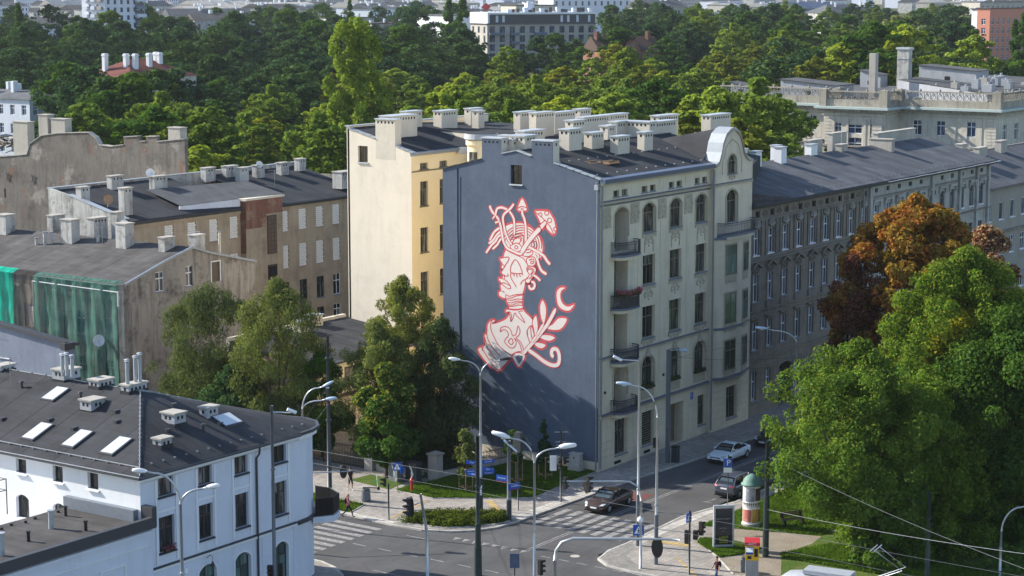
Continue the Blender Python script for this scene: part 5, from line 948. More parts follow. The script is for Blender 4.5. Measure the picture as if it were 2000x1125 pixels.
MB().add([(-50.3, -.3, 9.95), (-50.3, 26, 9.95), (-42.6, 26, 12.95), A7, (-36.2, -.35, 9.98), (-34.9, -.2, 9.98), (-33.7, .25, 9.98), (-32.8, 1.1, 9.98), (-32.5, 2.3, 9.98), (-32.8, 3.6, 10.0), (-33.7, 4.7, 10.05), (-35.0, 5.2, 10.1)], [(0, 1, 2, 3), (0, 3, 4), (3, 5, 4), (3, 6, 5), (3, 7, 6), (3, 8, 7), (3, 9, 8), (3, 10, 9), (3, 11, 10)]).build('roof', M['felt'], B7)
# felt laid on in strips
def lp(a, b, t): return tuple(a[k]+(b[k]-a[k])*t for k in range(3))
n = 18
for i in range(n):      # side slope strips run up the slope, clipped at the hip
    y0, y1 = -.3 + 26.3*i/n, -.3 + 26.3*(i+1)/n - .02
    def top(y): t = min(1, max(0, (y+.3)/7.6)); return (-50.3 + 7.7*t, y, 9.95 + 3.0*t)
    h = .02 + .008*(i % 2); q = [(-50.3, y0, 9.95+h), (-50.3, y1, 9.95+h), (top(y1)[0], y1, top(y1)[2]+h), (top(y0)[0], y0, top(y0)[2]+h)]
    MB().extr(q, (0, 0, -.015)).build('roof_sheet', M['felt'], B7)
m = 13
for i in range(m):      # front slope strips
    x0, x1 = -50.3 + 17.6*i/m, -50.3 + 17.6*(i+1)/m - .02
    def tp(x):
        if x < -42.6: t = (x+50.3)/7.7; return (x, -.3 + 7.6*t, 9.95+3.0*t)
        t = (x+42.6)/(7.6); t = min(t, 1.28); return (x, 7.3 - t*2.1, 12.95 - t*2.85)
    h = .022 + .008*(i % 2); yb = lambda x: -.33 if x < -35.6 else -.33 + (x+35.6)**2*.22
    zb = 9.97; a0, a1 = tp(x0), tp(x1)
    MB().extr([(x0, yb(x0), zb+h), (x1, yb(x1), zb+h), (a1[0], a1[1], a1[2]+h), (a0[0], a0[1], a0[2]+h)], (0, 0, -.015)).build('roof_sheet', M['felt'], B7)
gp_ = MB(); gp_.tube([(-50.4, -.4, 9.9), (-36.2, -.42, 9.9)], .09, 8); gp_.build('gutter', M['dmet'], B7); MB().tube([(-50.4, -.4, 9.9), (-50.4, 26, 9.9)], .09, 8).build('gutter', M['dmet'], B7); MB().tube([(-50.5, -.45, 10.02), (-50.5, 26, 10.02)], .03, 5).build('snow_rail', M['galv'], B7)
def lugs(p, q, n, up=.09):
    for i in range(n): t = (i+.5)/n; c = lp(p, q, t); MB().box(c[0]-.05, c[1]-.07, c[2]+.03, c[0]+.05, c[1]+.07, c[2]+.03+up).build('snow_guard', M['zincd'], B7)
lugs((-50.2, -.2, 10.0), A7, 20); lugs((-49.6, .4, 10.25), (-49.6, 26, 10.25), 24); lugs((-49.0, .5, 10.3), (-34.5, .5, 10.2), 15); lugs((-33.9, 4.4, 10.15), A7, 12); lugs(A7, (-42.6, 26, 12.95), 14)
for p, q in (((-50.2, -.2, 10.06), (A7[0], A7[1], A7[2]+.1)), ((-49.6, .4, 10.36), (-49.6, 26, 10.36)), (A7, (-42.6, 26, 13.05)), ((A7[0], A7[1], A7[2]+.1), (-33.7, 4.6, 10.2))): MB().tube([p, q], .025, 5).build('lightning_wire', M['galv'], B7)
for i in range(8): t0, t1 = i/8, i/8+.1; a, b = lp(A7, (-35, 5.2, 10.1), t0), lp(A7, (-35, 5.2, 10.1), t1); MB().extr([(a[0], a[1]-.1, a[2]+.12), (b[0], b[1]-.1, b[2]+.12), (b[0], b[1]+.3, b[2]+.12), (a[0], a[1]+.3, a[2]+.12)], (0, 0, -.12)).build('parapet_piece', M['zincd'], B7)
def rz(x, y):
    if y > 7.3 or (x + 50.3) * .39 < (y + .3) * .39: return 9.95 + (x+50.3)/7.7*3.0
    return 9.95 + (y+.3)/7.6*3.0
def skylight(x0, x1, y0, y1, side='X', lab=None):
    th = .14
    q = [(x0, y0, rz(x0, y0)+th), (x1, y0, rz(x1, y0)+th), (x1, y1, rz(x1, y1)+th), (x0, y1, rz(x0, y1)+th)]
    s = MB().extr(q, (0, 0, -.2)).build('skylight', M['dmet'], B7)
    if lab: s['label'] = lab
    cx, cy = (x0+x1)/2, (y0+y1)/2; g_ = [(cx+(p[0]-cx)*.88, cy+(p[1]-cy)*.84, 0) for p in q]; g_ = [(p[0], p[1], rz(p[0], p[1])+th+.025) for p in g_]
    MB().extr(g_, (0, 0, -.02)).build('pane', M['skyg'], s)
M['skyg'] = NT('skylight_glass').out((.55, .6, .65), .08, .6)
for y in (10.2, 6.65, 3.3): skylight(-49.0, -47.2, y, y + 1.15)
skylight(-46.3+1.2, -43.6, 12.6, 13.8); skylight(-40.6, -38.9, 1.9, 3.2); skylight(-48.4, -46.9, 19.5, 20.6)
for i, a in enumerate(((-45.4, 8.8, -44.2, 9.8, 11.6, 12.75), (-43.9, 3.1, -42.9, 4.2, 11.2, 12.35), (-40.9, 3.2, -39.9, 3.9, 11.0, 12.2), (-46.7, 1.5, -45.8, 2.2, 10.6, 11.5), (-43.2, 10.4, -41.9, 11.3, 12.6, 13.5), (-43.0, 13.8, -41.6, 14.9, 12.6, 13.75), (-43.2, 7.7, -41.6, 8.4, 12.6, 13.5), (-43.0, 19.8, -41.8, 20.6, 12.6, 13.4), (-44.6, 24.0, -43.4, 25, 12.3, 13.4))): 
    a = a[:5] + (a[5]-.22,); c = chimney(B7, *a, mat='hut', cap='concrete', holes='XY', step=.35); MB().box(a[0]-.04, a[1]-.04, a[4]-.2, a[2]+.04, a[3]+.04, a[4]+.35).build('felt_skirt', M['felt'], c)
for x, y, h in ((-43.0, 8.0, 1.25), (-41.9, 8.0, 1.5), (-42.2, 8.1, 1.35), (-43.0, 13.0, 1.0), (-43.0, 13.5, 1.1), (-43.0, 13.9, 1.0)):
    v = MB().cyl(x, y, 13.3, 13.5 + h, .12, seg=10).build('flue_pipe', M['zinc'], B7); MB().cyl(x, y, 13.5 + h, 13.58 + h, .05, .2, 10).build('flue_cap', M['zinc'], v); MB().cyl(x, y, 13.68+h, 13.74+h, .2, .1, 10).build('flue_hood', M['zinc'], v)
for x, y in ((-47.5, 14.6), (-46.8, 11.0), (-45.9, 6.0), (-45.0, 9.0-2), (-47.2, 8.4), (-44.6, 3.0), (-41.8, 5.2), (-40.6, 3.0-.6)): v = MB().box(x-.2, y-.12, rz(x, y)-.05, x+.2, y+.12, rz(x, y)+.16).build('roof_vent', M['dmet'], B7)
for x, y in ((-42.3, 2.2), (-44.2, 16.5), (-44.3, 10.9)): MB().lathe([(.09, rz(x, y)-.1), (.09, rz(x, y)+.35), (.16, rz(x, y)+.38), (.12, rz(x, y)+.5)], x, y, 10).build('roof_cowl', M['dmet'], B7)
# plants on window ledge, wall lamp, alarm
MB().box(-46.6, -.14, 3.25, -46.35, -.001, 3.6).build('alarm_box', M['framew'], B7); 
lm = MB().tube([(-44.6, -.05, 3.75), (-44.6, -.3, 4.0), (-44.6, -.5, 3.9), (-44.6, -.5, 3.6)], .02, 5).build('wall_lamp', M['black'], B7); MB().cyl(-44.6, -.5, 3.35, 3.6, .16, .05, 10).build('lamp_shade', M['black'], lm)
# ---- low wing with flat roof, front left
B8 = thing('annex', 'single-storey white wing with a flat grey roof and blind arcades beside the corner house', 'outbuilding', (-66, -.6, 0))
f8 = mp('Y', -.6); b8 = []
wall(B8, 'Y', -.6, -78, -50.0, .05, 7.0, [], M['white'], name='street_wall')
MB().box(-50.0, -.6, .05, -49.7, -.001, 7.0).build('wall_end', M['white'], B8)
MB().box(-78, -.95, 6.95, -49.7, -.61, 7.62).build('parapet_fascia', M['dmet'], B8); MB().box(-49.98, -.9, 7.0, -49.6, -.02, 8.2).build('parapet_end', M['dmet'], B8); MB().box(-78, -.75, 6.6, -49.8, -.602, 6.8).build('cornice', M['white'], B8)
MB().box(-78, -.66, 5.9, -50.2, -.602, 5.98).build('moulding', M['whitetrim'], B8)
MB().box(-78, -.9, 2.9, -49.8, -.602, 3.15).build('string_course', M['dmet'], B8)
for x in (-53.9, -57.3, -60.7, -64.2, -67.6):
    fr_ = MB(); fr_.box(x, -.67, 3.3, x+.12, -.601, 5.3); fr_.box(x+1.9, -.67, 3.3, x+2.02, -.601, 5.3); fr_.box(x+.12, -.67, 5.18, x+1.9, -.601, 5.3); fr_.build('blind_panel_frame', M['whitetrim'], B8)
for i in range(14): x0 = -78 + 2*i; MB().box(x0, -.6, 7.18 + .008*(i%2), x0 + 1.985, 6.2 if x0 > -60 else 12, 7.22+.008*(i%2)).build('roof_sheet', M['felt3'], B8)
MB().box(-78, -.58, .05, -50.02, 6.1, 7.15).build('core', M['white'], B8); MB().box(-78, 6.15, .05, -60, 12, 7.15).build('rear_core', M['white'], B8)
MB().box(-50.4, .2, 7.24, -50.02, 6.1, 7.95).build('upstand', M['zincd'], B8)
for x, y, h, r in ((-54.0, 3.2, 1.0, .16), (-56.6, 2.2, .5, .1), (-53.2, 1.2, .5, .1), (-59.4, 1.2, 1.2, .16), (-51.6, 4.6, .5, .09)): v = MB().cyl(x, y, 7.2, 7.25 + h, r, seg=12).build('vent_pipe', M['zinc' if r > .12 else 'black'], B8); MB().cyl(x, y, 7.26+h, 7.33+h, r*1.4, seg=12).build('vent_cap', M['zinc' if r > .12 else 'black'], v)
for i in range(9): MB().box(-58.8 + i*1.0, -.1, 7.2, -58.65 + i*1.0, .02, 7.36).build('lightning_foot', M['black'], B8); MB().box(-51.4 - i*.9, 5.5-.2*(i%2), 7.2, -51.25 - i*.9, 5.6-.2*(i%2), 7.36).build('lightning_foot', M['black'], B8)
ra = MB()
for x, y in ((-51.2, 10.2), (-51.2, 12.0), (-52.6, 10.2), (-52.6, 12.0), (-54, 10.2)): ra.tube([(x, y, 6.4), (x, y, 8.6)], .035, 5)
for z in (8.6, 7.9): ra.tube([(-51.2, 12.0, z), (-51.2, 10.2, z), (-52.6, 10.2, z), (-54, 10.2, z - .0)], .03, 5)
ra.tube([(-54, 10.2, 8.6), (-58, 10.2, 6.0)], .03, 5); ra.build('stair_railing', M['black'], B8)
# ================================================================== ornate sooty tenement along the street
B9 = thing('tenement_house', 'long sooty ornate tenement with narrow white windows beside the cream one', 'apartment building', (24.5, 0, 0))
xs = [25.45 + 2.79*i for i in range(9)]; x2 = [50.6 + 2.75*i for i in range(11)]
w9 = []
for i, x in enumerate(xs): w9 += [(x+.4, x+1.2, 17.98, 18.55), (x, x+1.1, 14.6, 16.88), (x, x+1.1, 10.4, 12.8), (x, x+1.1, 6.05, 8.58)]; w9 += [(x, x+1.0, 1.45, 4.05)] if i not in (2,) else []
for i, x in enumerate(x2): w9 += [(x+.2, x+1.0, 18.15, 18.6), (x, x+1.2, 14.65, 16.93), (x, x+1.2, 10.4, 12.8), (x, x+1.2, 6.05, 8.58), (x, x+1.1, 1.45, 4.05)]
w9.append((31.0, 33.5, .1, 4.1, .3, 1.2))
wall(B9, 'Y', 0, 24.46, 49.4, .05, 18.9, [o for o in w9 if o[1] < 49.5], M['sooty'], .22, 'street_wall'); wall(B9, 'Y', .0, 49.4, 81, .05, 18.9, [o for o in w9 if o[0] > 49.5], M['sooty2'], .22, 'street_wall')
for o in w9:
    h = o[3]-o[2]
    if h < .7: window(B9, 'Y', 0, *o[:4], 'S', 'framed', 'glass', .2); continue
    if o[0] == 31.0: MB().box(31.05, 1.0, .1, 33.45, 1.1, 3.8).build('entrance_gate', M['stain'], B9); MB().box(32.6, .98, 1.0, 33.4, 1.0, 3.2).build('gate_panel', M['zincd'], B9); continue
    window(B9, 'Y', 0, *o[:4], 'T', 'framew' if o[0] < 60 else 'frameb', 'glassb', .18, .1, 'framew' if o[2] > 14 else 'zincd')
    u0, u1 = o[0], o[1]; z0, z1 = o[2], o[3]; c = (u0+u1)/2
    if o[0] < 72: frame_around(B9, 'Y', 0, u0, u1, z0, z1, .13, .06, 'sooty' if o[0] < 49.5 else 'sooty2')
    if z1 > 16 and o[0] < 49.5:      # shell tympanum over the top windows
        k = MB(); ap = arc_pts(u0-.15, u1+.15, z1+.12, z1+.95, 10)
        for p, q in zip(ap, ap[1:]): k.extr([(c, -.16, z1+.14), (p[0], -.16, p[1]), (q[0], -.16, q[1])], (0, .158, 0))
        s = k.build('shell_tympanum', M['sooty'], B9)
        for j in range(5): an = math.pi*(j+.5)/5; MB().tube([(c, -.17, z1+.2), (c + .5*math.cos(an), -.19, z1+.2+.55*math.sin(an))], [.03, .07], 5).build('shell_rib', M['sooty2'], s)
        for u in (u0-.55, u1+.3): MB().box(u, -.12, 14.5, u+.25, -.002, 17.6).build('pilaster', M['sooty'], B9)
    elif z1 > 12 and z1 < 14 and o[0] < 49.5:   # pointed hoods
        MB().extr([(u0-.4, -.3, z1+.75), (c, -.3, z1+1.3), (u1+.4, -.3, z1+.75), (u1+.4, -.3, z1+.6), (c, -.3, z1+1.1), (u0-.4, -.3, z1+.6)], (0, .298, 0)).build('window_hood', M['sooty'], B9); scroll(B9, 'Y', 0, c, z1+.42, 1.3, .7, 'sooty', d=.14)
        MB().box(u0-.2, -.16, z0-.95, u1+.2, -.002, z0-.15).build('window_apron', M['sooty'], B9)
    elif z1 > 8 and o[0] < 49.5: MB().box(u0-.3, -.25, z1+.3, u1+.3, -.002, z1+.48).build('window_hood', M['sooty'], B9); scroll(B9, 'Y', 0, c, z1+.2, 1.1, .35, 'sooty', d=.1)
    elif z1 > 16: MB().box(u0-.3, -.28, z1+.35, u1+.3, -.002, z1+.6).build('window_hood', M['sooty2'], B9); [MB().box(u, -.2, z1-.2, u+.2, -.002, z1+.34).build('console', M['sooty2'], B9) for u in (u0-.3, u1+.1)]
for i, x in enumerate(xs[:-1]): scroll(B9, 'Y', 0, x + 2.15, 18.26, 1.0, .55, 'sooty', d=.09); MB().box(x+1.7, -.05, 14.6, x+2.1, -.002, 17.4).build('pilaster', M['sooty'], B9)
for z, d in ((17.82, .14), (14.2, .3), (9.7, .2), (5.3, .22), (4.35, .15)): MB().box(24.5, -d, z-.16, 81, -.002, z).build('string_course', M['sooty'], B9)
for x in (49.4, 64.6, 72.0, 76.9, 80.2): MB().box(x, -.25, 9.8, x+.55, -.003, 18.8).build('pilaster', M['sooty2'], B9)
courses(B9, 'Y', 0, 24.6, 49.3, [(.5 + i*.65, 1.15 + i*.65) for i in range(6)], [(o[0]-.15, o[1]+.15, o[2]-.1, o[3]+.1) for o in w9 if o[3] < 4.2], M['sooty'], .05)
MB().extr([(24.5, -.75, 19.0), (24.5, -.8, 19.22), (24.5, .1, 19.35), (24.5, .1, 18.85), (24.5, -.3, 18.85)], (56.8, 0, 0)).build('eaves', M['dmet'], B9)
for i in range(12): MB().box(52 + i*2.5, -.98, 19.16 + .02*(i%2), 54.45 + i*2.5, -.7, 19.2 + .02*(i%2)).build('gutter_length', M['zinc'], B9)
MB().tube([(47.9, -.2, 18.9), (47.9, -.2, .2)], .07, 6).build('downpipe', M['zincd'], B9)
MB().extr([(81, .01, 0), (81, 14, 0), (81, 14, 19.6), (81, 7.5, 21.4), (81, .01, 18.9)], (-.3, 0, 0)).build('end_wall', M['sooty'], B9); MB().extr([(24.55, .02, 0), (24.55, 14, 0), (24.55, 14, 19.6), (24.55, 7.5, 21.4), (24.55, .02, 18.9)], (.25, 0, 0)).build('party_wall', M['sooty'], B9)
rb = MB().add([(24.5, -.7, 19.25), (81.2, -.7, 19.25), (81.2, 7.5, 21.5), (24.5, 7.5, 21.5), (24.5, 14, 19.7), (81.2, 14, 19.7)], [(0, 1, 2, 3), (3, 2, 5, 4)]).build('roof', M['felt4'], B9)
sheets(rb, (24.6, -.7, 19.27), (81.2, -.7, 19.27), (81.2, 7.5, 21.52), (24.6, 7.5, 21.52), 46, M['felt4']); MB().add([(24.6, -.65, 19.38), (31.5, -.65, 19.38), (24.6, 3.0, 20.35)], [(0, 1, 2)]).build('old_felt_patch', M['felto'], rb)
m = MB()
for i in range(56): m.box(26 + i, .1, 19.5, 26.12 + i, .2, 19.62)
m.build('snow_guards', M['zincd'], B9, kind='stuff')
for i, a in enumerate(((38.0, 6.5, 39.2, 7.2, 21.0, 22.7), (37.4, 7.8, 38.8, 8.5, 21.0, 22.9), (43.1, 6.4, 44.2, 7.2, 21.0, 22.8), (46.0, 8.4, 47.0, 9.1, 20.9, 22.7), (51.2, 7.2, 52.6, 7.9, 21.2, 22.5))): chimney(B9, *a, mat='whitetrim', cap='zinc', holes='')
for i, a in enumerate(((53.6, 8.6, 56.6, 9.2, 20.8, 22.7), (57.8, 7.0, 59.2, 7.7, 21.2, 22.1), (60.6, 9.4, 64.0, 10.0, 20.7, 23.0), (66.2, 5.2, 67.0, 7.8, 20.5, 22.2), (68.6, 7.9, 78.6, 8.5, 21.2, 22.6))): chimney(B9, *a, mat='concrete', cap='concrete', holes='')
# ================================================================== plain grey house further along the street
B10 = thing('tenement_house', 'plain grey house with white windows in deep frames, farthest along the street at right', 'apartment building', (81.5, 1, 0))
w10 = [(x, x + 1.3, z, z + 2.0) for x in (83.2, 86.9, 90.4, 93.9, 97.4, 100.9, 104.4) for z in (12.0, 7.9, 3.5)]
wall(B10, 'Y', 1, 81.2, 130, 0, 15.6, w10, M['oldgrey'] if False else plaster('dull_grey_render', (.30, .29, .27), .1, (.15, .14, .13), .3, .4), .2, 'street_wall')
for o in w10: window(B10, 'Y', 1, *o, 'S' if o[2] > 9 else 'T', 'framew', 'glassb', .12, .12, 'framew')
MB().box(81.2, .7, 10.4, 130, .998, 10.7).build('string_course', M['sooty'], B10); MB().box(81.2, .6, 15.5, 130, .998, 15.75).build('cornice', M['sooty'], B10)
rb = MB().add([(81.2, .5, 15.8), (130, .5, 15.8), (130, 9, 18.6), (81.2, 9, 18.6)], [(0, 1, 2, 3)]).build('roof', M['felt4'], B10); sheets(rb, (81.3, .5, 15.8), (130, .5, 15.8), (130, 9, 18.6), (81.3, 9, 18.6), 30, M['felt4'])
MB().box(81.2, 9, 0, 130, 9.3, 18.7).build('rear_wall', M['oldgrey'], B10)
for a in ((88, 7.5, 89.2, 8.3, 18.0, 19.5), (92.5, 8.0, 94, 8.8, 18.1, 19.9), (91.2, 6.2, 92.8, 6.9, 17.6, 18.9), (97, 7.6, 99.6, 8.4, 18.0, 19.2), (104, 7.6, 106, 8.4, 18, 19.6)): chimney(B10, *a, mat='concrete', cap='concrete', holes='')
for x, y, z in ((90.4, 4.2, 17.0), (84.0, 2.4, 16.4)): MB().cyl(x, y, z - .2, z + .7, .14, seg=10).build('vent_pipe', M['zinc'], B10)
# ================================================================== background town
def wall_free(parent, p, q, z0, z1, ops, mat, wmat, name='wall', sillm=None):
    """vertical wall from p to q; windows set slightly back: recess + pane per window"""
    dx, dy = q[0]-p[0], q[1]-p[1]; l = math.hypot(dx, dy); ux, uy = dx/l, dy/l; nx, ny = uy, -ux
    def P(u, z, d): return (p[0]+ux*u-nx*d, p[1]+uy*u-ny*d, z)
    m = MB(); us = sorted({0, l} | {o[0] for o in ops} | {o[1] for o in ops}); zs = sorted({z0, z1} | {o[2] for o in ops} | {o[3] for o in ops})
    for i in range(len(us)-1):
        run = None
        for j in range(len(zs)-1):
            cu, cz = (us[i]+us[i+1])/2, (zs[j]+zs[j+1])/2; hole = any(o[0] < cu < o[1] and o[2] < cz < o[3] for o in ops)
            if not hole: run = (run[0] if run else zs[j], zs[j+1])
            if (hole or j == len(zs)-2) and run: m.poly([P(us[i], run[0], 0), P(us[i+1], run[0], 0), P(us[i+1], run[1], 0), P(us[i], run[1], 0)]); run = None
    for o in ops:
        a, b, c, d = o[:4]; m.poly([P(a, c, 0), P(a, d, 0), P(a, d, .3), P(a, c, .3)]); m.poly([P(b, c, 0), P(b, d, 0), P(b, d, .3), P(b, c, .3)]); m.poly([P(a, d, 0), P(b, d, 0), P(b, d, .3), P(a, d, .3)]); m.poly([P(a, c, 0), P(b, c, 0), P(b, c, .3), P(a, c, .3)])
    w = m.build(name, mat, parent)
    for o in ops:
        a, b, c, d = o[:4]; me, panes = window_meshes(b-a, d-c, 'far' if d-c > 1.3 else 'H', wmat, M['glassb']); cc = P((a+b)/2, c, .25)
        fo = link_mesh('window', me, parent, Vector(cc) - wloc(parent), (0, 0, math.atan2(dy, dx)))
        for pm in panes: link_mesh('pane', pm, fo)
    return w
def grid(u0, du, n, w, z0, dz, k, h): return [(u0+i*du, u0+i*du+w, z0+j*dz, z0+j*dz+h) for i in range(n) for j in range(k)]
# palace with balustrade
BP = thing('palace', 'weathered stone palace with a carved parapet, recessed blocks and cluttered roof, at right', 'palace', (186, 40, 0))
pw = [(x, x+1.6, z0, z1) for x in (3.6, 9.0, 13.2) for z0, z1 in ((13.7, 16.2), (7.5, 10.5))]
wall_free(BP, (186, 57.5), (186, 40), 0, 18.3, [(17.5-a[1]+1.6-1.6, 17.5-a[0], a[2], a[3]) for a in pw], M['stucco'], M['framew'])
wall_free(BP, (180, 68.5), (180, 57.5), 0, 18.3, [(2.0, 3.3, 13.9, 15.6), (4.5, 7.1, 13.9, 15.4), (8.2, 9.5, 13.9, 15.6), (2.0, 3.3, 10.2, 13.4), (4.5, 7.1, 10.4, 13.2), (8.2, 9.5, 10.2, 13.4)], M['stucco'], M['framew'])
wall_free(BP, (180, 57.5), (186, 57.5), 0, 18.3, [], M['stucco'], M['framew']); wall_free(BP, (186, 92), (186, 68.5), 0, 18.3, [(10.3, 12.0, 13.8, 16.3), (17.6, 19.2, 13.8, 16.3), (3.2, 4.9, 13.8, 16.3), (10.3, 12.0, 8.0, 10.6), (17.6, 19.2, 8.0, 10.6)], M['stucco'], M['framew'])
wall_free(BP, (186, 40), (240, 40), 0, 18.3, grid(3, 5.2, 9, 1.8, 12.9, 5, 1, 2.8), M['stucco'], M['framew'])
foot = [(186, 92), (186, 68.5), (180, 68.5), (180, 57.5), (186, 57.5), (186, 40), (240, 40)]
def run_prism(nm, line, o0, o1, z0, z1, mat, parent):
    a = off2(line, o0); b = off2(line, o1); o = None
    for i in range(len(line)-1): o = MB().prism([a[i], a[i+1], b[i+1], b[i]], z0, z1).build(nm, mat, parent)
    return o
def off2(line, w):
    """mitred offset of an axis-aligned polyline; positive = outward (right-hand of travel is outside)"""
    r = []
    for i, p in enumerate(line):
        n = []
        for a, b in ((i-1, i), (i, i+1)):
            if a >= 0 and b < len(line): dx, dy = line[b][0]-line[a][0], line[b][1]-line[a][1]; l = math.hypot(dx, dy); n.append((dy/l, -dx/l))
        if len(n) == 1: r.append((p[0]+n[0][0]*w, p[1]+n[0][1]*w))
        else: r.append((p[0]+(n[0][0]+n[1][0])*w, p[1]+(n[0][1]+n[1][1])*w))
    return r
run_prism('cornice', foot, 0.0, .9, 17.6, 18.0, M['parapet'], BP); run_prism('cornice_sheet', foot, -.1, 1.3, 18.02, 18.4, flat('pale_green_sheet', (.40, .48, .48), .5, .4), BP)
run_prism('parapet', foot, -.5, .0, 18.41, 19.6, M['parapet'], BP); run_prism('parapet_rail', foot, -.6, .1, 20.85, 21.05, M['parapet'], BP); run_prism('moulding', foot, .0, .25, 16.9, 17.1, M['stucco'], BP); run_prism('moulding', foot, 0, .3, 11.6, 11.9, M['parapet'], BP)
ob = off2(foot, -.25)
sc_me = None
for (p, q) in zip(ob, ob[1:]):
    l = math.hypot(q[0]-p[0], q[1]-p[1]); n = max(1, int(l/1.1)); an = math.atan2(q[1]-p[1], q[0]-p[0])
    if sc_me is None:
        m = MB()
        for k in (-.28, .28): m.tube([(k*.2, 0, .03), (k*1.6, 0, .35), (k, 0, .75), (k*.2, 0, .9), (k*.5, 0, 1.2)], .07, 5)
        m.tube([(-.5, 0, .05), (.5, 0, 1.15)], .05, 4); m.box(-.55, -.05, 0, -.45, .05, 1.24); sc_me = m.mesh('balustrade_scroll', M['parapet'])
        kn = MB().ell((0, 0, .2), (.28, .2, .28), 8, 6).mesh('parapet_knob', M['parapet'])
    for i in range(n):
        t = (i+.5)/n; link_mesh('balustrade_scroll', sc_me, BP, (p[0]+(q[0]-p[0])*t-186, p[1]+(q[1]-p[1])*t-40, 19.6), (0, 0, an))
        if i % 3 == 0: link_mesh('parapet_knob', kn, BP, (p[0]+(q[0]-p[0])*t-186, p[1]+(q[1]-p[1])*t-40, 21.0))
for x, y in ((186, 40), (186, 57.5), (180, 57.5), (180, 68.5), (186, 68.5)): MB().box(x-.35, y-.75 if y in (40, 57.5) else y-.5, 18.42, x+1.0, y+.75, 21.3).build('parapet_pier', M['parapet'], BP)
for y in (40.9, 56.6, 58.6, 67.4):
    x = 186 if y < 57 else 180
    for i in range(9): MB().box(x-.12, y-.9+.0, 11.9 + i*.55, x-.002, y+.9, 12.36 + i*.55).build('quoin_block', M['stucco'], BP)
for y in (45.6, 50.9, 43.0, 47.6, 71.5, 74.4, 77.5, 80): MB().box(185.9, y-.55, 12.2, 185.998, y+.55, 16.7).build('wall_panel', M['stucco'], BP)
for y in (60.8, 64.0, 60.0, 66.6): MB().box(179.85, y-.2, 10.0, 179.998, y+.2, 16.4).build('pilaster', M['stucco'], BP)
MB().add([(186.3, 40.3, 18.6), (240, 40.3, 18.6), (240, 92, 19.2), (186.3, 92, 19.2)], [(0, 1, 2, 3)]).build('roof', M['felt2'], BP); MB().add([(180.3, 57.8, 18.6), (186.3, 57.8, 18.6), (186.3, 68.2, 18.6), (180.3, 68.2, 18.6)], [(0, 1, 2, 3)]).build('roof', M['felt2'], BP)
MB().add([(192, 44, 20.6), (236, 44, 21.4), (236, 70, 22.2), (200, 64, 22.2)], [(0, 1, 2, 3)]).build('upper_roof', M['felt2'], BP); MB().extr([(192, 44, 18.6), (192, 44, 20.5), (200, 64, 22.1), (200, 64, 18.6)], (.2, 0, 0)).build('upper_roof_wall', M['hut'], BP); MB().extr([(192, 44, 18.6), (236, 44, 18.6), (236, 44, 21.3), (192, 44, 20.5)], (0, .2, 0)).build('upper_roof_wall', M['hut'], BP)
def hut(x0, y0, x1, y1, z0, z1, par=BP, mat='hut'):
    h = MB().prism([(x0, y0), (x1, y0), (x1, y1), (x0, y1)], z0, [z1, z1, z1+.8, z1+.8]).build('roof_hut', M[mat], par); MB().extr([(x0-.3, y0-.3, z1+.12), (x1+.3, y0-.3, z1+.12), (x1+.3, y1+.3, z1+.98), (x0-.3, y1+.3, z1+.98)], (0, 0, -.1)).build('hut_roof', M['felt2'], h)
    MB().box(x0-.03, (y0+y1)/2-.5, z0+.5, x0+.02, (y0+y1)/2+.5, z0+1.2).build('hut_opening', M['dark'], h)
hut(214, 55, 220, 66, 21.2, 23.4); hut(192, 72, 199, 83, 19, 21.2); hut(190, 88, 193, 92, 19, 20.6); hut(206, 70, 209, 74, 20.4, 22.6)
r_ = random.Random(3)
for i in range(26):
    x = r_.uniform(188, 222); y = r_.uniform(41.5, 60 if x < 200 else 52); w = r_.uniform(.4, .9); h = r_.uniform(.7, 2.0); z = 18.7 if x < 192 or y < 44 else 20.7
    c = MB().box(x-w, y-w, z, x+w, y+w, z+h).build('vent_stack', M['hut' if i % 3 else 'concrete'], BP); MB().cyl(x, y, z+h+.01, z+h+.4, .2, .28, 8).build('cowl', M['zinc'], c)
    if i % 2: MB().box(x-w-.1, y-w-.1, z+h+.005, x+w+.1, y-w*.2, z+h+.1).build('stack_cap', M['zinc'], c)
MB().box(196.0, 66.5, 19, 197.2, 67.7, 26.4).build('tall_chimney', M['concrete'], BP); MB().prism([(196.0, 66.5), (197.2, 66.5), (197.2, 67.7), (196, 67.7)], 26.4, 26.9).build('chimney_top', M['concrete'], BP); cs = MB().box(205, 64.2, 20.5, 206.6, 66.4, 27.4).build('white_stack', M['oldwhite'], BP); MB().box(204.8, 64.0, 27.41, 206.8, 66.6, 27.75).build('stack_cap', M['capm'], cs); MB().box(204.93, 64.13, 25.6, 206.67, 66.47, 25.75).build('stack_band', M['zincd'], cs)
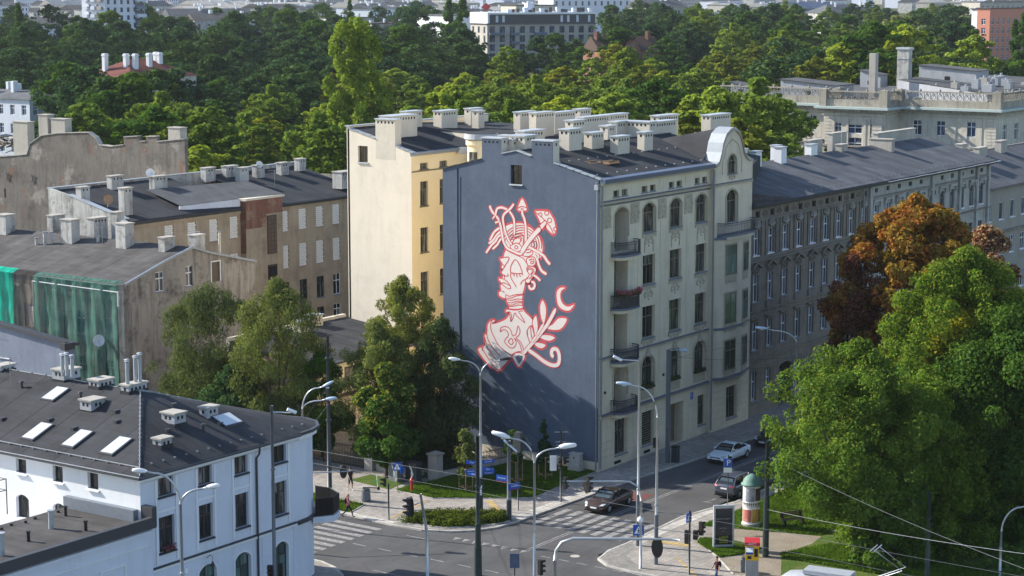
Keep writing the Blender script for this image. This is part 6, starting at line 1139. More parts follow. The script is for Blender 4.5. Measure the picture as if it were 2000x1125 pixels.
# generic town house: corner c, wall along +x (faces -y) length lx, along +y (faces -x) length ly
def house(label, u, D, lx, ly, z1, wm, xw, yw, roof='flat', rm='felt2', rh=2.5, name='town_house', cat='building', rot=0, fm='framed', nch=0, z0=None, group=None):
    cx, cy = site(u, D); z0 = terr(cx, cy) if z0 is None else z0
    t = thing(name, label, cat, (cx, cy, z0), 0, group)
    ca, sa = math.cos(R(rot)), math.sin(R(rot))
    def T(a, b): return (cx + a*ca - b*sa, cy + a*sa + b*ca)
    c00, c10, c11, c01 = T(0, 0), T(lx, 0), T(lx, ly), T(0, ly)
    wm_ = M[wm] if isinstance(wm, str) else wm
    def ops(spec, L_):
        if not spec: return []
        n, k, w, h, s0, dz = spec; du = L_/n; return [(du*(i+.5)-w/2, du*(i+.5)+w/2, s0 + j*dz, s0 + j*dz + h) for i in range(n) for j in range(k) if s0 + j*dz + h < z1 - .3]
    wall_free(t, c00, c10, z0, z1, ops(yw, lx), wm_, M[fm]); wall_free(t, c01, c00, z0, z1, ops(xw, ly), wm_, M[fm])
    wall_free(t, c10, c11, z0, z1, [], wm_, M[fm], 'rear_wall'); wall_free(t, c11, c01, z0, z1, [], wm_, M[fm], 'rear_wall')
    e = .4; q = [T(-e, -e), T(lx+e, -e), T(lx+e, ly+e), T(-e, ly+e)]; rmm = M[rm]
    if roof == 'flat': MB().prism(q, z1+.002, z1+.35).build('roof', rmm, t)
    elif roof == 'hip':
        k = min(lx, ly)/2; r0, r1 = (T(k, ly/2), T(lx-k, ly/2)) if lx >= ly else (T(lx/2, k), T(lx/2, ly-k))
        v = [(*p, z1) for p in q] + [(*r0, z1+rh), (*r1, z1+rh)]
        MB().add(v, [(0, 1, 5, 4), (1, 2, 5), (2, 3, 4, 5), (3, 0, 4)] if lx >= ly else [(0, 1, 4), (1, 2, 5, 4), (2, 3, 5), (3, 0, 4, 5)]).build('roof', rmm, t)
    else:   # gable, ridge along x
        v = [(*p, z1) for p in q] + [(*T(-e, ly/2), z1+rh), (*T(lx+e, ly/2), z1+rh)]; MB().add(v, [(0, 1, 5, 4), (2, 3, 4, 5), (3, 0, 4), (1, 2, 5)]).build('roof', rmm, t)
    rr = random.Random(int(u*7+D))
    for i in range(nch):
        a, b = rr.uniform(.1, .9)*lx, rr.uniform(.35, .65)*ly; p = T(a, b); w = rr.uniform(.5, .9); zt = z1 + (rh if roof != 'flat' else .3)
        c = MB().box(p[0]-w, p[1]-w*.6, z1, p[0]+w, p[1]+w*.6, zt + rr.uniform(1.0, 1.8)).build('chimney', M['whitetrim'], t)
    return t, T
house('pale blue three-storey house with grey felt roof, at left edge behind the fire wall', 60, 380, 15, 26, 17.3, 'white', (8, 4, 1.3, 1.9, 3.5, 3.6), (5, 4, 1.1, 1.6, 3.5, 3.6), 'hip', 'felt4', 1.3, fm='framew', nch=4)
t, T = house('big villa with dark red hipped roof and white chimneys among park trees', 257, 400, 19, 14, 20.4, 'stucco', (4, 3, 1.2, 2, 6, 5), (5, 3, 1.2, 2, 6, 5), 'hip', 'redroof', 3.6, cat='villa')
for a, b in ((2.5, 9.5), (4.2, 5.2), (5.0, 3.4), (9.5, 4), (13.5, 5), (15.5, 8)): p = T(a, b); c = MB().box(p[0]-.5, p[1]-.4, 21.5, p[0]+.5, p[1]+.4, 25.2).build('chimney', M['whitetrim'], t); MB().box(p[0]-.6, p[1]-.5, 24.7, p[0]+.6, p[1]+.5, 24.95).build('chimney_band', M['whitetrim'], c)
t, T = house('white residential tower block with balconies near the top left', 213, 700, 19, 11.6, 58, 'white', None, (6, 16, 1.3, 1.6, 11, 2.75), 'flat', 'felt2', cat='tower block', fm='framed')
for j in range(16):
    z = 12 + j*2.75
    for b in (2.2, 5.4, 9.0): p = T(-.1, b); MB().box(p[0]-.9, p[1]-1.0, z-.1, p[0], p[1]+1.0, z+1.0).build('balcony', M['white' if b > 3 else 'concrete'], t)
    for a in (16.5,): p = T(a, -.1); MB().box(p[0]-2.3, p[1]-1.2, z-.1, p[0]+2.3, p[1], z+1.0).build('balcony', M['slate' if j % 2 else 'white'], t); MB().box(p[0]-2.2, p[1]-.02, z+1.05, p[0]+2.2, p[1]+.05, z+2.3).build('balcony_glazing', M['glassb'], t)
    for b in (3.8, 7.6): p = T(-.03, b); MB().box(p[0]-.02, p[1]-.5, z+.4, p[0]+.04, p[1]+.5, z+1.7).build('window', M['glass'], t)
t, T = house('narrow white tower block with blue balconies, cut by the left edge', -6, 640, 3.5, 14, 50, 'white', None, None, 'flat', cat='tower block')
for j in range(12): z = 10 + j*2.9; p = T(1.7, 0); MB().box(p[0]-1.5, p[1]-1.1, z, p[0]+1.6, p[1], z+1.1).build('balcony', M['white' if j % 2 else 'slate'], t); MB().box(p[0]-1.4, p[1]-.1, z+1.2, p[0]+1.5, p[1]-.02, z+2.4).build('balcony_glazing', M['glassb'], t)
house('long low grey shed with bright roof lights behind the poplar', 70, 850, 40, 18, 23.5, 'white', None, (10, 1, 1.4, 1.4, 19.5, 5), 'gable', 'felt2', 3.0, cat='shed', rot=-30)
t, T = house('modern grey apartment block with black top storey and grid of windows', 952, 690, 41, 16, 26.2, 'concrete', (3, 5, 1.8, 2.2, 11, 3.05), (11, 5, 2.0, 2.3, 11, 3.05), 'flat', 'felt4', cat='apartment building', rot=-33, fm='framed')
def tb(nm, a0, b0, a1, b1, z0, z1, mat): return MB().prism([T(a0, b0), T(a1, b0), T(a1, b1), T(a0, b1)], z0, z1).build(nm, M[mat], t)
tb('top_storey', .6, .1, 40.8, 15.5, 26.56, 29.6, 'dmet'); tb('roof_edge', -.2, -.7, 41, 16, 29.6, 30.3, 'whitetrim'); tb('end_frame', -.2, -.7, .6, 16, 26.56, 29.6, 'whitetrim')
for a in (3.2, 5.6, 27.5, 30, 33.5, 38): tb('window', a, -.0, a+.9, .08, 26.9, 29.2, 'white')
for a, w, zz in ((.5, 5.5, 0), (8.5, 3, 0), (17.5, 4.5, 0), (17.5, 3.5, -3.05), (8.5, 3, -3.05)): tb('balcony', a, -1.3, a+w, 0, 22.5+zz, 23.4+zz, 'slate')
for i in range(16): a = 8 + i*2.05; tb('roof_unit', a, 1 + (i % 3), a + rnd.uniform(.8, 1.6), 2.4 + (i % 3), 30.3, 30.3 + rnd.uniform(.8, 1.8), 'dmet' if i % 3 else 'white')
tb('stair_head', 17.5, 6, 20, 9, 30.3, 33.4, 'white')
t, T = house('white blank-walled building with a red diamond sign on its roof', 878, 735, 14, 22, 28.6, 'whitetrim', None, (3, 3, .8, 2, 16, 4), 'flat', 'felt4', cat='office building', rot=-20)
p = site(950, 715); MB().extr([(p[0], p[1], 30.6), (p[0]+1.0, p[1]-1.4, 32.0), (p[0], p[1], 33.4), (p[0]-1.0, p[1]+1.4, 32.0)], (.25, .2, 0)).build('diamond_sign', M['red'], t)
house('coral apartment block with white end and stepped balconies, at right edge', 1925, 700, 30, 5, 31.5, flat('coral_render', (.50, .21, .15), .8), (1, 6, 1.6, 2, 10, 3.2), (8, 6, 1.6, 2.2, 10, 3.2), 'flat', 'felt2', cat='apartment building', fm='framew', rot=-8)
house('white end wing of the coral block', 1914, 702, 3.2, 5, 31.2, 'whitetrim', None, (1, 6, 1.2, 2, 10, 3.2), 'flat', 'felt2', cat='apartment building', rot=-8)
t, T = house('dark-roofed brick manor with a red gable behind the bright tree tops', 1172, 560, 19, 12, 21.0, 'brick', None, (4, 2, 1.2, 2, 12, 4), 'gable', 'stain', 4.0, cat='manor', rot=-33)
MB().extr([(*T(7, -.6), 18), (*T(12, -.6), 18), (*T(12, -.6), 21.6), (*T(10.3, -.6), 24.4), (*T(9.5, -.6), 25.4), (*T(8.7, -.6), 24.4), (*T(7, -.6), 21.6)], (.5, .5, 0)).build('gable', M['brick'], t)
for a in (1, 17, 9): p = T(a, 5); MB().box(p[0]-.7, p[1]-.5, 21, p[0]+.7, p[1]+.5, 26.4).build('chimney', M['brick'], t)
for args in (('low building with brown roof and pale blue front between dark trees', 1318, 900, 33, 12, 22.2, 'white', None, (6, 1, 1.5, 1.5, 18.6, 4), 'gable', 'felt3', 5.0, 'town_house', 'building', -33),
    ('grey gabled school house with rows of small windows', 1268, 980, 24, 20, 29.5, 'concrete', (6, 4, 1, 1.6, 16, 3.4), (6, 4, 1.1, 1.8, 16, 3.4), 'gable', 'felt2', 4, 'town_house', 'building', -20),
    ('pale blue hall with a steep white gable', 1080, 1150, 50, 20, 34.5, 'white', None, (12, 1, 1.3, 2.5, 29, 5), 'gable', 'white', 6, 'town_house', 'hall', -30),
    ('flat grey building with a roof box behind the bare tree', 728, 800, 26, 14, 24.6, 'concrete', None, (7, 1, 2, 1.2, 20, 4), 'flat', 'felt2', 2, 'town_house', 'building', -25),
    ('long grey terrace with pitched felt roofs', 338, 980, 42, 14, 25.5, 'concrete', (3, 2, 1.2, 1.8, 18, 4), (9, 2, 1.2, 1.8, 18, 4), 'gable', 'felt4', 3.4, 'town_house', 'building', -30),
    ('long terrace with beige roof', 385, 920, 42, 13, 24.2, 'oldwhite', (3, 2, 1.2, 1.8, 17, 3.6), (9, 2, 1.2, 1.8, 17, 3.6), 'gable', 'felt3', 3, 'town_house', 'building', -30),
    ('small white house with two chimneys between park trees', 443, 760, 16, 12, 22.8, 'white', None, (4, 1, 1.1, 1.6, 19, 4), 'hip', 'felt4', 2.4, 'town_house', 'building', -30),
    ('pale house with roof terrace beside the poplars', 640, 900, 24, 14, 25.4, 'oldwhite', (3, 2, 1.2, 1.8, 18, 4), (6, 2, 1.2, 1.8, 18, 4), 'flat', 'felt2', 2, 'town_house', 'building', -25),
    ('dark blue-roofed house half hidden by trees near the top', 1525, 1250, 40, 14, 26.5, 'slate', None, (9, 1, 1.3, 1.6, 20, 4), 'gable', 'slate', 4, 'town_house', 'building', -30),
    ('grey dormered house with white chimneys near the top', 1605, 1050, 36, 16, 26.0, 'oldwhite', None, (8, 1, 1.3, 2, 20, 4), 'hip', 'felt4', 4.4, 'town_house', 'building', -25),
    ('long grey office slab above the coral block', 1905, 1150, 60, 16, 31, 'concrete', None, (16, 2, 1.6, 1.6, 24, 3.2), 'flat', 'felt2', 2, 'town_house', 'office building', -28),
    ('beige warehouse in front of the grey roof terrace', 1008, 900, 22, 12, 31.0, 'stucco', None, (4, 1, 1.2, 2, 25, 4), 'flat', 'felt3', 2, 'town_house', 'warehouse', -20)):
    lab, u, D, lx, ly, z1, wm, xw, yw, rf_, rm, rh, nm, ct, rt_ = args; house(lab, u, D, lx, ly, z1, wm, xw, yw, rf_, rm, rh, nm, ct, rt_, nch=4 if rf_ != 'flat' else 3)
# far town: rows of roofs, the parts too small to tell apart are joined
ft = MB(); fr_ = MB(); fc = MB(); rr = random.Random(11)
for D in (1250, 1400, 1600, 1850, 2150, 2500, 3000, 3700, 4600, 6000):
    for i in range(int(30 + D/160)):
        u = rr.uniform(-700, 2700) if i % 3 == 0 else rr.uniform(-60, 2060); x, y = site(u, D + rr.uniform(-70, 70)); z = terr(x, y); lx, ly = rr.uniform(14, 45)*(1 + D/6000), rr.uniform(10, 16)*(1+D/6000); h = rr.uniform(7, 15)
        if D < 1700 and 1300 < u < 1920: continue
        ft.box(x, y, z-1, x+lx, y+ly, z+h, rr.randrange(4)); k = rr.uniform(1.5, 4)
        fr_.add([(x-.5, y-.5, z+h+.05), (x+lx+.5, y-.5, z+h+.05), (x+lx+.5, y+ly+.5, z+h+.05), (x-.5, y+ly+.5, z+h+.05), (x-.5, y+ly/2, z+h+k), (x+lx+.5, y+ly/2, z+h+k)], [(0, 1, 5, 4), (2, 3, 4, 5), (3, 0, 4), (1, 2, 5)], rr.randrange(4))
        for j in range(rr.randrange(2, 7)): cx_, cy_ = x + rr.uniform(1, lx-1), y + rr.uniform(ly*.3, ly*.7); fc.box(cx_-.7, cy_-.5, z+h, cx_+.7, cy_+.5, z+h+k+1.3)
        for a in range(int(lx/3)):
            for q in range(int(h/3.4)): fc.box(x+1+a*3, y-.05, z+1+q*3.3, x+2.2+a*3, y-.005, z+2.8+q*3.3, 1)
tw = thing('far_town', 'rows of pale far houses and roofs along the top edge of the picture', 'town', (*site(1000, 1400), 20))
ft.build('house_rows', [M['white'], M['stucco'], M['concrete'], M['oldwhite']], tw, kind='stuff'); fr_.build('roof_rows', [M['felt2'], M['felt4'], M['concrete'], M['felt3']], tw, kind='stuff'); fc.build('chimney_rows', [M['whitetrim'], M['glassb']], tw, kind='stuff')
# ================================================================== trees
def leaves_mesh(name, mat, C, Rr, n, leaf, seed, asp=0.6, up=0.35, droop=0.0, shell=0.45):
    """n leaf quads spread through clusters: C centres (k,3), Rr radii (k,3)"""
    r = np.random.default_rng(seed); k = len(C); w = (Rr.prod(1)) ** (2/3); idx = r.choice(k, n, p=w/w.sum())
    d = r.normal(size=(n, 3)); d /= np.linalg.norm(d, axis=1)[:, None]; rad = shell + (1.06 - shell) * r.random(n) ** .6
    P = C[idx] + d * Rr[idx] * rad[:, None]
    nrm = d * .9 + r.normal(size=(n, 3)) * .55; nrm[:, 2] += up; nrm /= np.linalg.norm(nrm, axis=1)[:, None]
    t = r.normal(size=(n, 3)); t[:, 2] -= droop * 2.5; t -= nrm * (t * nrm).sum(1)[:, None]; t /= np.linalg.norm(t, axis=1)[:, None]; b = np.cross(nrm, t)
    s = leaf * (0.6 + .8 * r.random(n)); t = t * (s / 2)[:, None]; b = b * (s * asp / 2)[:, None]
    bend = nrm * (s * .18)[:, None]
    V = np.empty((n, 4, 3)); V[:, 0] = P - t - bend; V[:, 1] = P + b * 1.0; V[:, 2] = P + t - bend; V[:, 3] = P - b * 1.0
    me = bpy.data.meshes.new(name); me.vertices.add(4*n); me.vertices.foreach_set('co', V.reshape(-1).astype(np.float32)); me.loops.add(4*n); me.loops.foreach_set('vertex_index', np.arange(4*n, dtype=np.int32))
    me.polygons.add(n); me.polygons.foreach_set('loop_start', np.arange(0, 4*n, 4, dtype=np.int32)); me.polygons.foreach_set('loop_total', np.full(n, 4, dtype=np.int32))
    me.materials.append(mat); me.update(calc_edges=True); return me
def crown_clusters(shape, H, Rc, base, ncl, seed, cs=0.3, flat=0.8):
    r = np.random.default_rng(seed); C = []; S = []; tries = 0
    lob = [(r.uniform(0, 6.28), r.uniform(.25, 1.0), r.uniform(.7, 1.15)) for _ in range(7)]
    while len(C) < ncl and tries < ncl * 40:
        tries += 1; t = r.random(); a = r.uniform(0, 6.283)
        if shape == 'round': e = math.sqrt(max(0, 1 - (2*t - .95)**2)) if t > .06 else .45
        elif shape == 'poplar': e = (math.sin(math.pi * min(1, t*.92 + .08)) ** .6) * (1 - .35*t)
        elif shape == 'spread': e = math.sqrt(max(0, 1 - t**2.2)) * (.75 + .25 * min(1, t*4))
        elif shape == 'vase': e = .45 + .65 * math.sin(math.pi * min(1, t*.95)) * t ** .4
        else: e = (1 - t) ** .75
        m = 1.0
        for la, lt, lm in lob:
            dd = math.cos(a - la); 
            if dd > .3 and abs(t - lt) < .35: m *= 1 + (lm - 1) * dd * (1 - abs(t-lt)/.35)
        rr = Rc * e * m * (r.random() ** .38 if len(C) > ncl*.15 else r.random()); s = Rc * cs * r.uniform(.6, 1.25) * (1 - .25 * t)
        rr = max(0, rr - s * .45)
        C.append((rr*math.cos(a), rr*math.sin(a), base + (H - base) * t - s*.3)); S.append((s, s, s * flat))
    return np.array(C), np.array(S)
def make_tree(name, label, cat, loc, H, Rc, base, leafm_, n, leaf, seed, shape='round', ncl=60, cs=.3, flat=.8, asp=.6, droop=0, trunk=.25, group=None, lean=(0, 0), nl=9, up=.35, second=None):
    t = thing(name, label, cat, loc, 0, group); C, S = crown_clusters(shape, H, Rc, base, ncl, seed, cs, flat)
    C[:, 0] += lean[0] * C[:, 2] / H; C[:, 1] += lean[1] * C[:, 2] / H
    link_mesh('crown', leaves_mesh('crown', leafm_, C, S, n, leaf, seed+1, asp, up, droop), t)
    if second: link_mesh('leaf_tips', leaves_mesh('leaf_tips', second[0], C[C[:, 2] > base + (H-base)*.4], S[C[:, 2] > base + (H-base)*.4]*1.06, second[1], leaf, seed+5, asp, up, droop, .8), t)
    m = MB(); rr = random.Random(seed); top = (lean[0]*.6, lean[1]*.6, base + (H-base)*.55)
    m.tube([(0, 0, -.2), (0, 0, .4), (lean[0]*.15+rr.uniform(-.1, .1), lean[1]*.15, base*.6), top], [trunk*1.35, trunk, trunk*.8, trunk*.25], 8)
    order = sorted(range(len(C)), key=lambda i: -np.hypot(C[i][0], C[i][1]))[:nl*3]; rr.shuffle(order)
    for i in order[:nl]:
        c = C[i]; z0 = base*.5 + (c[2]-base*.5)*.35; mx = Vector((c[0]*.45, c[1]*.45, z0 + (c[2]-z0)*.62)); m.tube([(0, 0, max(.5, z0*.9)), mx, (c[0], c[1], c[2])], [trunk*.42, trunk*.26, .03], 5)
    m.build('trunk', M['bark'], t, world=False); return t
def site3(u, D): x, y = site(u, D); return (x, y, max(0, terr(x, y)))
# trees beside the junction
make_tree('willow_tree', 'tall feathery pale green tree beside the left edge of the mural wall', 'tree', (-4.3, 16.2, .05), 14.9, 3.7, 2.2, L['willow_lit'], 42000, .27, 21, 'round', 150, .2, 1.0, .32, .5, .22, second=(L['yellow'], 2500))
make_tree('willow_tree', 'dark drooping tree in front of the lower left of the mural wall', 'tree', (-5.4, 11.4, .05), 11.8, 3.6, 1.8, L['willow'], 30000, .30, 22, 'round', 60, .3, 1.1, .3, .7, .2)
make_tree('willow_tree', 'middle-height feathery tree left of the tall one by the mural', 'tree', (-8.0, 16.0, .05), 11.4, 3.6, 1.8, L['willow_lit'], 26000, .27, 28, 'round', 100, .24, 1.0, .32, .5, .16, second=(L['yellow'], 1200)); make_tree('maple_tree', 'shorter round maple above the fence and the grey cabinets', 'tree', (-11.0, 12.7, .05), 8.9, 3.0, 1.8, L['mid'], 16000, .26, 23, 'round', 50, .3, .8, .8, .1, .14, second=(L['yellow'], 1600))
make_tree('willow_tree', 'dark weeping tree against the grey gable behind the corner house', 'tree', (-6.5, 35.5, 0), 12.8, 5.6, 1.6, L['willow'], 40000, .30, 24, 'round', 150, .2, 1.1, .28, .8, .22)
make_tree('willow_tree', 'sunlit willow with pale top, right one of the pair behind the corner house', 'tree', (-9.5, 25.0, 0), 14.4, 5.0, 1.2, L['willow_lit'], 50000, .28, 25, 'round', 150, .2, 1.1, .28, .7, .22, second=(L['yellow'], 1200))
make_tree('lime_tree', 'small dark tree beside the tall dark catenary pole', 'tree', (-8.3, 21.5, 0), 8.6, 2.5, 1.4, L['mid'], 12000, .25, 26, 'round', 40, .32, .9, .8, .2, .14)
make_tree('lime_tree', 'low dark tree in front of the weeping trees near the double street lamp', 'tree', (-12.6, 27.5, 0), 7.6, 3.2, 1.0, L['dark'], 14000, .28, 27, 'round', 45, .32, .9, .7, .3, .14)
def staked(loc, H, Rc, n, lab, lm, seed):
    make_tree('young_tree', lab, 'tree', loc, H, Rc, 1.5, L[lm], n, .22, seed, 'cone' if Rc < .9 else 'round', 26, .34, 1.0, .7, .1, .05, nl=5)
    t = thing('tree_stake_frame', {31: 'wooden stake frame around the young tree beside the blue direction signs', 32: 'wooden stake frame around the young tree behind the street name signs', 33: 'wooden stake frame around the thin young tree nearest the mural wall'}[seed], 'tree support', loc, 0, 'stake frames around young trees')
    for x, y in ((-.45, -.45), (.45, -.45), (0, .5)): MB().cyl(x, y, 0, 1.9, .04, seg=6).build('stake', M['stake'], t, world=False)
    for (a, b), (c, d) in (((-.45, -.45), (.45, -.45)), ((.45, -.45), (0, .5)), ((0, .5), (-.45, -.45))):
        for z in (1.8, .35): MB().tube([(a, b, z), (c, d, z)], .03, 5).build('crossbar', M['stake'], t, world=False)
staked((-11.0, 5.1, .13), 4.7, 1.25, 2600, 'young tree with loose pale leaves beside the blue direction signs', 'willow_lit', 31)
staked((-6.9, 3.3, .13), 4.3, .95, 1500, 'young tree with round leaf head behind the street name signs', 'mid', 32); staked((-4.3, 2.3, .13), 4.9, .85, 1300, 'thin young tree nearest the mural wall', 'dark', 33)
# big trees at the right
make_tree('locust_tree', 'big bright green locust tree overhanging the parked grey car and advertising column', 'tree', site3(1692, 131), 14.6, 7.4, 3.0, L['robinia'], 66000, .25, 41, 'round', 300, .145, .9, .45, .25, .3, nl=12, second=(L['olive'], 5000))
make_tree('locust_tree', 'tallest bright green locust tree at the right edge', 'tree', site3(1900, 142), 19.4, 8.0, 2.0, L['robinia'], 76000, .27, 42, 'round', 340, .145, .9, .45, .25, .34, nl=12, second=(L['olive'], 6000))
make_tree('locust_tree', 'low spreading dark green tree at the bottom right behind the wires', 'tree', site3(1815, 134), 11.6, 7.6, .5, L['robinia'], 58000, .25, 43, 'spread', 280, .145, .9, .5, .3, .28, nl=12)
make_tree('locust_tree', 'dark green tree cut by the bottom right corner', 'tree', site3(1990, 136), 16.0, 6.4, .8, L['mid'], 44000, .30, 44, 'round', 110, .26, .8, .5, .3, .3, nl=10)
make_tree('lime_tree', 'yellow-green tree top between the rust tree and the right edge', 'tree', site3(1935, 142), 17.2, 5.0, 3.0, L['olive'], 22000, .36, 45, 'round', 70, .26, .8, .7, .1, .3)
make_tree('locust_tree', 'drooping branch-rich shrubby tree above the lawn at the bottom', 'tree', site3(1765, 129), 7.6, 3.6, .4, L['robinia'], 20000, .28, 46, 'spread', 60, .26, .75, .45, .3, .16)
make_tree('chestnut_tree', 'large rust and gold autumn chestnut in front of the sooty tenement', 'tree', (25.0, -15.6, .1), 20.6, 7.3, 3.2, L['rust'], 70000, .32, 47, 'round', 320, .145, .85, .7, .1, .36, nl=14, second=(L['bronze'], 9000))
make_tree('chestnut_tree', 'thin reddish half-bare tree left of the rust chestnut', 'tree', site3(1672, 163), 16.2, 3.6, 3.0, L['rbrown'], 9500, .30, 48, 'round', 60, .28, .9, .5, .1, .2, nl=22)
make_tree('chestnut_tree', 'small orange and brown tree right of the rust chestnut', 'tree', site3(1935, 172), 17.8, 3.9, 4.0, L['rbrown'], 9000, .34, 49, 'round', 50, .28, .9, .6, .1, .2, nl=14, second=(L['dryleaf'], 2600))
# park: prototypes copied one by one
protos = []
def proto(kind, lm, H, Rc, shape, seed, n=7600, leaf=.6, cs=.22, flat=.7, ncl=100, asp=.75, trunk=.3):
    t = make_tree(kind, 'x', 'tree', (0, 0, 0), H, Rc, H*.16, L[lm], n, leaf, seed, shape, ncl, cs, flat, asp, 0, trunk, 'park trees', nl=6); protos.append(t); return t
PB = [proto('park_tree', 'park', 19, 5.6, 'round', 61, 12500, .44, .16, .6, 200), proto('park_tree', 'bright', 18, 5.2, 'round', 62, 12000, .44, .16, .6, 190), proto('park_tree', 'park', 20, 5.0, 'spread', 63, 11500, .44, .16, .6, 190), proto('park_tree', 'olive', 17.5, 5.2, 'round', 64, 11500, .44, .16, .6, 190), proto('park_tree', 'mid', 19, 5.6, 'round', 65, 12000, .44, .16, .6, 190)]
PD = [proto('park_tree', 'dark', 20, 6.6, 'round', 71), proto('park_tree', 'dark', 19, 7.2, 'spread', 72), proto('park_tree', 'mid', 20, 6.2, 'round', 73), proto('park_tree', 'dark', 21, 6.0, 'round', 74, 4800)]  # dark band behind: cloud shade put into a deeper leaf colour
PY = proto('yellow_tree', 'yellow', 15, 4.6, 'round', 75, 7000, .5); PG = proto('grey_green_tree', 'grey', 18, 6.4, 'round', 76, 6500, .6); PR = proto('bronze_tree', 'bronze', 16, 5.4, 'round', 77, 8000, .5); PP = proto('poplar_tree', 'mid', 26, 3.0, 'poplar', 78, 6000, .6, .34, 1.1, 60); PRr = proto('red_tree', 'rbrown', 13, 5.4, 'round', 79, 6500, .6)
used = set(); placed = []
def put(pr, u, D, s=1.0, lab=None, zs=1.0, dz=0):
    wx = 1.0 if pr is PP else 1.22
    x, y = site(u, D); z = max(0, terr(x, y)) + dz
    if pr.name in used: o = copy_tree(pr)
    else: o = pr; used.add(pr.name)
    o.location = (x, y, z); o.rotation_euler = (0, 0, rnd.uniform(0, 6.28)); o.scale = (s*wx, s*wx, s*zs); placed.append(o); o['label'] = lab or 'park tree'; return o
make_tree('poplar_tree', 'tall slender poplar with glittering leaves rising above all park trees', 'tree', site3(700, 285), 33.5, 5.6, 3, L['bright'], 34000, .42, 80, 'vase', 230, .17, 1.5, .7, 0, .4, nl=12, up=.2)
put(PP, 44, 560, 1.0, 'dense dark poplar right of the narrow tower block at top left', 1.05); put(PP, 686, 760, .9, 'poplar rising before the far roofs, left of the bare tree'); put(PP, 878, 640, 1.05, 'poplar in front of the white blank-walled building'); put(PP, 903, 620, 1.1, 'broad poplar beside the modern apartment block'); put(PP, 1975, 520, .95, 'dark poplar in front of the coral block'); put(PP, 1992, 500, 1.05, 'dark poplar at the right edge before the coral block')
put(PR, 1160, 262, .74, 'golden bronze tree just behind the cream chimneys'); put(PRr, 975, 590, .85, 'rusty brown tree below the modern apartment block'); put(PRr, 1293, 760, .8, 'reddish brown tree behind the brick manor'); put(PY, 245, 262, 1.0, 'yellow-green tree nearest the fire wall'); put(PY, 165, 300, 1.0, 'pale yellow tree behind the red tin roof'); put(PY, 290, 285, 1.05, 'yellowish round tree above the fire wall'); put(PY, 1560, 408, 1.35, 'yellow-green tree left of the palace roof hut'); put(PB[1], 1640, 410, 1.4, 'bright green tree behind the left palace hut'); put(PY, 825, 760, .9, 'pale yellow tree beside the bare tree'); put(PG, 1730, 610, 1.0, 'grey-green tree top in the wood at right'); put(PG, 1610, 520, 1.0, 'silvery tree in the dark wood at right')
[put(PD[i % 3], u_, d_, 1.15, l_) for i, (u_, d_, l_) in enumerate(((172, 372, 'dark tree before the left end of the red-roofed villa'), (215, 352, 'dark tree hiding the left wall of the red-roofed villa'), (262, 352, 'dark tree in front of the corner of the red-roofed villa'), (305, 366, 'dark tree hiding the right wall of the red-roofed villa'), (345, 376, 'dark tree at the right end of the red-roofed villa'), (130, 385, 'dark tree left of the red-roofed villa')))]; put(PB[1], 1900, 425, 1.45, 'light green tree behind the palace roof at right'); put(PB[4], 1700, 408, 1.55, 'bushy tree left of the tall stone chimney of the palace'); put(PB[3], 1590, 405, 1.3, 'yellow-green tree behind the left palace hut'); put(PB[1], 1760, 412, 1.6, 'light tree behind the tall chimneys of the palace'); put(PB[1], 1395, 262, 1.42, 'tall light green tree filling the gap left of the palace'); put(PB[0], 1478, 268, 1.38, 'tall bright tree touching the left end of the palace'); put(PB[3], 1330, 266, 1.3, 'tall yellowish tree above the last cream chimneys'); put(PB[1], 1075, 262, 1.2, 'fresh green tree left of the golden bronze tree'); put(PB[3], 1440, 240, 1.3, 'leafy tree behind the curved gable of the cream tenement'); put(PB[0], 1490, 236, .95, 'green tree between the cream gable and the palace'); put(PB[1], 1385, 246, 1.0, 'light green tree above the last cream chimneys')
[put(PD[i % 3], u_, d_, s_, ('leftmost', 'second', 'third', 'fourth', 'fifth', 'sixth', 'seventh', 'rightmost')[i] + ' of the dark trees before the modern grey block') for i, (u_, d_, s_) in enumerate(((905, 600, .9), (938, 560, .75), (985, 540, .7), (1015, 560, .75), (1050, 600, .85), (1085, 590, .9), (1125, 600, .8), (1165, 580, .8)))]
rg = random.Random(5)
def free(x, y):
    for (x0, y0, x1, y1) in ((-15, 40, 58, 80), (10, 25, 45, 42), (20, -10, 130, 20), (176, 36, 245, 96), (30, 76, 40, 125), (98, 100, 140, 130)):
        if x0-5 < x < x1+5 and y0-5 < y < y1+5: return False
    for u, D, r in ((60, 380, 30), (257, 400, 24), (213, 700, 24), (952, 690, 40), (1925, 700, 34), (1175, 500, 34)):
        sx, sy = site(u, D)
        if math.hypot(x-sx-8, y-sy-4) < r*.62: return False
    return True
def mass(u0, u1, D0, D1, du, dD, kinds, smin, smax, skip=0.0):
    D = D0; n = 0
    while D < D1:
        u = u0 + rg.uniform(0, du)
        while u < u1:
            uu, DD = u + rg.uniform(-.3, .3)*du, D + rg.uniform(-.3, .3)*dD; x, y = site(uu, DD); k = kinds(uu, DD)
            if k is not None and free(x, y) and rg.random() > skip and all((o.location.x-x)**2 + (o.location.y-y)**2 > 40 for o in placed): put(k, uu, DD, rg.uniform(smin, smax), None, rg.uniform(.86, 1.0)); n += 1
            u += du * 300 / D if D > 300 else du
        D += dD
    return n
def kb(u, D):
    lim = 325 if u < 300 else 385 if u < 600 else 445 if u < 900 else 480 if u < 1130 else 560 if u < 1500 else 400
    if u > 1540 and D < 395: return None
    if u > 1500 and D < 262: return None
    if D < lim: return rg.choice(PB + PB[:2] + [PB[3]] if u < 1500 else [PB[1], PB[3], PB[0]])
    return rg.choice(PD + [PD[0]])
mass(140, 1980, 225, 330, 105, 22, kb, 1.08, 1.38); mass(140, 1980, 332, 470, 112, 22, kb, .92, 1.2)
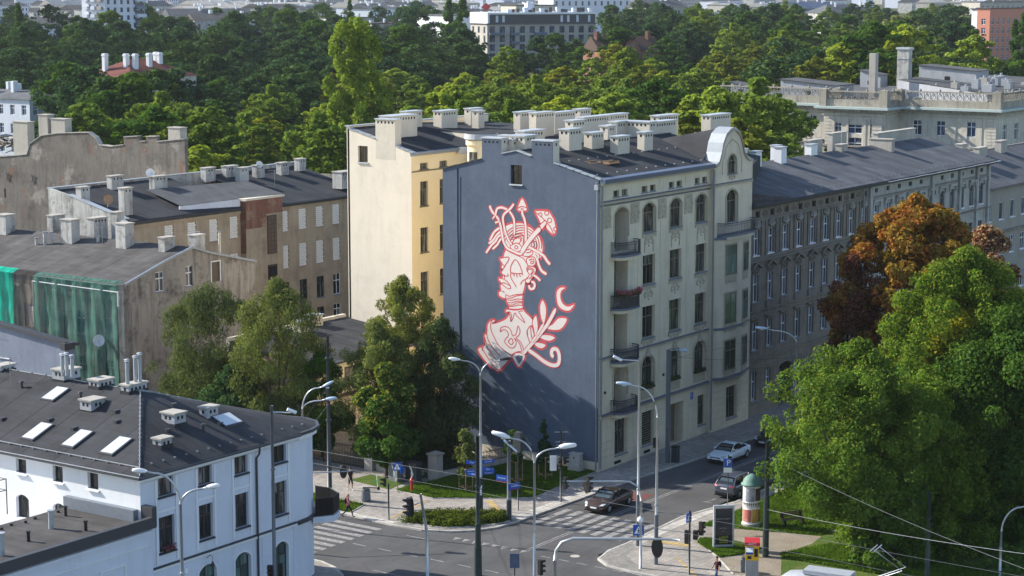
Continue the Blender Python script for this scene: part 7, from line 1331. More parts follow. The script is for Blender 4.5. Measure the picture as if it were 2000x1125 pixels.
def kd(u, D):
    if D < 560 and 1130 < u < 1500: return rg.choice(PB)
    if 915 < u < 1185 and D > 455 or u > 1885 and D > 440: return None
    if D > 520 and u > 1330: return rg.choice([PD[2], PB[4], PG, PB[0], PD[0]])
    if D > 640 and u < 930: return rg.choice([PD[2], PB[4], PD[0], PY if rg.random() < .2 else PD[1]])
    return rg.choice(PD)
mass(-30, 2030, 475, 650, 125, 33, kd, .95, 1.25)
def ke(u, D):
    if 60 < u < 170 or 300 < u < 560 and rg.random() < .75 or 640 < u < 850 and rg.random() < .5 or 930 < u < 1190: return None
    return kd(u, D)
mass(-30, 2030, 690, 1000, 150, 70, ke, .95, 1.2, .1)
mass(-30, 150, 300, 460, 90, 20, lambda u, D: rg.choice(PD) if D > 420 else (None if u < 150 and D < 400 else rg.choice(PD)), .8, 1.0)
# distinct labels by place for trees nobody can tell apart: they share one label in their group
for o in placed:
    if o['label'] == 'park tree':
        c = o.children[0].data.materials[0].name if o.children else ''; x, y, _ = o.location; D = (x-CAM[0])*.82115 + (y-CAM[1])*.57071; u = 1000 + 3889*((x-CAM[0])*.57071 - (y-CAM[1])*.82115)/D
        cn = {'leaf_park_green': 'mid green', 'leaf_bright_green': 'fresh green', 'leaf_olive': 'yellowish green', 'leaf_mid_green': 'plain green', 'leaf_deep_green': 'dark green', 'leaf_grey_green': 'grey-green', 'leaf_yellow_green': 'pale yellow'}.get(c, 'green')
        zn = [(150, 'at the left edge'), (380, 'around the red-roofed villa'), (560, 'above the fire wall'), (680, 'left of the tall bright poplar'), (860, 'right of the tall bright poplar'), (1010, 'above the beige gable'), (1180, 'below the modern block'), (1330, 'above the cream chimneys'), (1500, 'above the curved gable'), (1700, 'left of the tall palace chimney'), (1850, 'behind the palace roof'), (9999, 'at the right edge')]
        rw = 'front row' if D < 300 else 'second row' if D < 370 else 'middle row' if D < 470 else 'back row' if D < 600 else 'farthest row'
        o['label'] = cn + ' park tree ' + [t_ for l_, t_ in zn if u < l_][0] + ', ' + rw; o['group'] = 'park trees, ' + o['label']
    elif 'group' in o: del o['group']
for p in protos:
    if p.name not in used:
        for c in list(p.children): bpy.data.objects.remove(c)
        bpy.data.objects.remove(p)
fw_ = []; r5 = random.Random(9)
for i in range(420):
    x, y = site(r5.uniform(-750, -90) if i % 2 else r5.uniform(2090, 2750), r5.uniform(260, 1000)); fw_.append((x, y, terr(x, y) + r5.uniform(7, 14)))
fo = link_mesh('far_wood', leaves_mesh('far_wood', L['mid'], np.array(fw_), np.array([(7.5, 7.5, 6.5)]*len(fw_)), 60000, 1.1, 95, .8)); fo['kind'] = 'stuff'; fo['label'] = 'woods continuing beyond both sides of the picture'; fo['category'] = 'wood'
# bare tree
bt = thing('bare_tree', 'leafless dark tree before the flat grey building near the top', 'tree', site3(757, 690)); m = MB(); rr = random.Random(4)
def grow(p, d, l, r, k):
    q = p + d*l; m.tube([p, p+d*l*.5+Vector((rr.uniform(-.2, .2), rr.uniform(-.2, .2), 0)), q], [r, r*.8, r*.6], 5)
    if k:
        for _ in range(3): grow(q, (d + Vector((rr.uniform(-.7, .7), rr.uniform(-.7, .7), rr.uniform(-.1, .4)))).normalized(), l*.68, r*.58, k-1)
grow(Vector((0, 0, 0)), Vector((0, 0, 1)), 7, .5, 4); m.build('trunk', M['bark'], bt, world=False)
# ground cover bed
def cover(name, label, poly, n, leaf, h, mat, seed, asp=.7, z=.15, kind='stuff', lumps=None):
    xs_ = [p[0] for p in poly]; ys_ = [p[1] for p in poly]; r = random.Random(seed); pts = []
    def inside(x, y):
        c = False; j = len(poly)-1
        for i in range(len(poly)):
            if (poly[i][1] > y) != (poly[j][1] > y) and x < (poly[j][0]-poly[i][0])*(y-poly[i][1])/(poly[j][1]-poly[i][1]) + poly[i][0]: c = not c
            j = i
        return c
    while len(pts) < (lumps or 60):
        x, y = r.uniform(min(xs_), max(xs_)), r.uniform(min(ys_), max(ys_))
        if inside(x, y): pts.append((x, y, z + h*r.uniform(.15, .5)))
    C = np.array(pts); S = np.array([(h*r.uniform(.5, 1), h*r.uniform(.5, 1), h*r.uniform(.35, .65)) for _ in pts]); w = C.mean(0)
    o = link_mesh(name, leaves_mesh(name, mat, C, S, n, leaf, seed, asp, .8), None); o['kind'] = 'stuff'
    if label: o['label'] = label; o['category'] = 'plants'
    return o
cover('shrub_bed', 'low green and yellow shrubs filling the kerbside bed', [(-20.7, 3.6), (-20.0, .2), (-18.8, -1.1), (-17.6, -2.0), (-16.2, -2.4), (-15.3, -1.6), (-15.9, .2), (-18.0, 3.1)], 24000, .13, .62, L['bush'], 91, lumps=150)
def blades(name, label, polys, n, h, mat, seed, z=.13):
    r = np.random.default_rng(seed); out = []
    for poly, k in polys:
        P = np.array(poly); a = P.min(0); b = P.max(0); m = 0; A = []
        while m < k:
            q = a + (b-a)*r.random((k*2, 2)); ins = np.zeros(len(q), bool); j = len(P)-1
            for i in range(len(P)):
                c = ((P[i, 1] > q[:, 1]) != (P[j, 1] > q[:, 1])) & (q[:, 0] < (P[j, 0]-P[i, 0])*(q[:, 1]-P[i, 1])/(P[j, 1]-P[i, 1]+1e-9)+P[i, 0]); ins ^= c; j = i
            q = q[ins]; A.append(q); m += len(q)
        out.append(np.concatenate(A)[:k])
    q = np.concatenate(out); n = len(q); an = r.random(n)*6.283; w = .035 + .03*r.random(n); hh = h*(.5+r.random(n)); V = np.empty((n, 3, 3))
    V[:, 0] = np.c_[q[:, 0]-w*np.cos(an), q[:, 1]-w*np.sin(an), np.full(n, z)]; V[:, 1] = np.c_[q[:, 0]+w*np.cos(an), q[:, 1]+w*np.sin(an), np.full(n, z)]; V[:, 2] = np.c_[q[:, 0]+.06*r.normal(size=n), q[:, 1]+.06*r.normal(size=n), z+hh]
    me = bpy.data.meshes.new(name); me.vertices.add(3*n); me.vertices.foreach_set('co', V.reshape(-1).astype(np.float32)); me.loops.add(3*n); me.loops.foreach_set('vertex_index', np.arange(3*n, dtype=np.int32)); me.polygons.add(n); me.polygons.foreach_set('loop_start', np.arange(0, 3*n, 3, dtype=np.int32)); me.polygons.foreach_set('loop_total', np.full(n, 3, dtype=np.int32)); me.materials.append(mat); me.update(calc_edges=True)
    o = link_mesh(name, me); o['kind'] = 'stuff'; o['label'] = label; o['category'] = 'grass'
blades('grass', 'short uneven green grass of the lawns', [(GT, 60000), ([(-18.1, 30), (-18.1, 14.9), (-18.45, 9.0), (-20.7, 8.4), (-20.9, 12), (-20.9, 30)], 14000), (GC, 9000), ([(-9.2, -14.6), (20, -15.2), (20, -24), (-6.8, -22.8), (-8.2, -18.3)], 50000), ([(-13.4, -23.2), (-12.3, -22.6), (-8.3, -24.3), (-8.2, -36), (-13, -36)], 26000)], 0, .13, L['blade'], 92)
cover('hedge', 'rough undergrowth under the big trees at the right', [(-7, -26), (6, -18), (20, -20), (20, -40), (-9, -44)], 22000, .28, 1.5, L['mid'], 93, lumps=110, z=.2)
cover('undergrowth', 'dark bushes behind the low fence wall', [(-8.8, 10.0), (-8.8, 15), (-4.5, 21), (-1, 16), (-1.2, 10.5)], 12000, .22, .9, L['dark'], 94, lumps=60, z=.1)
# flower boxes
def pot(name, label, poly, lm, n, z, h, cat='plant', seed=1, second=None):
    t = thing(name, label, cat, (poly[0][0], poly[0][1], z)); r = random.Random(seed); P = []
    for (a, b), (c, d) in zip(poly, poly[1:]):
        for i in range(6): k = i/6; P.append((a+(c-a)*k-poly[0][0], b+(d-b)*k-poly[0][1], r.uniform(.1, h*.6)))
    C = np.array(P); S = np.array([(.22, .2, h*.5)]*len(P)); link_mesh('foliage', leaves_mesh('foliage', L[lm], C, S, n, .11, seed, .8), t)
    if second: link_mesh('flowers', leaves_mesh('flowers', L[second], C + np.array([0, -.05, .08]), S, n//2, .11, seed+1, .9), t)
    m = MB()
    for (a, b), (c, d) in zip(poly, poly[1:]): m.tube([(a, b, z+.05), (c, d, z+.05)], .1, 6)
    m.build('planter', M['stain'], t)
pot('flower_box', 'pink and purple flowers along the railing of the second-highest corner balcony', [(p[0], p[1]) for p in op3[1:12]], 'mid', 900, 14.0, .5, 'flower box', 5, 'pinkf')
pot('plant_box', 'green plants on the ledge of the arched first-floor window next to the balconies', [(6.55, -.15), (8.4, -.15)], 'willow', 300, 5.72, .5, 'flower box', 6); pot('plant_box', 'green plants on the ledge of the middle arched first-floor window', [(10.9, -.15), (12.6, -.15)], 'willow', 320, 5.72, .4, 'flower box', 7); pot('plant_box', 'green plants on the ledge of the arched first-floor window beside the bay', [(15.2, -.15), (16.9, -.15)], 'willow', 340, 5.72, .4, 'flower box', 8)
pot('geranium_box', 'pink flowers on a window ledge of the white corner house', [(-48.3, -.15), (-47.4, -.15)], 'mid', 120, 5.0, .4, 'flower box', 9, 'pinkf')
# ================================================================== street furniture
def on(name, label, cat, x, y, z=.1, rz=0, group=None): return thing(name, label, cat, (x, y, z), rz, group)
def pole(t, H, r0, r1, mat, collars=(), base=.0, seg=12, x=0, y=0):
    MB().cyl(x, y, 0, H, r0, r1, seg).build('pole', M[mat], t, world=False, smooth=True)
    if base: MB().cyl(x, y, 0, base, r0*1.25, r0*1.2, seg).build('pole_base', M[mat], t, world=False)
    for z in collars: MB().cyl(x, y, z, z+.12, r0*1.18, seg=seg).build('collar', M[mat], t, world=False)
def lamp_arm(t, H, dx, dy, rise, mat='galv', head='lampw', r=.05, wd=1.0, hl=.75, name='arm', tilt=.12, start=None):
    """curved bracket from the pole top towards (dx,dy), lamp head at its end"""
    s = start if start is not None else H; L_ = math.hypot(dx, dy); ux, uy = dx/L_, dy/L_; pts = []
    for i in range(9):
        k = i/8; h = math.sin(k*math.pi/2); d = 1-math.cos(k*math.pi/2); pts.append((ux*L_*d*.78, uy*L_*d*.78, s + rise*h))
    pts.append((dx, dy, s + rise + L_*.06)); a = MB().tube(pts, [r]*9 + [r*.7], 8).build(name, M[mat], t, world=False, smooth=True)
    h = MB(); e = Vector(pts[-1]); n = 10; sec = [(-.08, .06, .05), (.05, .12, .09), (.25, .17, .12), (.5, .17, .12), (hl-.08, .12, .09), (hl, .05, .04)]
    px, py = -uy, ux; vs = []; fs = []
    for (q, w, hh) in sec:
        for k in range(n): th = 2*math.pi*k/n; o = w*wd*math.cos(th); z = hh*wd*math.sin(th)*(1.2 if math.sin(th) > 0 else .7); vs.append((e.x+ux*q+px*o, e.y+uy*q+py*o, e.z + q*tilt + z))
    for i in range(len(sec)-1):
        for k in range(n): fs.append((i*n+k, i*n+(k+1) % n, (i+1)*n+(k+1) % n, (i+1)*n+k))
    fs += [tuple(range(n)), tuple(range((len(sec)-1)*n, len(sec)*n))]; h.add(vs, fs); hd = h.build('lamp_head', M[head], a, world=False, smooth=True)
    c = Vector((e.x+ux*.36, e.y+uy*.36, e.z-.07)); hd_ = MB().ell((c.x, c.y, c.z+.02), (.15, .15, .06), 10, 6).build('lamp_glass', M['lampglass'], a, world=False)
    return a
def signal(t, x, y, z, face, n=3, s=1.0, board=False, name='signal_head'):
    """traffic light: body, visors, lenses; face = heading of the lenses (radians)"""
    fx, fy = math.cos(face), math.sin(face); h = .30*n*s; b = MB(); w = .14*s; px, py = -fy, fx
    q = [(x+px*w-fx*.0, y+py*w-fy*.0), (x-px*w, y-py*w), (x-px*w+fx*.2*s, y-py*w+fy*.2*s), (x+px*w+fx*.2*s, y+py*w+fy*.2*s)]; b.prism(q, z, z+h); bd = b.build(name, M['black'], t, world=False)
    for i in range(n):
        cz = z + .15*s + .30*s*i; v = MB(); pts = []
        for k in range(9):
            a = math.pi*k/8; o = .115*s*math.cos(a); zz = cz + .115*s*math.sin(a); pts.append((o, zz))
        for (o1, z1), (o2, z2) in zip(pts, pts[1:]):
            A = lambda o, z_, d: (x+px*o+fx*d, y+py*o+fy*d, z_); v.extr([A(o1, z1, .2*s), A(o2, z2, .2*s), A(o2, z2, .42*s), A(o1, z1, .42*s)], (0, 0, .012))
        v.build('visor', M['black'], bd, world=False); c = MB().ell((x+fx*.2*s, y+fy*.2*s, cz), (.09*s, .09*s, .09*s), 10, 6).build('lens', flat_once('signal_lens_' + ('green', 'amber', 'red')[i % 3], ((.01, .09, .05), (.16, .09, .01), (.12, .008, .008))[i % 3]), bd, world=False)
    if board:
        e = MB(); pr = [(.30*s*math.cos(k*math.pi/8)*(1 if True else 1), (z+h/2) + (h/2+.02)*math.sin(k*math.pi/8)*1.12) for k in range(16)]
        e.extr([(x+px*o-fx*.02, y+py*o-fy*.02, zz) for o, zz in pr], (fx*.03, fy*.03, 0)); e.build('backing_board', M['black'], bd, world=False)
    return bd
_fo = {}
def flat_once(n, c, rough=.3):
    if n not in _fo: _fo[n] = flat(n, c, rough, .5, 0, 0)
    return _fo[n]
def panel(t, x, y, z, w, h, face, mat='signb', name='sign_plate', th=.03, back='capm'):
    fx, fy = math.cos(face), math.sin(face); px, py = -fy, fx
    p = MB().extr([(x+px*w/2, y+py*w/2, z-h/2), (x-px*w/2, y-py*w/2, z-h/2), (x-px*w/2, y-py*w/2, z+h/2), (x+px*w/2, y+py*w/2, z+h/2)], (-fx*th, -fy*th, 0)).build(name, M[mat], t, world=False)
    b = MB().extr([(x-fx*(th+.002)+px*(w/2-.01), y-fy*(th+.002)+py*(w/2-.01), z-h/2+.01), (x-fx*(th+.002)-px*(w/2-.01), y-fy*(th+.002)-py*(w/2-.01), z-h/2+.01), (x-fx*(th+.002)-px*(w/2-.01), y-fy*(th+.002)-py*(w/2-.01), z+h/2-.01), (x-fx*(th+.002)+px*(w/2-.01), y-fy*(th+.002)+py*(w/2-.01), z+h/2-.01)], (-fx*.006, -fy*.006, 0)).build('sign_back', M[back], p, world=False)
    def F(o, zz, d=.004): return (x+fx*d-px*o, y+fy*d-py*o, z+zz)      # o to the viewer's right
    return p, F
def ftext(p, F, s, size, o, zz, face, mat, nm='lettering'): return text(p, s, size, F(o, zz, .006), (R(90), 0, face + R(90)), mat, nm, .002)
def crossing_sign(t, x, y, z, face, s=.6):
    p, F = panel(t, x, y, z, s, s, face)
    k = s/.6; MB().add([F(-.24*k, -.2*k), F(.24*k, -.2*k), F(0, .24*k)], [(0, 1, 2)]).build('white_triangle', M['signw'], p, world=False)
    w = MB()
    def bar(a, b, wd):
        dx, dz = b[0]-a[0], b[1]-a[1]; l = math.hypot(dx, dz); nx, nz = -dz/l*wd/2, dx/l*wd/2; w.add([F((a[0]+nx)*k, (a[1]+nz)*k, .007), F((b[0]+nx)*k, (b[1]+nz)*k, .007), F((b[0]-nx)*k, (b[1]-nz)*k, .007), F((a[0]-nx)*k, (a[1]-nz)*k, .007)], [(0, 1, 2, 3)])
    bar((0, .04), (0, -.06), .06); bar((0, -.05), (-.07, -.18), .03); bar((0, -.05), (.06, -.18), .03); bar((0, .02), (-.07, -.04), .02); bar((0, .02), (.07, -.03), .02)
    w.add([F((.03*math.cos(a*math.pi/4))*k, (.09+.03*math.sin(a*math.pi/4))*k, .007) for a in range(8)], [tuple(range(8))]); w.build('walking_figure', M['black'], p, world=False); return p
TOCAM = math.atan2(-.571, -.821)
# double lamp in front of the corner house
t = on('street_lamp', 'double-armed silver street lamp in front of the white corner house', 'street lamp', -51.7, -4.9); pole(t, 9.3, .13, .07, 'galv', (5.2,)); lamp_arm(t, 9.2, -1.35, 1.3, 1.95, 'galv', 'lampw', .06, 1.2); lamp_arm(t, 9.2, .9, -1.2, .95, 'galv', 'lampw', .06, 1.2)
t = on('traffic_light_pole', 'tall grey square pole with camera arm and two black signals before the white corner house', 'pole', -41.8, -3.0); pole(t, 13.0, .13, .09, 'poleg', (9.0,)); MB().tube([(0, 0, 12.6), (.5, -1.1, 12.6)], .05, 6).build('camera_arm', M['galv'], t, world=False); c = MB().tube([(.3, -1.0, 12.85), (.7, -1.35, 12.6)], .11, 8).build('camera', M['lampw'], t, world=False)
signal(t, -.25, .1, 2.2, R(200), 3, 1.0); signal(t, .2, -.25, 2.3, R(20), 3, .9)
t = on('catenary_pole', 'tall dark grey catenary pole rising beside the gate house', 'pole', -19.3, 11.5); pole(t, 12.7, .19, .1, 'poled', (6.2, 8.9, 2.7, 10.9), 1.0)
t = on('street_lamp', 'double-armed lamp post whose heads overlap the painted bust on the wall', 'street lamp', -15.4, .4); pole(t, 10.3, .12, .07, 'galv', (5.8,)); MB().cyl(0, 0, 0, 2.7, .17, .16, 12).build('pole_base', M['poled'], t, world=False); lamp_arm(t, 10.2, -1.0, 1.2, 1.15, 'galv', 'lampw', .04); lamp_arm(t, 10.2, .9, -1.15, 1.1, 'galv', 'black', .04)
p, F = panel(t, -.16, -.08, 2.0, .25, .25, TOCAM, 'signw', 'notice_plate'); panel(t, -.17, -.08, 1.6, .2, .45, TOCAM, 'signw', 'notice_plate')
t = on('catenary_pole', 'dark green catenary pole standing nearest the camera in the road junction', 'pole', -28.1, -8.5, 0); pole(t, 9.4, .17, .12, 'polegn', (6.0, 3.4), 0); MB().cyl(0, 0, 0, 2.0, .26, .24, 14).build('pole_base', M['polegn'], t, world=False); MB().cyl(0, 0, 2.0, 3.4, .2, .19, 14).build('pole_sleeve', M['polegn'], t, world=False)
t = on('sign_post', 'grey post with two blue street name signs and a floodlight beside the shrub bed', 'sign post', -15.95, -2.5); pole(t, 5.9, .16, .13, 'poleg', (1.5,)); MB().cyl(0, 0, 0, 1.5, .19, .19, 12).build('pole_base', M['poled'], t, world=False)
MB().extr([(-.1, .35, 5.9), (.25, -.55, 5.1), (.35, -.5, 5.15), (0, .4, 5.98)], (-.25, -.1, .02)).build('floodlight_panel', M['lampw'], t, world=False)
f_ = on('loudspeaker_box', 'dark oval signal housing on a bracket behind the floodlight post', 'signal', -13.2, -1.4, .1); pole(f_, 5.4, .05, .05, 'poled'); MB().extr([(-.2, -.32, 4.4), (-.2, .32, 4.4), (-.2, .34, 5.5), (-.2, .2, 5.9), (-.2, -.25, 5.9), (-.2, -.34, 5.5)], (.35, 0, 0)).build('housing', M['poled'], f_, world=False)
p, F = panel(t, -.1, .55, 3.05, .95, .5, TOCAM - .5, 'signb', 'street_name_sign'); ftext(p, F, 'Kilińskiego', .14, 0, .05, TOCAM-.5, M['signw']); MB().extr([F(-.47, -.25, .004), F(.47, -.25, .004), F(.47, -.17, .004), F(-.47, -.17, .004)], (0, 0, .001)).build('red_stripe', M['red'], p, world=False)
p, F = panel(t, -.2, -.6, 2.65, 1.05, .5, TOCAM + .6, 'signb', 'street_name_sign'); ftext(p, F, 'Tuwima', .18, 0, .04, TOCAM+.6, M['signw']); MB().extr([F(-.5, -.25, .004), F(.5, -.25, .004), F(.5, -.18, .004), F(-.5, -.18, .004)], (0, 0, .001)).build('red_stripe', M['red'], p, world=False)
t = on('direction_signs', 'cluster of blue tourist direction boards on a post at the lawn corner', 'sign', -14.6, 1.0); MB().cyl(0, 0, 0, 3.9, .05, seg=8).build('pole', M['poled'], t, world=False)
for i, (o, z, w, a) in enumerate(((.65, 3.55, 1.3, .5), (.6, 3.1, 1.2, -.4), (.6, 2.75, 1.1, .2), (-.65, 3.5, 1.2, -.3), (-.7, 2.95, 1.2, .3), (-.6, 2.6, 1.3, -.5))):
    fa = TOCAM + a; x, y = -math.sin(fa)*o, math.cos(fa)*o; p, F = panel(t, x, y, z, w*.8, .26, fa, 'signb', 'direction_board'); ftext(p, F, ('Centrum', 'Park', 'Muzeum', 'Teatr', 'Dworzec', 'Kino')[i], .15, 0, 0, fa, M['signw'])
t = on('street_lamp', 'double-armed lamp with two rounded white heads in the foreground', 'street lamp', -27.0, -12.2, 0); pole(t, 7.9, .1, .07, 'galv', (3.3,)); lamp_arm(t, 7.8, -.95, 1.35, 1.65, 'galv', 'lampw', .055, 1.5, 1.1, tilt=.3); lamp_arm(t, 7.8, .95, -1.3, 1.0, 'galv', 'lampw', .055, 1.5, 1.1); signal(t, .25, -.2, .4, R(-20), 3, 1.1)
t = on('traffic_light', 'dark signal post with antennas in front of the mural wall corner', 'traffic light', -9.4, -2.65); pole(t, 5.5, .07, .06, 'poled', (4.6,)); signal(t, -.1, 0, 2.5, TOCAM + .1, 3); signal(t, .12, -.15, 2.9, R(-60), 2)
for z, l in ((5.35, .5), (4.6, .4), (4.35, .35)): MB().tube([(-l*.6, l*.8, z), (l*.6, -l*.8, z)], .025, 5).build('antenna_bar', M['galv'], t, world=False)
pc = panel(t, -.1, .62, 2.9, .5, 1.15, TOCAM, 'signw', 'info_board')[0]
t = on('traffic_light', 'big signal in a black backing board on a leaning silver post at the bottom', 'traffic light', -34.2, -9.0, 0); MB().tube([(0, 0, 0), (-.03, .02, 4.4), (-.3, .3, 6.9)], [.11, .1, .08], 10).build('pole', M['galv'], t, world=False, smooth=True); MB().tube([(-.25, .25, 6.4), (-.55, .6, 6.2)], .04, 6).build('bracket', M['galv'], t, world=False); signal(t, -.65, .75, 5.5, R(150), 3, 1.3, True)
t = on('street_lamp', 'thin silver mast topped by a camera at the corner of the zebra crossing', 'pole', -16.2, -13.5); pole(t, 13.1, .11, .06, 'galv', (3.9,)); MB().cyl(0, 0, 0, 3.6, .15, .14, 12).build('pole_base', M['poleg'], t, world=False); MB().tube([(0, 0, 12.95), (-.6, 1.0, 13.0), (-.8, 1.25, 13.1)], .04, 6).build('camera_arm', M['galv'], t, world=False); MB().tube([(-.6, 1.05, 12.95), (-.95, 1.5, 13.25)], .1, 8).build('camera', M['lampw'], t, world=False)
t2 = on('street_lamp', 'curved silver street lamp standing between the masts on the near pavement corner', 'street lamp', -19.4, -16.85); pole(t2, 10.0, .12, .07, 'galv', (4.0,)); MB().cyl(0, 0, 0, 3.4, .14, .14, 12).build('pole_base', M['poleg'], t2, world=False); lamp_arm(t2, 9.9, -1.1, 1.5, 2.2, 'galv', 'lampg', .05, hl=.9)
t = on('traffic_light', 'silver mast arm with two black signals hanging over the brown car', 'traffic light', -20.8, -16.5); pole(t, 4.6, .09, .08, 'galv'); pts = [(0, 0, 4.6), (.02, .15, 5.2), (-.1, .3, 5.6), (-.35, .65, 5.85), (-.75, 1.15, 5.9), (-2.9, 4.3, 5.9)]; MB().tube(pts, .06, 8).build('mast_arm', M['galv'], t, world=False, smooth=True); signal(t, -2.0, 3.0, 5.15, R(-20), 3, 1.15, True); signal(t, -2.85, 4.2, 5.35, R(-10), 3, .9)
gb = MB().ell((0, .05, 3.3), (.22, .22, .22), 12, 8).build('white_globe', M['lampw'], t, world=False); crossing_sign(t, -.1, .12, 2.6, TOCAM, .72)
t = on('traffic_light', 'dark post with a blue crossing sign and three black signals beside the advertising panel', 'traffic light', -20.2, -19.85); pole(t, 4.3, .07, .06, 'poled'); signal(t, .05, .28, 2.0, R(0), 3, 1.0); signal(t, .5, -.5, 2.6, R(-15), 3, 1.0); signal(t, .15, -.3, 2.35, R(0), 2, 1.0); crossing_sign(t, -.1, 0, 3.85, TOCAM + .9, .6)
t = on('traffic_light', 'long silver mast arm along the bottom with a big black signal at its right end', 'traffic light', -36.5, -20.1, 0); pole(t, 5.0, .12, .1, 'galv'); pts = [(0, 0, 5.0), (.03, -.05, 5.6), (.2, -.35, 6.1), (.55, -.9, 6.35), (3.6, -5.6, 6.35), (3.9, -6.1, 6.3)]; MB().tube(pts, [.1, .1, .1, .09, .07, .06], 8).build('mast_arm', M['galv'], t, world=False, smooth=True); signal(t, 3.25, -5.0, 5.3, R(10), 3, 1.2, True)
t = on('parking_sign', 'blue parking sign on a thin dark post beside the parked grey car', 'sign', -3.0, -13.3); pole(t, 3.8, .035, .035, 'poled', seg=8); p, F = panel(t, -.06, 0, 3.2, .66, .66, TOCAM); ftext(p, F, 'P', .62, -.05, .0, TOCAM, M['signw']); panel(t, -.06, 0, 2.65, .6, .36, TOCAM, 'signw')
t = on('catenary_pole', 'tall green-black pole beside the ticket machine', 'pole', -13.6, -22.0); pole(t, 8.0, .17, .13, 'polegn', (4.1, 6.2)); MB().cyl(0, 0, 0, 4.1, .22, .2, 14).build('pole_base', M['polegn'], t, world=False)
t = on('catenary_pole', 'dark green pole in front of the low trees at the bottom right', 'pole', -11.9, -32.9, 0); pole(t, 5.8, .15, .11, 'polegn', (4.0,))
t = on('street_lamp', 'curved silver lamp post cut by the right edge', 'street lamp', -9.2, -36.8, 0); pole(t, 3.2, .1, .07, 'galv', (2.0,)); lamp_arm(t, 3.1, .9, -1.3, 1.7, 'galv', 'lampw', .06)
t = on('street_lamp', 'concrete lamp post before the cream facade with a waste bin at its foot', 'street lamp', 6.0, -2.85); MB().extr([(-.14, -.14, 0), (.14, -.14, 0), (.14, .14, 0), (-.14, .14, 0)], (0, 0, 9.3)).build('pole', M['poleg'], t, world=False); MB().tube([(0, 0, 9.2), (.5, -.6, 9.3)], .04, 6).build('arm', M['galv'], t, world=False); MB().ell((.75, -.9, 9.25), (.42, .42, .12), 12, 6).build('lamp_head', M['lampg'], t, world=False)
b = on('waste_bin', 'dark grey waste bin standing at the foot of the concrete lamp post', 'waste bin', 6.5, -3.3); MB().box(-.25, -.25, 0, .25, .25, 1.25).build('body', M['poled'], b, world=False); MB().box(-.27, -.27, 1.25, .27, .27, 1.33).build('lid', M['black'], b, world=False)
for i, (x, y, lab) in enumerate(((4.9, -2.4, 'dark wall post box on the lamp post before the louvred window'),)): q = on('post_box', lab, 'post box', x, y, 1.5); MB().box(-.2, -.15, 0, .2, .15, .8).build('body', M['black'], q, world=False); MB().box(-.03, -.03, -1.4, .03, .03, 0).build('leg', M['black'], q, world=False)
t = on('street_lamp', 'curved lamp with a pale blue head before the sooty tenement', 'street lamp', 8.05, -13.2); pole(t, 10.6, .1, .06, 'galv', (8.2, 5.0)); lamp_arm(t, 10.5, -1.5, 1.9, 1.1, 'galv', 'lampg', .05, hl=.9)
t = on('street_lamp', 'slim grey lamp post with small head against the grey gable', 'street lamp', 4.5, 47.6, 0); pole(t, 7.4, .09, .06, 'galv'); MB().tube([(0, 0, 7.35), (-.15, .25, 7.6), (-.6, .9, 7.75)], .05, 6).build('arm', M['galv'], t, world=False); MB().ell((-.8, 1.2, 7.78), (.3, .4, .08), 10, 6).build('lamp_head', M['lampg'], t, world=False)
t = on('street_lamp', 'double curved lamp behind the rounded roof tip of the corner house', 'street lamp', -25.6, 8.6); pole(t, 8.6, .09, .07, 'galv'); lamp_arm(t, 8.5, .7, -1.3, 1.6, 'galv', 'lampg', .05, hl=.8, tilt=.5); lamp_arm(t, 8.5, .8, -1.5, .7, 'galv', 'lampg', .05, hl=.8)
t = on('traffic_light', 'thin post with a small pedestrian signal beside the tactile paving', 'traffic light', -20.75, 4.75); pole(t, 2.7, .06, .06, 'poled', seg=8); signal(t, -.1, .15, 2.5, R(140), 2, 1.0)
t = on('crossing_sign', 'blue pedestrian crossing sign in front of the painted grey cabinet', 'sign', -13.9, 9.3); pole(t, 2.2, .03, .03, 'poled', seg=6); crossing_sign(t, -.05, 0, 1.95, TOCAM, .6); panel(t, .0, -.5, 1.75, .42, .5, TOCAM+.9, 'signb')
t = on('road_sign', 'rectangular road sign seen from behind at the bottom of the junction', 'sign', -27.5, -11.0, 0); pole(t, 1.2, .04, .04, 'poled', seg=8); panel(t, 0, 0, 1.3, .62, .95, TOCAM + math.pi, 'signb', back='slate')
t = on('traffic_light', 'horizontal mast arm with two round-backed signals reaching in from behind the corner house', 'traffic light', -31.9, 9.5); pole(t, 5.0, .1, .1, 'poled'); MB().tube([(0, 0, 4.9), (3.2, -3.6, 4.9), (5.4, -6.0, 4.95)], .045, 6).build('mast_arm', M['galv'], t, world=False)
signal(t, 3.3, -3.7, 4.3, R(60), 3, 1.1, True); signal(t, 5.1, -5.6, 4.5, R(60), 3, .9, True)
# utility things
t = on('advertising_column', 'round advertising column with green cap and torn posters beside the grey parked car', 'advertising column', -7.2, -17.5); MB().cyl(0, 0, 0, .25, .72, .7, 28).build('plinth', M['concrete'], t, world=False); MB().cyl(0, 0, .25, 3.0, .62, .62, 32).build('drum', M['signw'], t, world=False, smooth=False); MB().lathe([(.75, 3.0), (.78, 3.1), (.66, 3.16), (.6, 3.4), (.42, 3.62), (.1, 3.8), (.02, 3.82)], 0, 0, 28).build('cap', M['copper'], t, world=False, smooth=True)
def poster(a0, a1, z0, z1, mat, r=.632, lab=None):
    m = MB(); n = 8
    for i in range(n):
        t0, t1 = a0+(a1-a0)*i/n, a0+(a1-a0)*(i+1)/n; m.poly([(r*math.cos(t0), r*math.sin(t0), z0), (r*math.cos(t1), r*math.sin(t1), z0), (r*math.cos(t1), r*math.sin(t1), z1), (r*math.cos(t0), r*math.sin(t0), z1)])
    return m.build('poster', mat, t, world=False)
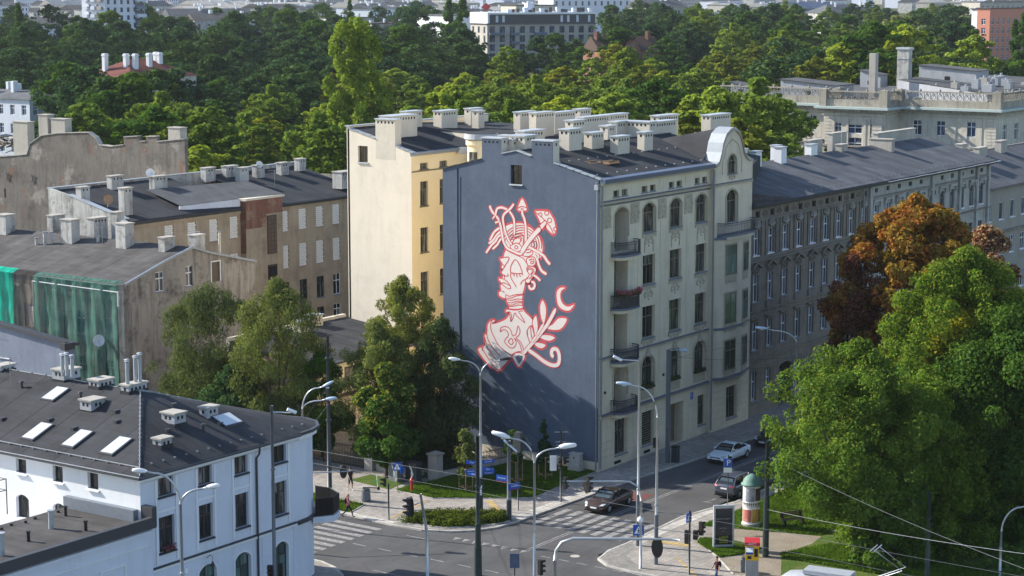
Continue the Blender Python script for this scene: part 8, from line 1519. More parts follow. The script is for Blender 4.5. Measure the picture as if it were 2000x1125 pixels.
PM = {k: plaster('poster_'+k, c, .35, d, .6, .4) for k, c, d in (('grey', (.22, .24, .30), (.6, .6, .6)), ('dark', (.05, .04, .045), (.25, .1, .08)), ('white', (.62, .6, .58), (.2, .2, .22)), ('red', (.5, .16, .12), (.65, .6, .5)), ('yellow', (.62, .40, .10), (.5, .15, .08)), ('orange', (.5, .25, .12), (.2, .12, .1)))}
A0 = R(215)
poster(A0+.3, A0+1.2, 1.95, 2.85, PM['dark']); poster(A0-.9, A0+.25, 1.9, 2.9, PM['grey']); poster(A0-1.3, A0+1.3, 1.45, 1.75, PM['white'], .633); poster(A0-1.4, A0-.1, .4, 1.3, PM['red']); poster(A0-.05, A0+.7, .35, 1.35, PM['yellow']); poster(A0+.72, A0+1.5, .4, 1.3, PM['orange'])
m = MB()
for i in range(12): a = A0-1.3+i*.22; m.add([(.636*math.cos(a), .636*math.sin(a), 1.8), (.636*math.cos(a+.16), .636*math.sin(a+.16), 1.8), (.636*math.cos(a+.08), .636*math.sin(a+.08), 1.55)], [(0, 1, 2)])
m.build('torn_poster_edge', M['black'], t, world=False, kind='stuff')
t = on('advertising_panel', 'grey-framed street advertising panel with a dark poster and yellow lettering', 'advertising panel', -13.5, -18.7, .1, TOCAM + R(90) + .12)
MB().box(-.78, -.14, 0, .78, .14, .12).build('foot', M['capm'], t, world=False); fr_ = MB(); fr_.box(-.72, -.12, .12, -.6, .12, 3.05); fr_.box(.6, -.12, .12, .72, .12, 3.05); fr_.box(-.6, -.12, 2.85, .6, .12, 3.05); fr_.box(-.6, -.12, .12, .6, .12, .3); fr_.build('frame', M['capm'], t, world=False)
po = MB().box(-.6, -.09, .3, .6, .09, 2.85).build('poster', flat('dark_poster', (.022, .026, .034), .15, .5, 0, .3), t, world=False); MB().box(-.6, -.1, .3, .6, -.092, .95).build('poster_lower', M['black'], po, world=False)
for s, z, sz in (('ŁÓDŹ', .78, .22), ('SUMMER', .6, .15), ('FESTIVAL', .44, .14)): text(po, s, sz, (0, -.106, z), (R(90), 0, 0), flat_once('lime_print', (.55, .62, .03)), 'lettering', .002)
for s, z, sz in (('MUZYKA Z FILMU', 2.1, .12), ('NA ŻYWO', 1.45, .1), ('10.10', 1.25, .09)): text(po, s, sz, (-.05, -.096, z), (R(90), 0, 0), M['capm'], 'lettering', .002)
t = on('ticket_machine', 'red and yellow ticket machine with a slanted white hood at the bottom', 'ticket machine', -18.2, -23.4, .1, TOCAM + R(90) - .1)
MB().box(-.42, -.3, 0, .42, .3, 1.15).build('cabinet', M['concrete'], t, world=False); MB().box(-.44, -.32, 1.15, .44, .32, 2.15).build('front', M['yel'], t, world=False); MB().extr([(-.5, -.42, 2.15), (.5, -.42, 2.15), (.5, .36, 2.3), (-.5, .36, 2.3)], (0, 0, .22)).build('red_hood', M['red'], t, world=False)
MB().box(-.4, -.34, 1.55, .05, -.322, 2.05).build('screen', M['signb'], t, world=False); MB().extr([(-.4, -.35, 1.98), (.05, -.35, 1.98), (.05, -.55, 1.75), (-.4, -.55, 1.75)], (0, 0, .03)).build('screen_shade', M['lampw'], t, world=False); MB().box(.14, -.34, 1.4, .36, -.322, 1.95).build('keypad', M['black'], t, world=False); MB().box(-.3, -.34, 1.25, -.05, -.322, 1.45).build('slot', M['black'], t, world=False); text(t, 'BILETY', .16, (0, -.46, 2.3), (R(85), 0, 0), M['signw'], 'lettering', .002)
b = on('waste_bin', 'small round grey waste bin left of the ticket machine', 'waste bin', -17.6, -22.5); MB().lathe([(.2, 0), (.24, .1), (.25, .85), (.2, .9)], 0, 0, 16).build('body', M['poleg'], b, world=False, smooth=False); MB().lathe([(.17, .901), (.21, .95), (.15, 1.0)], 0, 0, 16).build('lid', M['poled'], b, world=False)
b = on('waste_bin', 'concrete waste bin on the paving left of the red hydrant', 'waste bin', -17.5, 9.5); MB().lathe([(.3, 0), (.38, .1), (.33, .85), (.25, .86), (.24, .5)], 0, 0, 18).build('body', M['poleg'], b, world=False); MB().lathe([(.27, .862), (.3, .88), (.27, .93)], 0, 0, 18).build('rim', M['poled'], b, world=False)
t = on('fire_hydrant', 'red fire hydrant standing at the tip of the lawn', 'hydrant', -13.3, 8.4, .12); MB().lathe([(.14, 0), (.14, .1), (.1, .12), (.1, .75), (.15, .78), (.15, .92), (.09, 1.02), (.04, 1.1)], 0, 0, 14).build('body', M['red'], t, world=False); MB().tube([(-.24, 0, .84), (.24, 0, .84)], .07, 8).build('outlet', M['red'], t, world=False); MB().cyl(0, 0, 1.1, 1.17, .03, seg=8).build('spindle', M['lampw'], t, world=False)
t = on('bench', 'dark wooden park bench under the big locust tree', 'bench', -5.4, -19.9, .12, R(-30))
for i in range(4): MB().box(-.95, -.22 + i*.12, .44, .95, -.13 + i*.12, .48).build('seat_slat', M['wood'], t, world=False)
for i in range(3): MB().box(-.95, .3 + i*.02, .58 + i*.13, .95, .34 + i*.02, .68 + i*.13).build('back_slat', M['wood'], t, world=False)
for x in (-.75, .75): MB().extr([(x, -.25, 0), (x, -.2, .44), (x, .28, .44), (x, .42, .95), (x, .36, .95), (x, .2, .4), (x, .25, 0)], (.06, 0, 0)).build('leg', M['black'], t, world=False)
t = on('electric_cabinet', 'pale grey electric cabinet against the foot of the mural wall', 'cabinet', -.75, 1.6, .1); MB().box(-.4, -.55, .0, .4, .55, .55).build('base', M['concrete'], t, world=False); MB().box(-.3, -.45, .55, .3, .45, 1.45).build('body', M['oldwhite'], t, world=False); MB().box(-.34, -.5, 1.45, .34, .5, 1.52).build('lid', M['oldwhite'], t, world=False); MB().box(-.31, -.04, 1.1, -.302, .08, 1.25).build('warning_mark', M['black'], t, world=False)
for x, y, w, lab, mt in ((-11.3, 11.5, .5, 'left grey street cabinet with a painted bird, in front of the fence', 'poleg'), (-10.6, 10.3, .6, 'right dark street cabinet with a white drawing of a heron, in front of the fence', 'poled')):
    t = on('street_cabinet', lab, 'cabinet', x, y, .1, R(-8)); MB().box(-.3, -w, 0, .3, w, 1.5).build('body', M[mt], t, world=False); MB().box(-.34, -w-.03, 1.5, .34, w+.03, 1.57).build('lid', M[mt], t, world=False)
    m = MB(); pts_ = [(-.25, .5), (-.05, .35), (.0, .6), (-.02, .9), (.15, 1.15), (.22, 1.4), (.12, 1.25), (-.1, 1.1), (-.2, .85), (-.3, .65)]; m.poly([(-.304, a*w*1.6, b) for a, b in pts_]); m.build('painted_bird', M['signw'], t, world=False)
    if mt == 'poleg': MB().box(-.304, -w+.05, .05, -.302, -w+.3, 1.45).build('pale_door', M['galv'], t, world=False)
# fence wall with piers
t = thing('fence_wall', 'low rendered fence wall with railings and capped piers along the tree plot', 'fence', (-9.2, 9.2, .1))
def pier(x, y, h, w=.5):
    p = MB(); p.box(x-w, y-w, .1, x+w, y+w, h); o = p.build('pier', M['concrete'], t); MB().prism([(x-w-.1, y-w-.1), (x+w+.1, y-w-.1), (x+w+.1, y+w+.1), (x-w-.1, y+w+.1)], h+.002, h+.14).build('pier_cap', M['parapet'], o); MB().add([(x-w-.1, y-w-.1, h+.142), (x+w+.1, y-w-.1, h+.142), (x+w+.1, y+w+.1, h+.142), (x-w-.1, y+w+.1, h+.142), (x, y, h+.35)], [(0, 1, 4), (1, 2, 4), (2, 3, 4), (3, 0, 4)]).build('pier_peak', M['parapet'], o)
pier(-9.1, 9.3, 2.05, .42); pier(-9.5, 15.4, 2.2, .4)
def lowwall(x0, y0, x1, y1, h=.65):
    dx, dy = x1-x0, y1-y0; l = math.hypot(dx, dy); nx, ny = -dy/l*.15, dx/l*.15; MB().prism([(x0+nx, y0+ny), (x1+nx, y1+ny), (x1-nx, y1-ny), (x0-nx, y0-ny)], .1, h).build('low_wall', M['concrete'], t)
    n = int(l/.16)
    for i in range(n): k = (i+.5)/n; x, y = x0+dx*k, y0+dy*k; MB().box(x-.012, y-.012, h+.001, x+.012, y+.012, h+.95).build('railing_bar', M['black'], t)
    for z in (h+.12, h+.85): MB().tube([(x0, y0, z), (x1, y1, z)], .02, 4).build('railing_rail', M['black'], t)
lowwall(-9.1, 9.8, -9.45, 14.9); lowwall(-8.6, 9.2, -.2, 7.2, .6)
t = thing('gate_fence', 'dark metal gate and mesh fence closing the yard beside the gate house', 'gate', (-9.6, 16, .1))
for i in range(26): y = 16.0 + i*.16; MB().box(-9.62, y, .15, -9.59, y+.025, 1.9).build('gate_bar', M['black'], t)
for z in (.25, 1.8): MB().tube([(-9.6, 15.9, z), (-9.6, 20.2, z)], .025, 4).build('gate_rail', M['black'], t)
MB().cyl(-9.6, 20.3, .1, 3.0, .06, seg=8).build('gate_post', M['black'], t)
t = on('kick_scooter', 'parked white and green electric kick scooter on the paving', 'scooter', -14.6, 11.3, .1, R(-62))
MB().box(-.45, -.08, .12, .45, .08, .18).build('deck', M['poled'], t, world=False); MB().tube([(.5, 0, .15), (.42, 0, 1.15)], .03, 8).build('stem', M['lampw'], t, world=False); MB().tube([(.42, -.25, 1.12), (.42, .25, 1.12)], .018, 6).build('handlebar', M['mint'], t, world=False)
for x in (-.55, .55): w_ = MB().tube([(x, -.03, .12), (x, .03, .12)], .12, 14).build('wheel', M['tyre'], t, world=False)
MB().box(-.62, -.06, .2, -.4, .06, .26).build('mudguard', M['lampw'], t, world=False); MB().tube([(.45, 0, .55), (.44, 0, .8)], .036, 8).build('green_sleeve', M['mint'], t, world=False)
for i, (x, y, z, r, lab, mt) in enumerate(((5.2, 57.6, 15.6, .45, 'white satellite dish on a chimney of the net-covered house', 'lampw'), (-4.9, 50.9, 6.3, .55, 'white satellite dish mounted in front of the green net', 'lampw'), (25.2, 74.0, 18.2, .5, 'white satellite dish at the left end of the brown house roof', 'lampw'), (41.9, 73.1, 18.0, .4, 'small white satellite dish among the chimneys of the brown house', 'lampw'), (11.6, 66.4, 16.9, .5, 'rusty round satellite dish on the brown house', 'stake'))):
    t = thing('satellite_dish', lab, 'satellite dish', (x, y, z)); m = MB(); vs = []; n = 16; fx, fy, fz = -.45, -.85, .25; q = Vector((fx, fy, fz)).normalized(); a = q.cross(Vector((0, 0, 1))).normalized(); b = q.cross(a)
    for rr_, dd in ((.0, -.12), (.5, -.08), (1.0, 0)):
        for k in range(n): th = 2*math.pi*k/n; vs.append(tuple(q*dd*r/.45 + (a*math.cos(th)+b*math.sin(th))*r*rr_))
    m.add(vs, [(i_*n+k, i_*n+(k+1) % n, (i_+1)*n+(k+1) % n, (i_+1)*n+k) for i_ in range(2) for k in range(n)]); m.build('dish', M[mt], t, world=False, smooth=True); MB().tube([tuple(b*r*.8), tuple(q*.5)], .015, 4).build('feed_arm', M['capm'], t, world=False); MB().tube([tuple(q*-.12), (0, .1, -.8)], .03, 6).build('mount', M['capm'], t, world=False)
# overhead wires
def wire(lab, pts, r=.012, sag=.25, mat='poled'):
    t = thing('overhead_wire', lab, 'wire', pts[0]); out = []
    for a, b in zip(pts, pts[1:]):
        for i in range(9): k = i/8; out.append((a[0]+(b[0]-a[0])*k, a[1]+(b[1]-a[1])*k, a[2]+(b[2]-a[2])*k - sag*4*k*(1-k)))
    MB().tube(out, r, 4).build('wire', M[mat], t)
WA, WB, WC, WD = (-25.6, 24.0, 6), (-26.1, -8, 6), (-28.5, 24.0, 6), (-29.2, -9, 6)
wire('upper tram wire crossing from the corner house tip to the mural lawn', [WA, WB, (WB[0]-.5, -30, 6), (WB[0]-1, -52, 6)], .009, .1, 'poleg'); wire('lower tram wire crossing the junction in front of the fence', [WC, WD, (WD[0]-1, -34, 6.0), (WD[0]-1.4, -52, 6)], .008, .1, 'poleg')
wire('span wire from the tall catenary pole down to the rounded roof', [(-19.3, 11.5, 9.0), (-32.9, 2.5, 9.7)], .014, .1); wire('second span wire from the tall catenary pole to the roof tip', [(-19.3, 11.5, 7.6), (-33, 2.2, 9.0)], .014, .1, 'galv'); wire('long pale span wire in front of the locust trees at the right', [(-13.6, -22.0, 7.0), (-32.4, -48.5, 7.7)], .010, .3, 'poleg'); wire('thin contact wire along the bottom right', [(-13.7, -22.1, 3.4), (-32.4, -48.5, 8.9)], .009, .2, 'galv'); wire('street wire crossing in front of the sooty tenement balcony line', [(6.0, -2.85, 8.6), (60, -6, 9.5)], .012, .6); wire('wire from the concrete lamp post to the far end of the street', [(6, -2.85, 8.9), (8.05, -13.2, 9.6)], .012, .3)
wire('cross span between the dark poles at the bottom right', [(-13.6, -22.0, 6.6), (-11.9, -32.9, 5.0)], .012, .2)
for i, (x, y, z, lab) in enumerate(((28.0, 20.0, 24.3, 'tall thin roof aerial among the cream chimneys at the rear'), (15.0, 8.1, 25.2, 'roof aerial on the ridge of the cream tenement'), (60.2, 8.2, 21.6, 'roof aerial on the ridge of the sooty tenement'), (41.0, 70.0, 15.6, 'roof aerial on the brown house with blocked windows'), (3.4, 58.8, 13.5, 'roof aerial on the net-covered house'), (-44.0, 17.8, 12.3, 'short roof aerial on the white corner house'))):
    t = thing('roof_aerial', lab, 'aerial', (x, y, z)); MB().tube([(0, 0, -.3), (0, 0, 2.0)], .02, 5).build('mast', M['galv'], t, world=False); MB().tube([(-.5, .5, 1.9), (.5, -.5, 1.9)], .012, 4).build('boom', M['galv'], t, world=False)
    for k in range(5): MB().tube([(-.4+k*.2-.2, .4-k*.2-.2, 1.9), (-.4+k*.2+.2, .4-k*.2+.2, 1.9)], .008, 4).build('element', M['galv'], t, world=False)
# ================================================================== cars
def prof_at(P, x):
    for (a, za), (b, zb) in zip(P, P[1:]):
        if a <= x <= b: return za + (zb-za)*(x-a)/(b-a)
    return P[-1][1] if x > P[-1][0] else P[0][1]
def car(label, loc, rz, L_, W_, H, paint, kind='coupe', glassm='carglass', plate='plate'):
    """front at -x. body loft with shoulder line, greenhouse loft, wheels, lights"""
    t = thing('parked_car' if 'parked' in label else 'car', label, 'car', loc, rz); h = L_/2; w = W_/2
    hood = {'coupe': [(-h, .52), (-h+.12, .66), (-h+.5, .78), (-h+1.35, .93), (h-.95, 1.0), (h-.15, .98), (h, .8)], 'suv': [(-h, .6), (-h+.12, .82), (-h+.4, .95), (-h+1.2, 1.05), (h-.4, 1.1), (h-.1, 1.08), (h, .95)]}['suv' if kind == 'suv' else 'coupe']
    n = 26; xs_ = [-h + L_*(.5-.5*math.cos(math.pi*i/n)) for i in range(n+1)]; rows_ = []
    for x in xs_:
        e = min(1, (h-abs(x))/.35); ww = w*(.80+.20*e**.5) ; zt = prof_at(hood, x); zb = .22 + .1*(1-e)
        sec = [(0, zb), (ww*.86, zb), (ww*.97, zb+.12), (ww, .52 if zt > .6 else (zb+zt)/2), (ww*.985, zt-.13), (ww*.90, zt-.03), (ww*.6, zt+.015), (0, zt+.03)]
        rows_.append([(x, y, z) for y, z in sec] + [(x, -y, z) for y, z in sec[-2:0:-1]])
    m = MB(); k = len(rows_[0]); vs = [p for r in rows_ for p in r]; fs = [(i*k+j, i*k+(j+1) % k, (i+1)*k+(j+1) % k, (i+1)*k+j) for i in range(n) for j in range(k)]; fs += [tuple(range(k))[::-1], tuple(range(n*k, n*k+k))]
    m.add(vs, fs); body = m.build('body', M[paint], t, world=False, smooth=True); sd_ = body.modifiers.new('s', 'SUBSURF'); sd_.levels = 1; sd_.render_levels = 1
    # greenhouse
    g0, g1, g2, g3 = {'coupe': (-h+1.25, -h+2.05, h-1.75, h-.45), 'suv': (-h+1.15, -h+1.85, h-.75, h-.12)}['suv' if kind == 'suv' else 'coupe']
    zb = 1.0 if kind == 'suv' else .93; m = MB()
    gx = [(g0, 0.0, .80), (g0+(g1-g0)*.5, .55, .74), (g1, .93, .68), ((g1+g2)/2, 1.0, .67), (g2, .92, .66), (g2+(g3-g2)*.55, .5, .68), (g3, 0.0, .72)]; vs = []
    for x, f_, wt in gx: zt = zb + (H-zb-.04)*f_; vs += [(x, w*.86, zb-.06), (x, w*(.86-.17*f_), zt), (x, -w*(.86-.17*f_), zt), (x, -w*.86, zb-.06)]
    fs = [(i*4+j, i*4+(j+1) % 4, (i+1)*4+(j+1) % 4, (i+1)*4+j) for i in range(len(gx)-1) for j in range(4)]; m.add(vs, fs); gh_ = m.build('windows', M[glassm], t, world=False)
    # roof skin
    m = MB(); rx = [(g1-.08, .90), (g1+.25, .985), ((g1+g2)/2, 1.02), (g2-.25, .985), (g2+.1, .90)]; vs = []
    for x, f_ in rx: zt = zb + (H-zb-.0)*f_; ww = w*.70; vs += [(x, ww, zt-.035), (x, ww*.8, zt+.01), (x, 0, zt+.03), (x, -ww*.8, zt+.01), (x, -ww, zt-.035)]
    m.add(vs, [(i*5+j, i*5+j+1, (i+1)*5+j+1, (i+1)*5+j) for i in range(len(rx)-1) for j in range(4)]); m.build('roof', M[paint], t, world=False, smooth=True)
    zr = zb + (H-zb)*.9
    for s in (-1, 1):     # pillars
        y0, y1 = s*w*.87, s*w*.70
        for (xa, xb) in ((g0-.02, g1-.02), (g3+.02, g2+.05)): MB().tube([(xa, y0, zb-.05), ((xa+xb)/2, s*w*.785, (zb+zr)/2+.03), (xb, y1, zr)], .035, 6).build('pillar', M[paint], t, world=False)
        MB().tube([((g1+g2)/2, s*w*.875, zb-.03), ((g1+g2)/2+.05, y1+s*.01, zr+.03)], .03, 5).build('pillar', M['black'], t, world=False)
        MB().tube([(g0, y0+s*.012, zb-.02), (g3, y0+s*.012, zb)], .012, 4).build('window_trim', M['black'], t, world=False)
        mr = MB().ell((g0+.45, s*(w+.06), zb+.05), (.1, .12, .075), 8, 6).build('mirror', M[paint], t, world=False, smooth=True)
        MB().tube([(-.15, s*(w+.004), .5), (-.13, s*(w+.0), .86)], .006, 4).build('door_gap', M['black'], t, world=False); MB().tube([(.95, s*(w+.002), .5), (.9, s*(w-.003), .9)], .006, 4).build('door_gap', M['black'], t, world=False)
        for x in (.0, 1.05): MB().box(x+.1-.0, s*(w-.01), .83, x+.27, s*(w+.015), .86).build('door_handle', M[paint], t, world=False)
        for x in (-h+.82, h-.85):
            wl = MB().tube([(x, s*(w-.2), .32), (x, s*(w+.005), .32)], .325, 20).build('wheel', M['tyre'], t, world=False); MB().tube([(x, s*(w+.006), .32), (x, s*(w+.014), .32)], .215, 16).build('rim', M['rim'], wl, world=False)
            for q in range(5): a = q*2*math.pi/5; MB().tube([(x, s*(w+.02), .32), (x+.19*math.cos(a), s*(w+.018), .32+.19*math.sin(a))], .02, 4).build('spoke', M['galv'], wl, world=False)
            m = MB()
            for q in range(9):
                a0, a1 = math.pi*q/9, math.pi*(q+1)/9; m.poly([(x+.36*math.cos(a0), s*(w+.003), .32+.36*math.sin(a0)), (x+.36*math.cos(a1), s*(w+.003), .32+.36*math.sin(a1)), (x+.3*math.cos(a1), s*(w+.001), .32+.3*math.sin(a1)), (x+.3*math.cos(a0), s*(w+.001), .32+.3*math.sin(a0))])
            m.build('wheel_arch', M['black'], t, world=False)
        # lamps follow the corners
        hl = MB(); x0 = -h+.03; hl.extr([(x0+.02, s*w*.50, .62), (x0+.10, s*w*.86, .66), (x0+.42, s*w*.94, .76), (x0+.22, s*w*.66, .76)], (-.05, s*.02, .03)); hl.build('headlight', M['lampglass'], t, world=False)
        tl = MB(); x1 = h-.03; zz = .78 if kind != 'suv' else .92; tl.extr([(x1+.0, s*w*.52, zz), (x1-.09, s*w*.88, zz), (x1-.25, s*w*.95, zz+.1), (x1-.06, s*w*.6, zz+.13)], (.05, s*.02, 0)); tl.build('tail_light', M['red'], t, world=False)
    gr = MB(); gr.box(-h-.012, -w*.45, .5, -h+.1, w*.45, .6); gr.build('grille', M['black'], t, world=False); MB().box(-h-.005, -w*.62, .27, -h+.12, w*.62, .42).build('lower_intake', M['black'], t, world=False); MB().box(-h-.02, -w*.42, .545, -h, w*.42, .565).build('chrome_bar', M['galv'], t, world=False)
    for x, s_ in ((-h-.03, 1), (h+.005, -1)): pl = MB().box(x, -.26, .42 if s_ > 0 else (.55 if kind != 'suv' else .75), x+.02, .26, .53 if s_ > 0 else (.66 if kind != 'suv' else .86)).build('number_plate', M['signw'], t, world=False)
    if kind == 'suv':
        MB().box(h-.16, -w*.8, .32, h+.02, w*.8, .5).build('rear_bumper', M['black'], t, world=False); MB().extr([(g3-.14, -w*.62, zb+.0), (g3-.14, w*.62, zb+.0), (g2+.2, w*.55, zr-.06), (g2+.2, -w*.55, zr-.06)], (.02, 0, .01)).build('rear_window', M['screenglass'], t, world=False)
        for s in (-1, 1): MB().tube([(g1, s*w*.66, H+.03), (g2, s*w*.66, H+.03)], .02, 5).build('roof_rail', M['galv'], t, world=False)
    wp = MB(); wp.extr([(g0+.06, -w*.70, zb+.04), (g0+.06, w*.70, zb+.04), (g1-.12, w*.6, zr-.08), (g1-.12, -w*.6, zr-.08)], (-.02, 0, .012)); wp.build('windscreen', M['screenglass'], t, world=False)
    MB().box(-h+.02, -w*.9, .2, h-.02, w*.9, .26).build('underbody', M['black'], t, world=False); return t
car('dark brown saloon car driving onto the zebra crossing', (-8.35, -6.25, .01), R(2), 4.6, 1.8, 1.46, 'carb', glassm='carglass')
car('pale ice-blue coupe driving along the cream facade with headlights on', (10.2, -6.2, .01), R(-1), 4.55, 1.84, 1.42, 'carw')
car('dark grey estate car parked at the kerb behind the parking sign, seen from the rear', (.9, -12.05, .01), R(180), 4.5, 1.84, 1.62, 'carg', 'suv')
car('black car half hidden by the tree tips behind the pale coupe', (17.6, -6.5, .01), R(-1), 4.4, 1.8, 1.45, 'cark')
# tram roof at the bottom edge
t = thing('tram', 'grey tram with its roof end and pantograph just above the bottom edge', 'tram', (-24.2, -37.0, 0), R(8))
sec = [(-1.15, .35), (-1.2, 1.2), (-1.15, 2.7), (-.95, 3.15), (-.5, 3.32), (0, 3.36), (.5, 3.32), (.95, 3.15), (1.15, 2.7), (1.2, 1.2), (1.15, .35)]
m = MB(); rows_ = [(8.2, .55, .55), (8.0, .8, .82), (7.5, .95, .95), (6.5, 1, 1), (-8, 1, 1)]; vs = []; k = len(sec)
for y, sx, sz in rows_: vs += [(a*sx, y, .35 + (b-.35)*sz) for a, b in sec]
m.add(vs, [(i*k+j, i*k+j+1, (i+1)*k+j+1, (i+1)*k+j) for i in range(len(rows_)-1) for j in range(k-1)] + [tuple(range(k))]); m.build('body', flat('tram_grey', (.36, .38, .42), .35, .5, .1), t, world=False, smooth=True)
m = MB(); m.add([(-.62, 8.06, 2.0), (.62, 8.06, 2.0), (.6, 7.75, 2.9), (-.6, 7.75, 2.9)], [(0, 1, 2, 3)]); m.build('windscreen', M['carglass'], t, world=False); MB().box(-.6, 3.5, 3.36, .6, 6.4, 3.6).build('roof_unit', M['capm'], t, world=False)
for s in (-1, 1): MB().extr([(s*1.19, -7.5, 1.5), (s*1.19, 6.3, 1.5), (s*1.165, 6.3, 2.5), (s*1.165, -7.5, 2.5)], (s*.01, 0, 0)).build('side_windows', M['carglass'], t, world=False)
pn = MB()
for x in (-.35, .35): pn.tube([(x, 2.2, 3.45), (x*1.2, .4, 4.3), (x*1.3, 2.0, 5.3)], .035, 5)
pn.tube([(-.8, 2.0, 5.35), (.8, 2.0, 5.35)], .03, 5); pn.tube([(-.8, 2.25, 5.33), (.8, 2.25, 5.33)], .03, 5); pn.build('pantograph', M['galv'], t, world=False)
# ================================================================== people
def skin_mesh(name, pts, edges, rad, mats, regions, sub=2):
    """one continuous body grown around a skeleton; regions(p) picks the material index"""
    me = bpy.data.meshes.new(name); me.from_pydata(pts, edges, []); o = bpy.data.objects.new(name, me)
    sk = o.modifiers.new('skin', 'SKIN'); ss = o.modifiers.new('sub', 'SUBSURF'); ss.levels = sub; ss.render_levels = sub
    for i, r in enumerate(rad): me.skin_vertices[0].data[i].radius = (r, r) if isinstance(r, (int, float)) else r
    me.skin_vertices[0].data[0].use_root = True
    dg = tmp_dg(o); nm = bpy.data.meshes.new_from_object(o.evaluated_get(dg)); bpy.data.objects.remove(o)
    nm.materials.clear(); [nm.materials.append(x) for x in mats]
    for p in nm.polygons: p.material_index = regions(p.center); p.use_smooth = True
    return nm
def person(label, loc, rz, pose, top, bottom, shoes, hairm='hair', s=1.0, hairlen=.0, dress=False, bag=None):
    t = thing('person', label, 'person', loc, rz); P = []; E_ = []; Rd = []
    def v(p, r, par=None):
        P.append(tuple(c*s for c in p)); Rd.append((r[0]*s, r[1]*s) if isinstance(r, tuple) else r*s)
        if par is not None: E_.append((par, len(P)-1))
        return len(P)-1
    pel = v((0, 0, .95), (.15, .11)); wa = v((.01, 0, 1.12), (.13, .10), pel); ch = v((.015, 0, 1.33), (.165, .115), wa); nk = v((.02, 0, 1.5), .06, ch); hb = v((.035, 0, 1.60), .085, nk); hd = v((.035, 0, 1.71), (.082, .095), hb)
    for sd_, a in ((1, pose['armL']), (-1, pose['armR'])):
        sh = v((.0, sd_*.17, 1.43), .062, ch); el = v((a[0][0], sd_*a[0][1], a[0][2]), .042, sh); wr = v((a[1][0], sd_*a[1][1], a[1][2]), .028, el); d = (Vector(P[wr])/s - Vector(P[el])/s).normalized(); pm = v(Vector(P[wr])/s + d*.05, (.03, .018), wr)
        base = Vector(P[pm])/s; sidev = d.cross(Vector((1, 0, 0))).normalized()
        for q in range(4):
            f1 = v(base + sidev*(q-1.5)*.019 + d*.045, .009, pm); v(base + sidev*(q-1.5)*.021 + d*(.075 + (.012 if q in (1, 2) else 0)) + Vector((.012, 0, 0)), .008, f1)
        th = v(base + sidev*.035 + d*.0 + Vector((.015, 0, 0)), .010, pm); v(base + sidev*.05 + d*.03 + Vector((.02, 0, 0)), .009, th)
    for sd_, l in ((1, pose['legL']), (-1, pose['legR'])):
        hp = v((0, sd_*.09, .88), .095, pel); kn = v((l[0][0], sd_*.09, l[0][2]), .06, hp); an = v((l[1][0], sd_*.09, l[1][2]), .04, kn); ft = v((l[1][0]+.11*math.cos(l[2]), sd_*.10, l[1][2]-.045+.11*math.sin(l[2])), .04, an); v((l[1][0]+.19*math.cos(l[2]), sd_*.105, max(.02, l[1][2]-.055+.19*math.sin(l[2]))), .028, ft)
    mats = [M['skin'], M[top], M[bottom], M[shoes]]; sl = pose.get('sleeve', .33)
    ank = [Vector((pose[k][1][0]*s, 0, pose[k][1][2]*s)) for k in ('legL', 'legR')]
    def reg(c):
        z = c.z/s
        if any(abs(c.x - a_.x) < .26*s and c.z < a_.z + .03*s and c.z < .5*s for a_ in ank): return 3
        if z > 1.485 and abs(c.y) < .1*s: return 0
        if abs(c.y) > .215*s and z < 1.42 - sl*0.5 and z > .62: return 0
        if z > .96: return 1
        if z > (pose.get('hem', .10)): return 2
        return 0
    link_mesh('body', skin_mesh('body', P, E_, Rd, mats, reg), t)
    # head details: hair, eyes, nose, mouth, ears
    hx, hz_ = .035*s, 1.69*s; h = MB(); n, rg_ = 14, 8; vs = []; fs = []
    for i in range(rg_+1):
        a = math.pi*.62*i/rg_
        for k in range(n): th = 2*math.pi*k/n; cut = 1.0 if math.cos(th) < .35 or a < 1.0 else .93; vs.append((hx - .012*s + .112*s*cut*math.sin(a)*math.cos(th), .102*s*cut*math.sin(a)*math.sin(th), hz_ + .01*s + .118*s*math.cos(a)))
    for i in range(rg_):
        for k in range(n):
            if i >= 5 and math.cos(2*math.pi*(k+.5)/n) > .25: continue
            fs.append((i*n+k, i*n+(k+1) % n, (i+1)*n+(k+1) % n, (i+1)*n+k))
    h.add(vs, fs)
    if hairlen: h.tube([(hx-.09*s, 0, hz_-.02*s), (hx-.13*s, 0, hz_-.12*s), (hx-.12*s, 0, hz_-hairlen*s)], [.05*s, .055*s, .02*s], 8)
    h.build('hair', M[hairm], t, world=False, smooth=True)
    f = MB(); 
    for sd_ in (-1, 1): f.ell((hx+.088*s, sd_*.032*s, hz_+.0*s), (.01*s, .012*s, .008*s), 6, 4)
    f.build('eyes', M['hair'], t, world=False, kind='stuff'); MB().ell((hx+.1*s, 0, hz_-.03*s), (.016*s, .012*s, .022*s), 6, 5).build('nose', M['skin'], t, world=False, smooth=True); MB().ell((hx+.092*s, 0, hz_-.065*s), (.008*s, .022*s, .006*s), 6, 4).build('mouth', M['maroon'], t, world=False)
    for sd_ in (-1, 1): MB().ell((hx, sd_*.092*s, hz_-.01*s), (.018*s, .01*s, .028*s), 6, 5).build('ear', M['skin'], t, world=False)
    if bag: 
        b = thing('backpack', bag[1], 'bag', (0, 0, 0)); bpy.data.objects.remove(b)
        MB().ell((-.19*s, 0, 1.26*s), (.11*s, .15*s, .22*s), 10, 8).build('backpack', M[bag[0]], t, world=False, smooth=True)
    return t
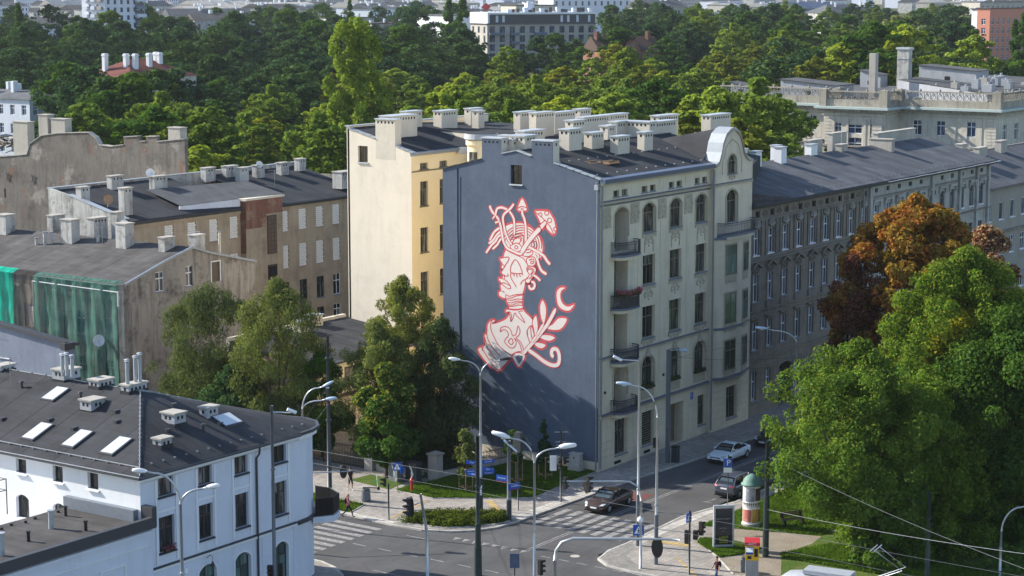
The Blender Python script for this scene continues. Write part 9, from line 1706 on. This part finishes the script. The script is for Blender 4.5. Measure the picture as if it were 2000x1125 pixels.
walk = dict(armL=((-.10, .25, 1.17), (-.02, .26, .93)), armR=((.12, .24, 1.18), (.26, .22, .98)), legL=((.16, 0, .50), (.10, 0, .09), 0.0), legR=((-.03, 0, .50), (-.33, 0, .16), -.6), sleeve=.33)
stand = dict(armL=((.02, .25, 1.16), (.10, .25, .92)), armR=((.02, .25, 1.16), (.08, .24, .92)), legL=((.03, 0, .50), (.0, 0, .08), 0), legR=((.02, 0, .50), (-.02, 0, .08), 0))
stride = dict(armL=((-.14, .23, 1.2), (-.06, .24, 1.0)), armR=((.16, .23, 1.22), (.3, .16, 1.12)), legL=((.26, 0, .53), (.34, 0, .10), .1), legR=((-.10, 0, .50), (-.46, 0, .22), -.7), sleeve=.1)
pm = dict(walk); pm['hem'] = .5
person('walking person in black T-shirt and black shorts beside the parked scooter', (-15.6, 12.55, .1), R(250), pm, 'cblack', 'cblack', 'shoe')
person('person with ponytail, pink jacket and dark leggings striding onto the left crossing', (-21.9, 7.6, .1), R(-70), stride, 'pink', 'cblack', 'cblack', hairm='stake', s=.97, hairlen=.3, bag=('cblack', 'dark bag'))
person('person in dark T-shirt and blue jeans with a backpack at the bottom of the picture', (-20.9, -22.3, .1), R(140), walk, 'maroon', 'jeans', 'shoe', bag=('cblack', 'dark backpack'))
person('person in dark clothes standing in the shade of the gateway', (-7.3, 17.3, .1), R(230), stand, 'cblack', 'cblack', 'cblack')
# ================================================================== air
bpy.data.scenes.remove(TS)
vm = bpy.data.materials.new('haze'); vm.use_nodes = True; vt = vm.node_tree; vt.nodes.remove(vt.nodes['Principled BSDF']); pv = vt.nodes.new('ShaderNodeVolumePrincipled')
pv.inputs['Density'].default_value = 0.00005; pv.inputs['Color'].default_value = (.80, .86, 1, 1); pv.inputs['Anisotropy'].default_value = 0.2; vt.links.new(pv.outputs[0], vt.nodes['Material Output'].inputs['Volume'])
def DL(d, l): return (CAM[0] + .82115*d + .57071*l, CAM[1] + .57071*d - .82115*l)
MB().prism([DL(-80, -6400), DL(-80, 6400), DL(9700, 6400), DL(9700, -6400)], -1.4, 72).build('haze', vm, None, kind='stuff')
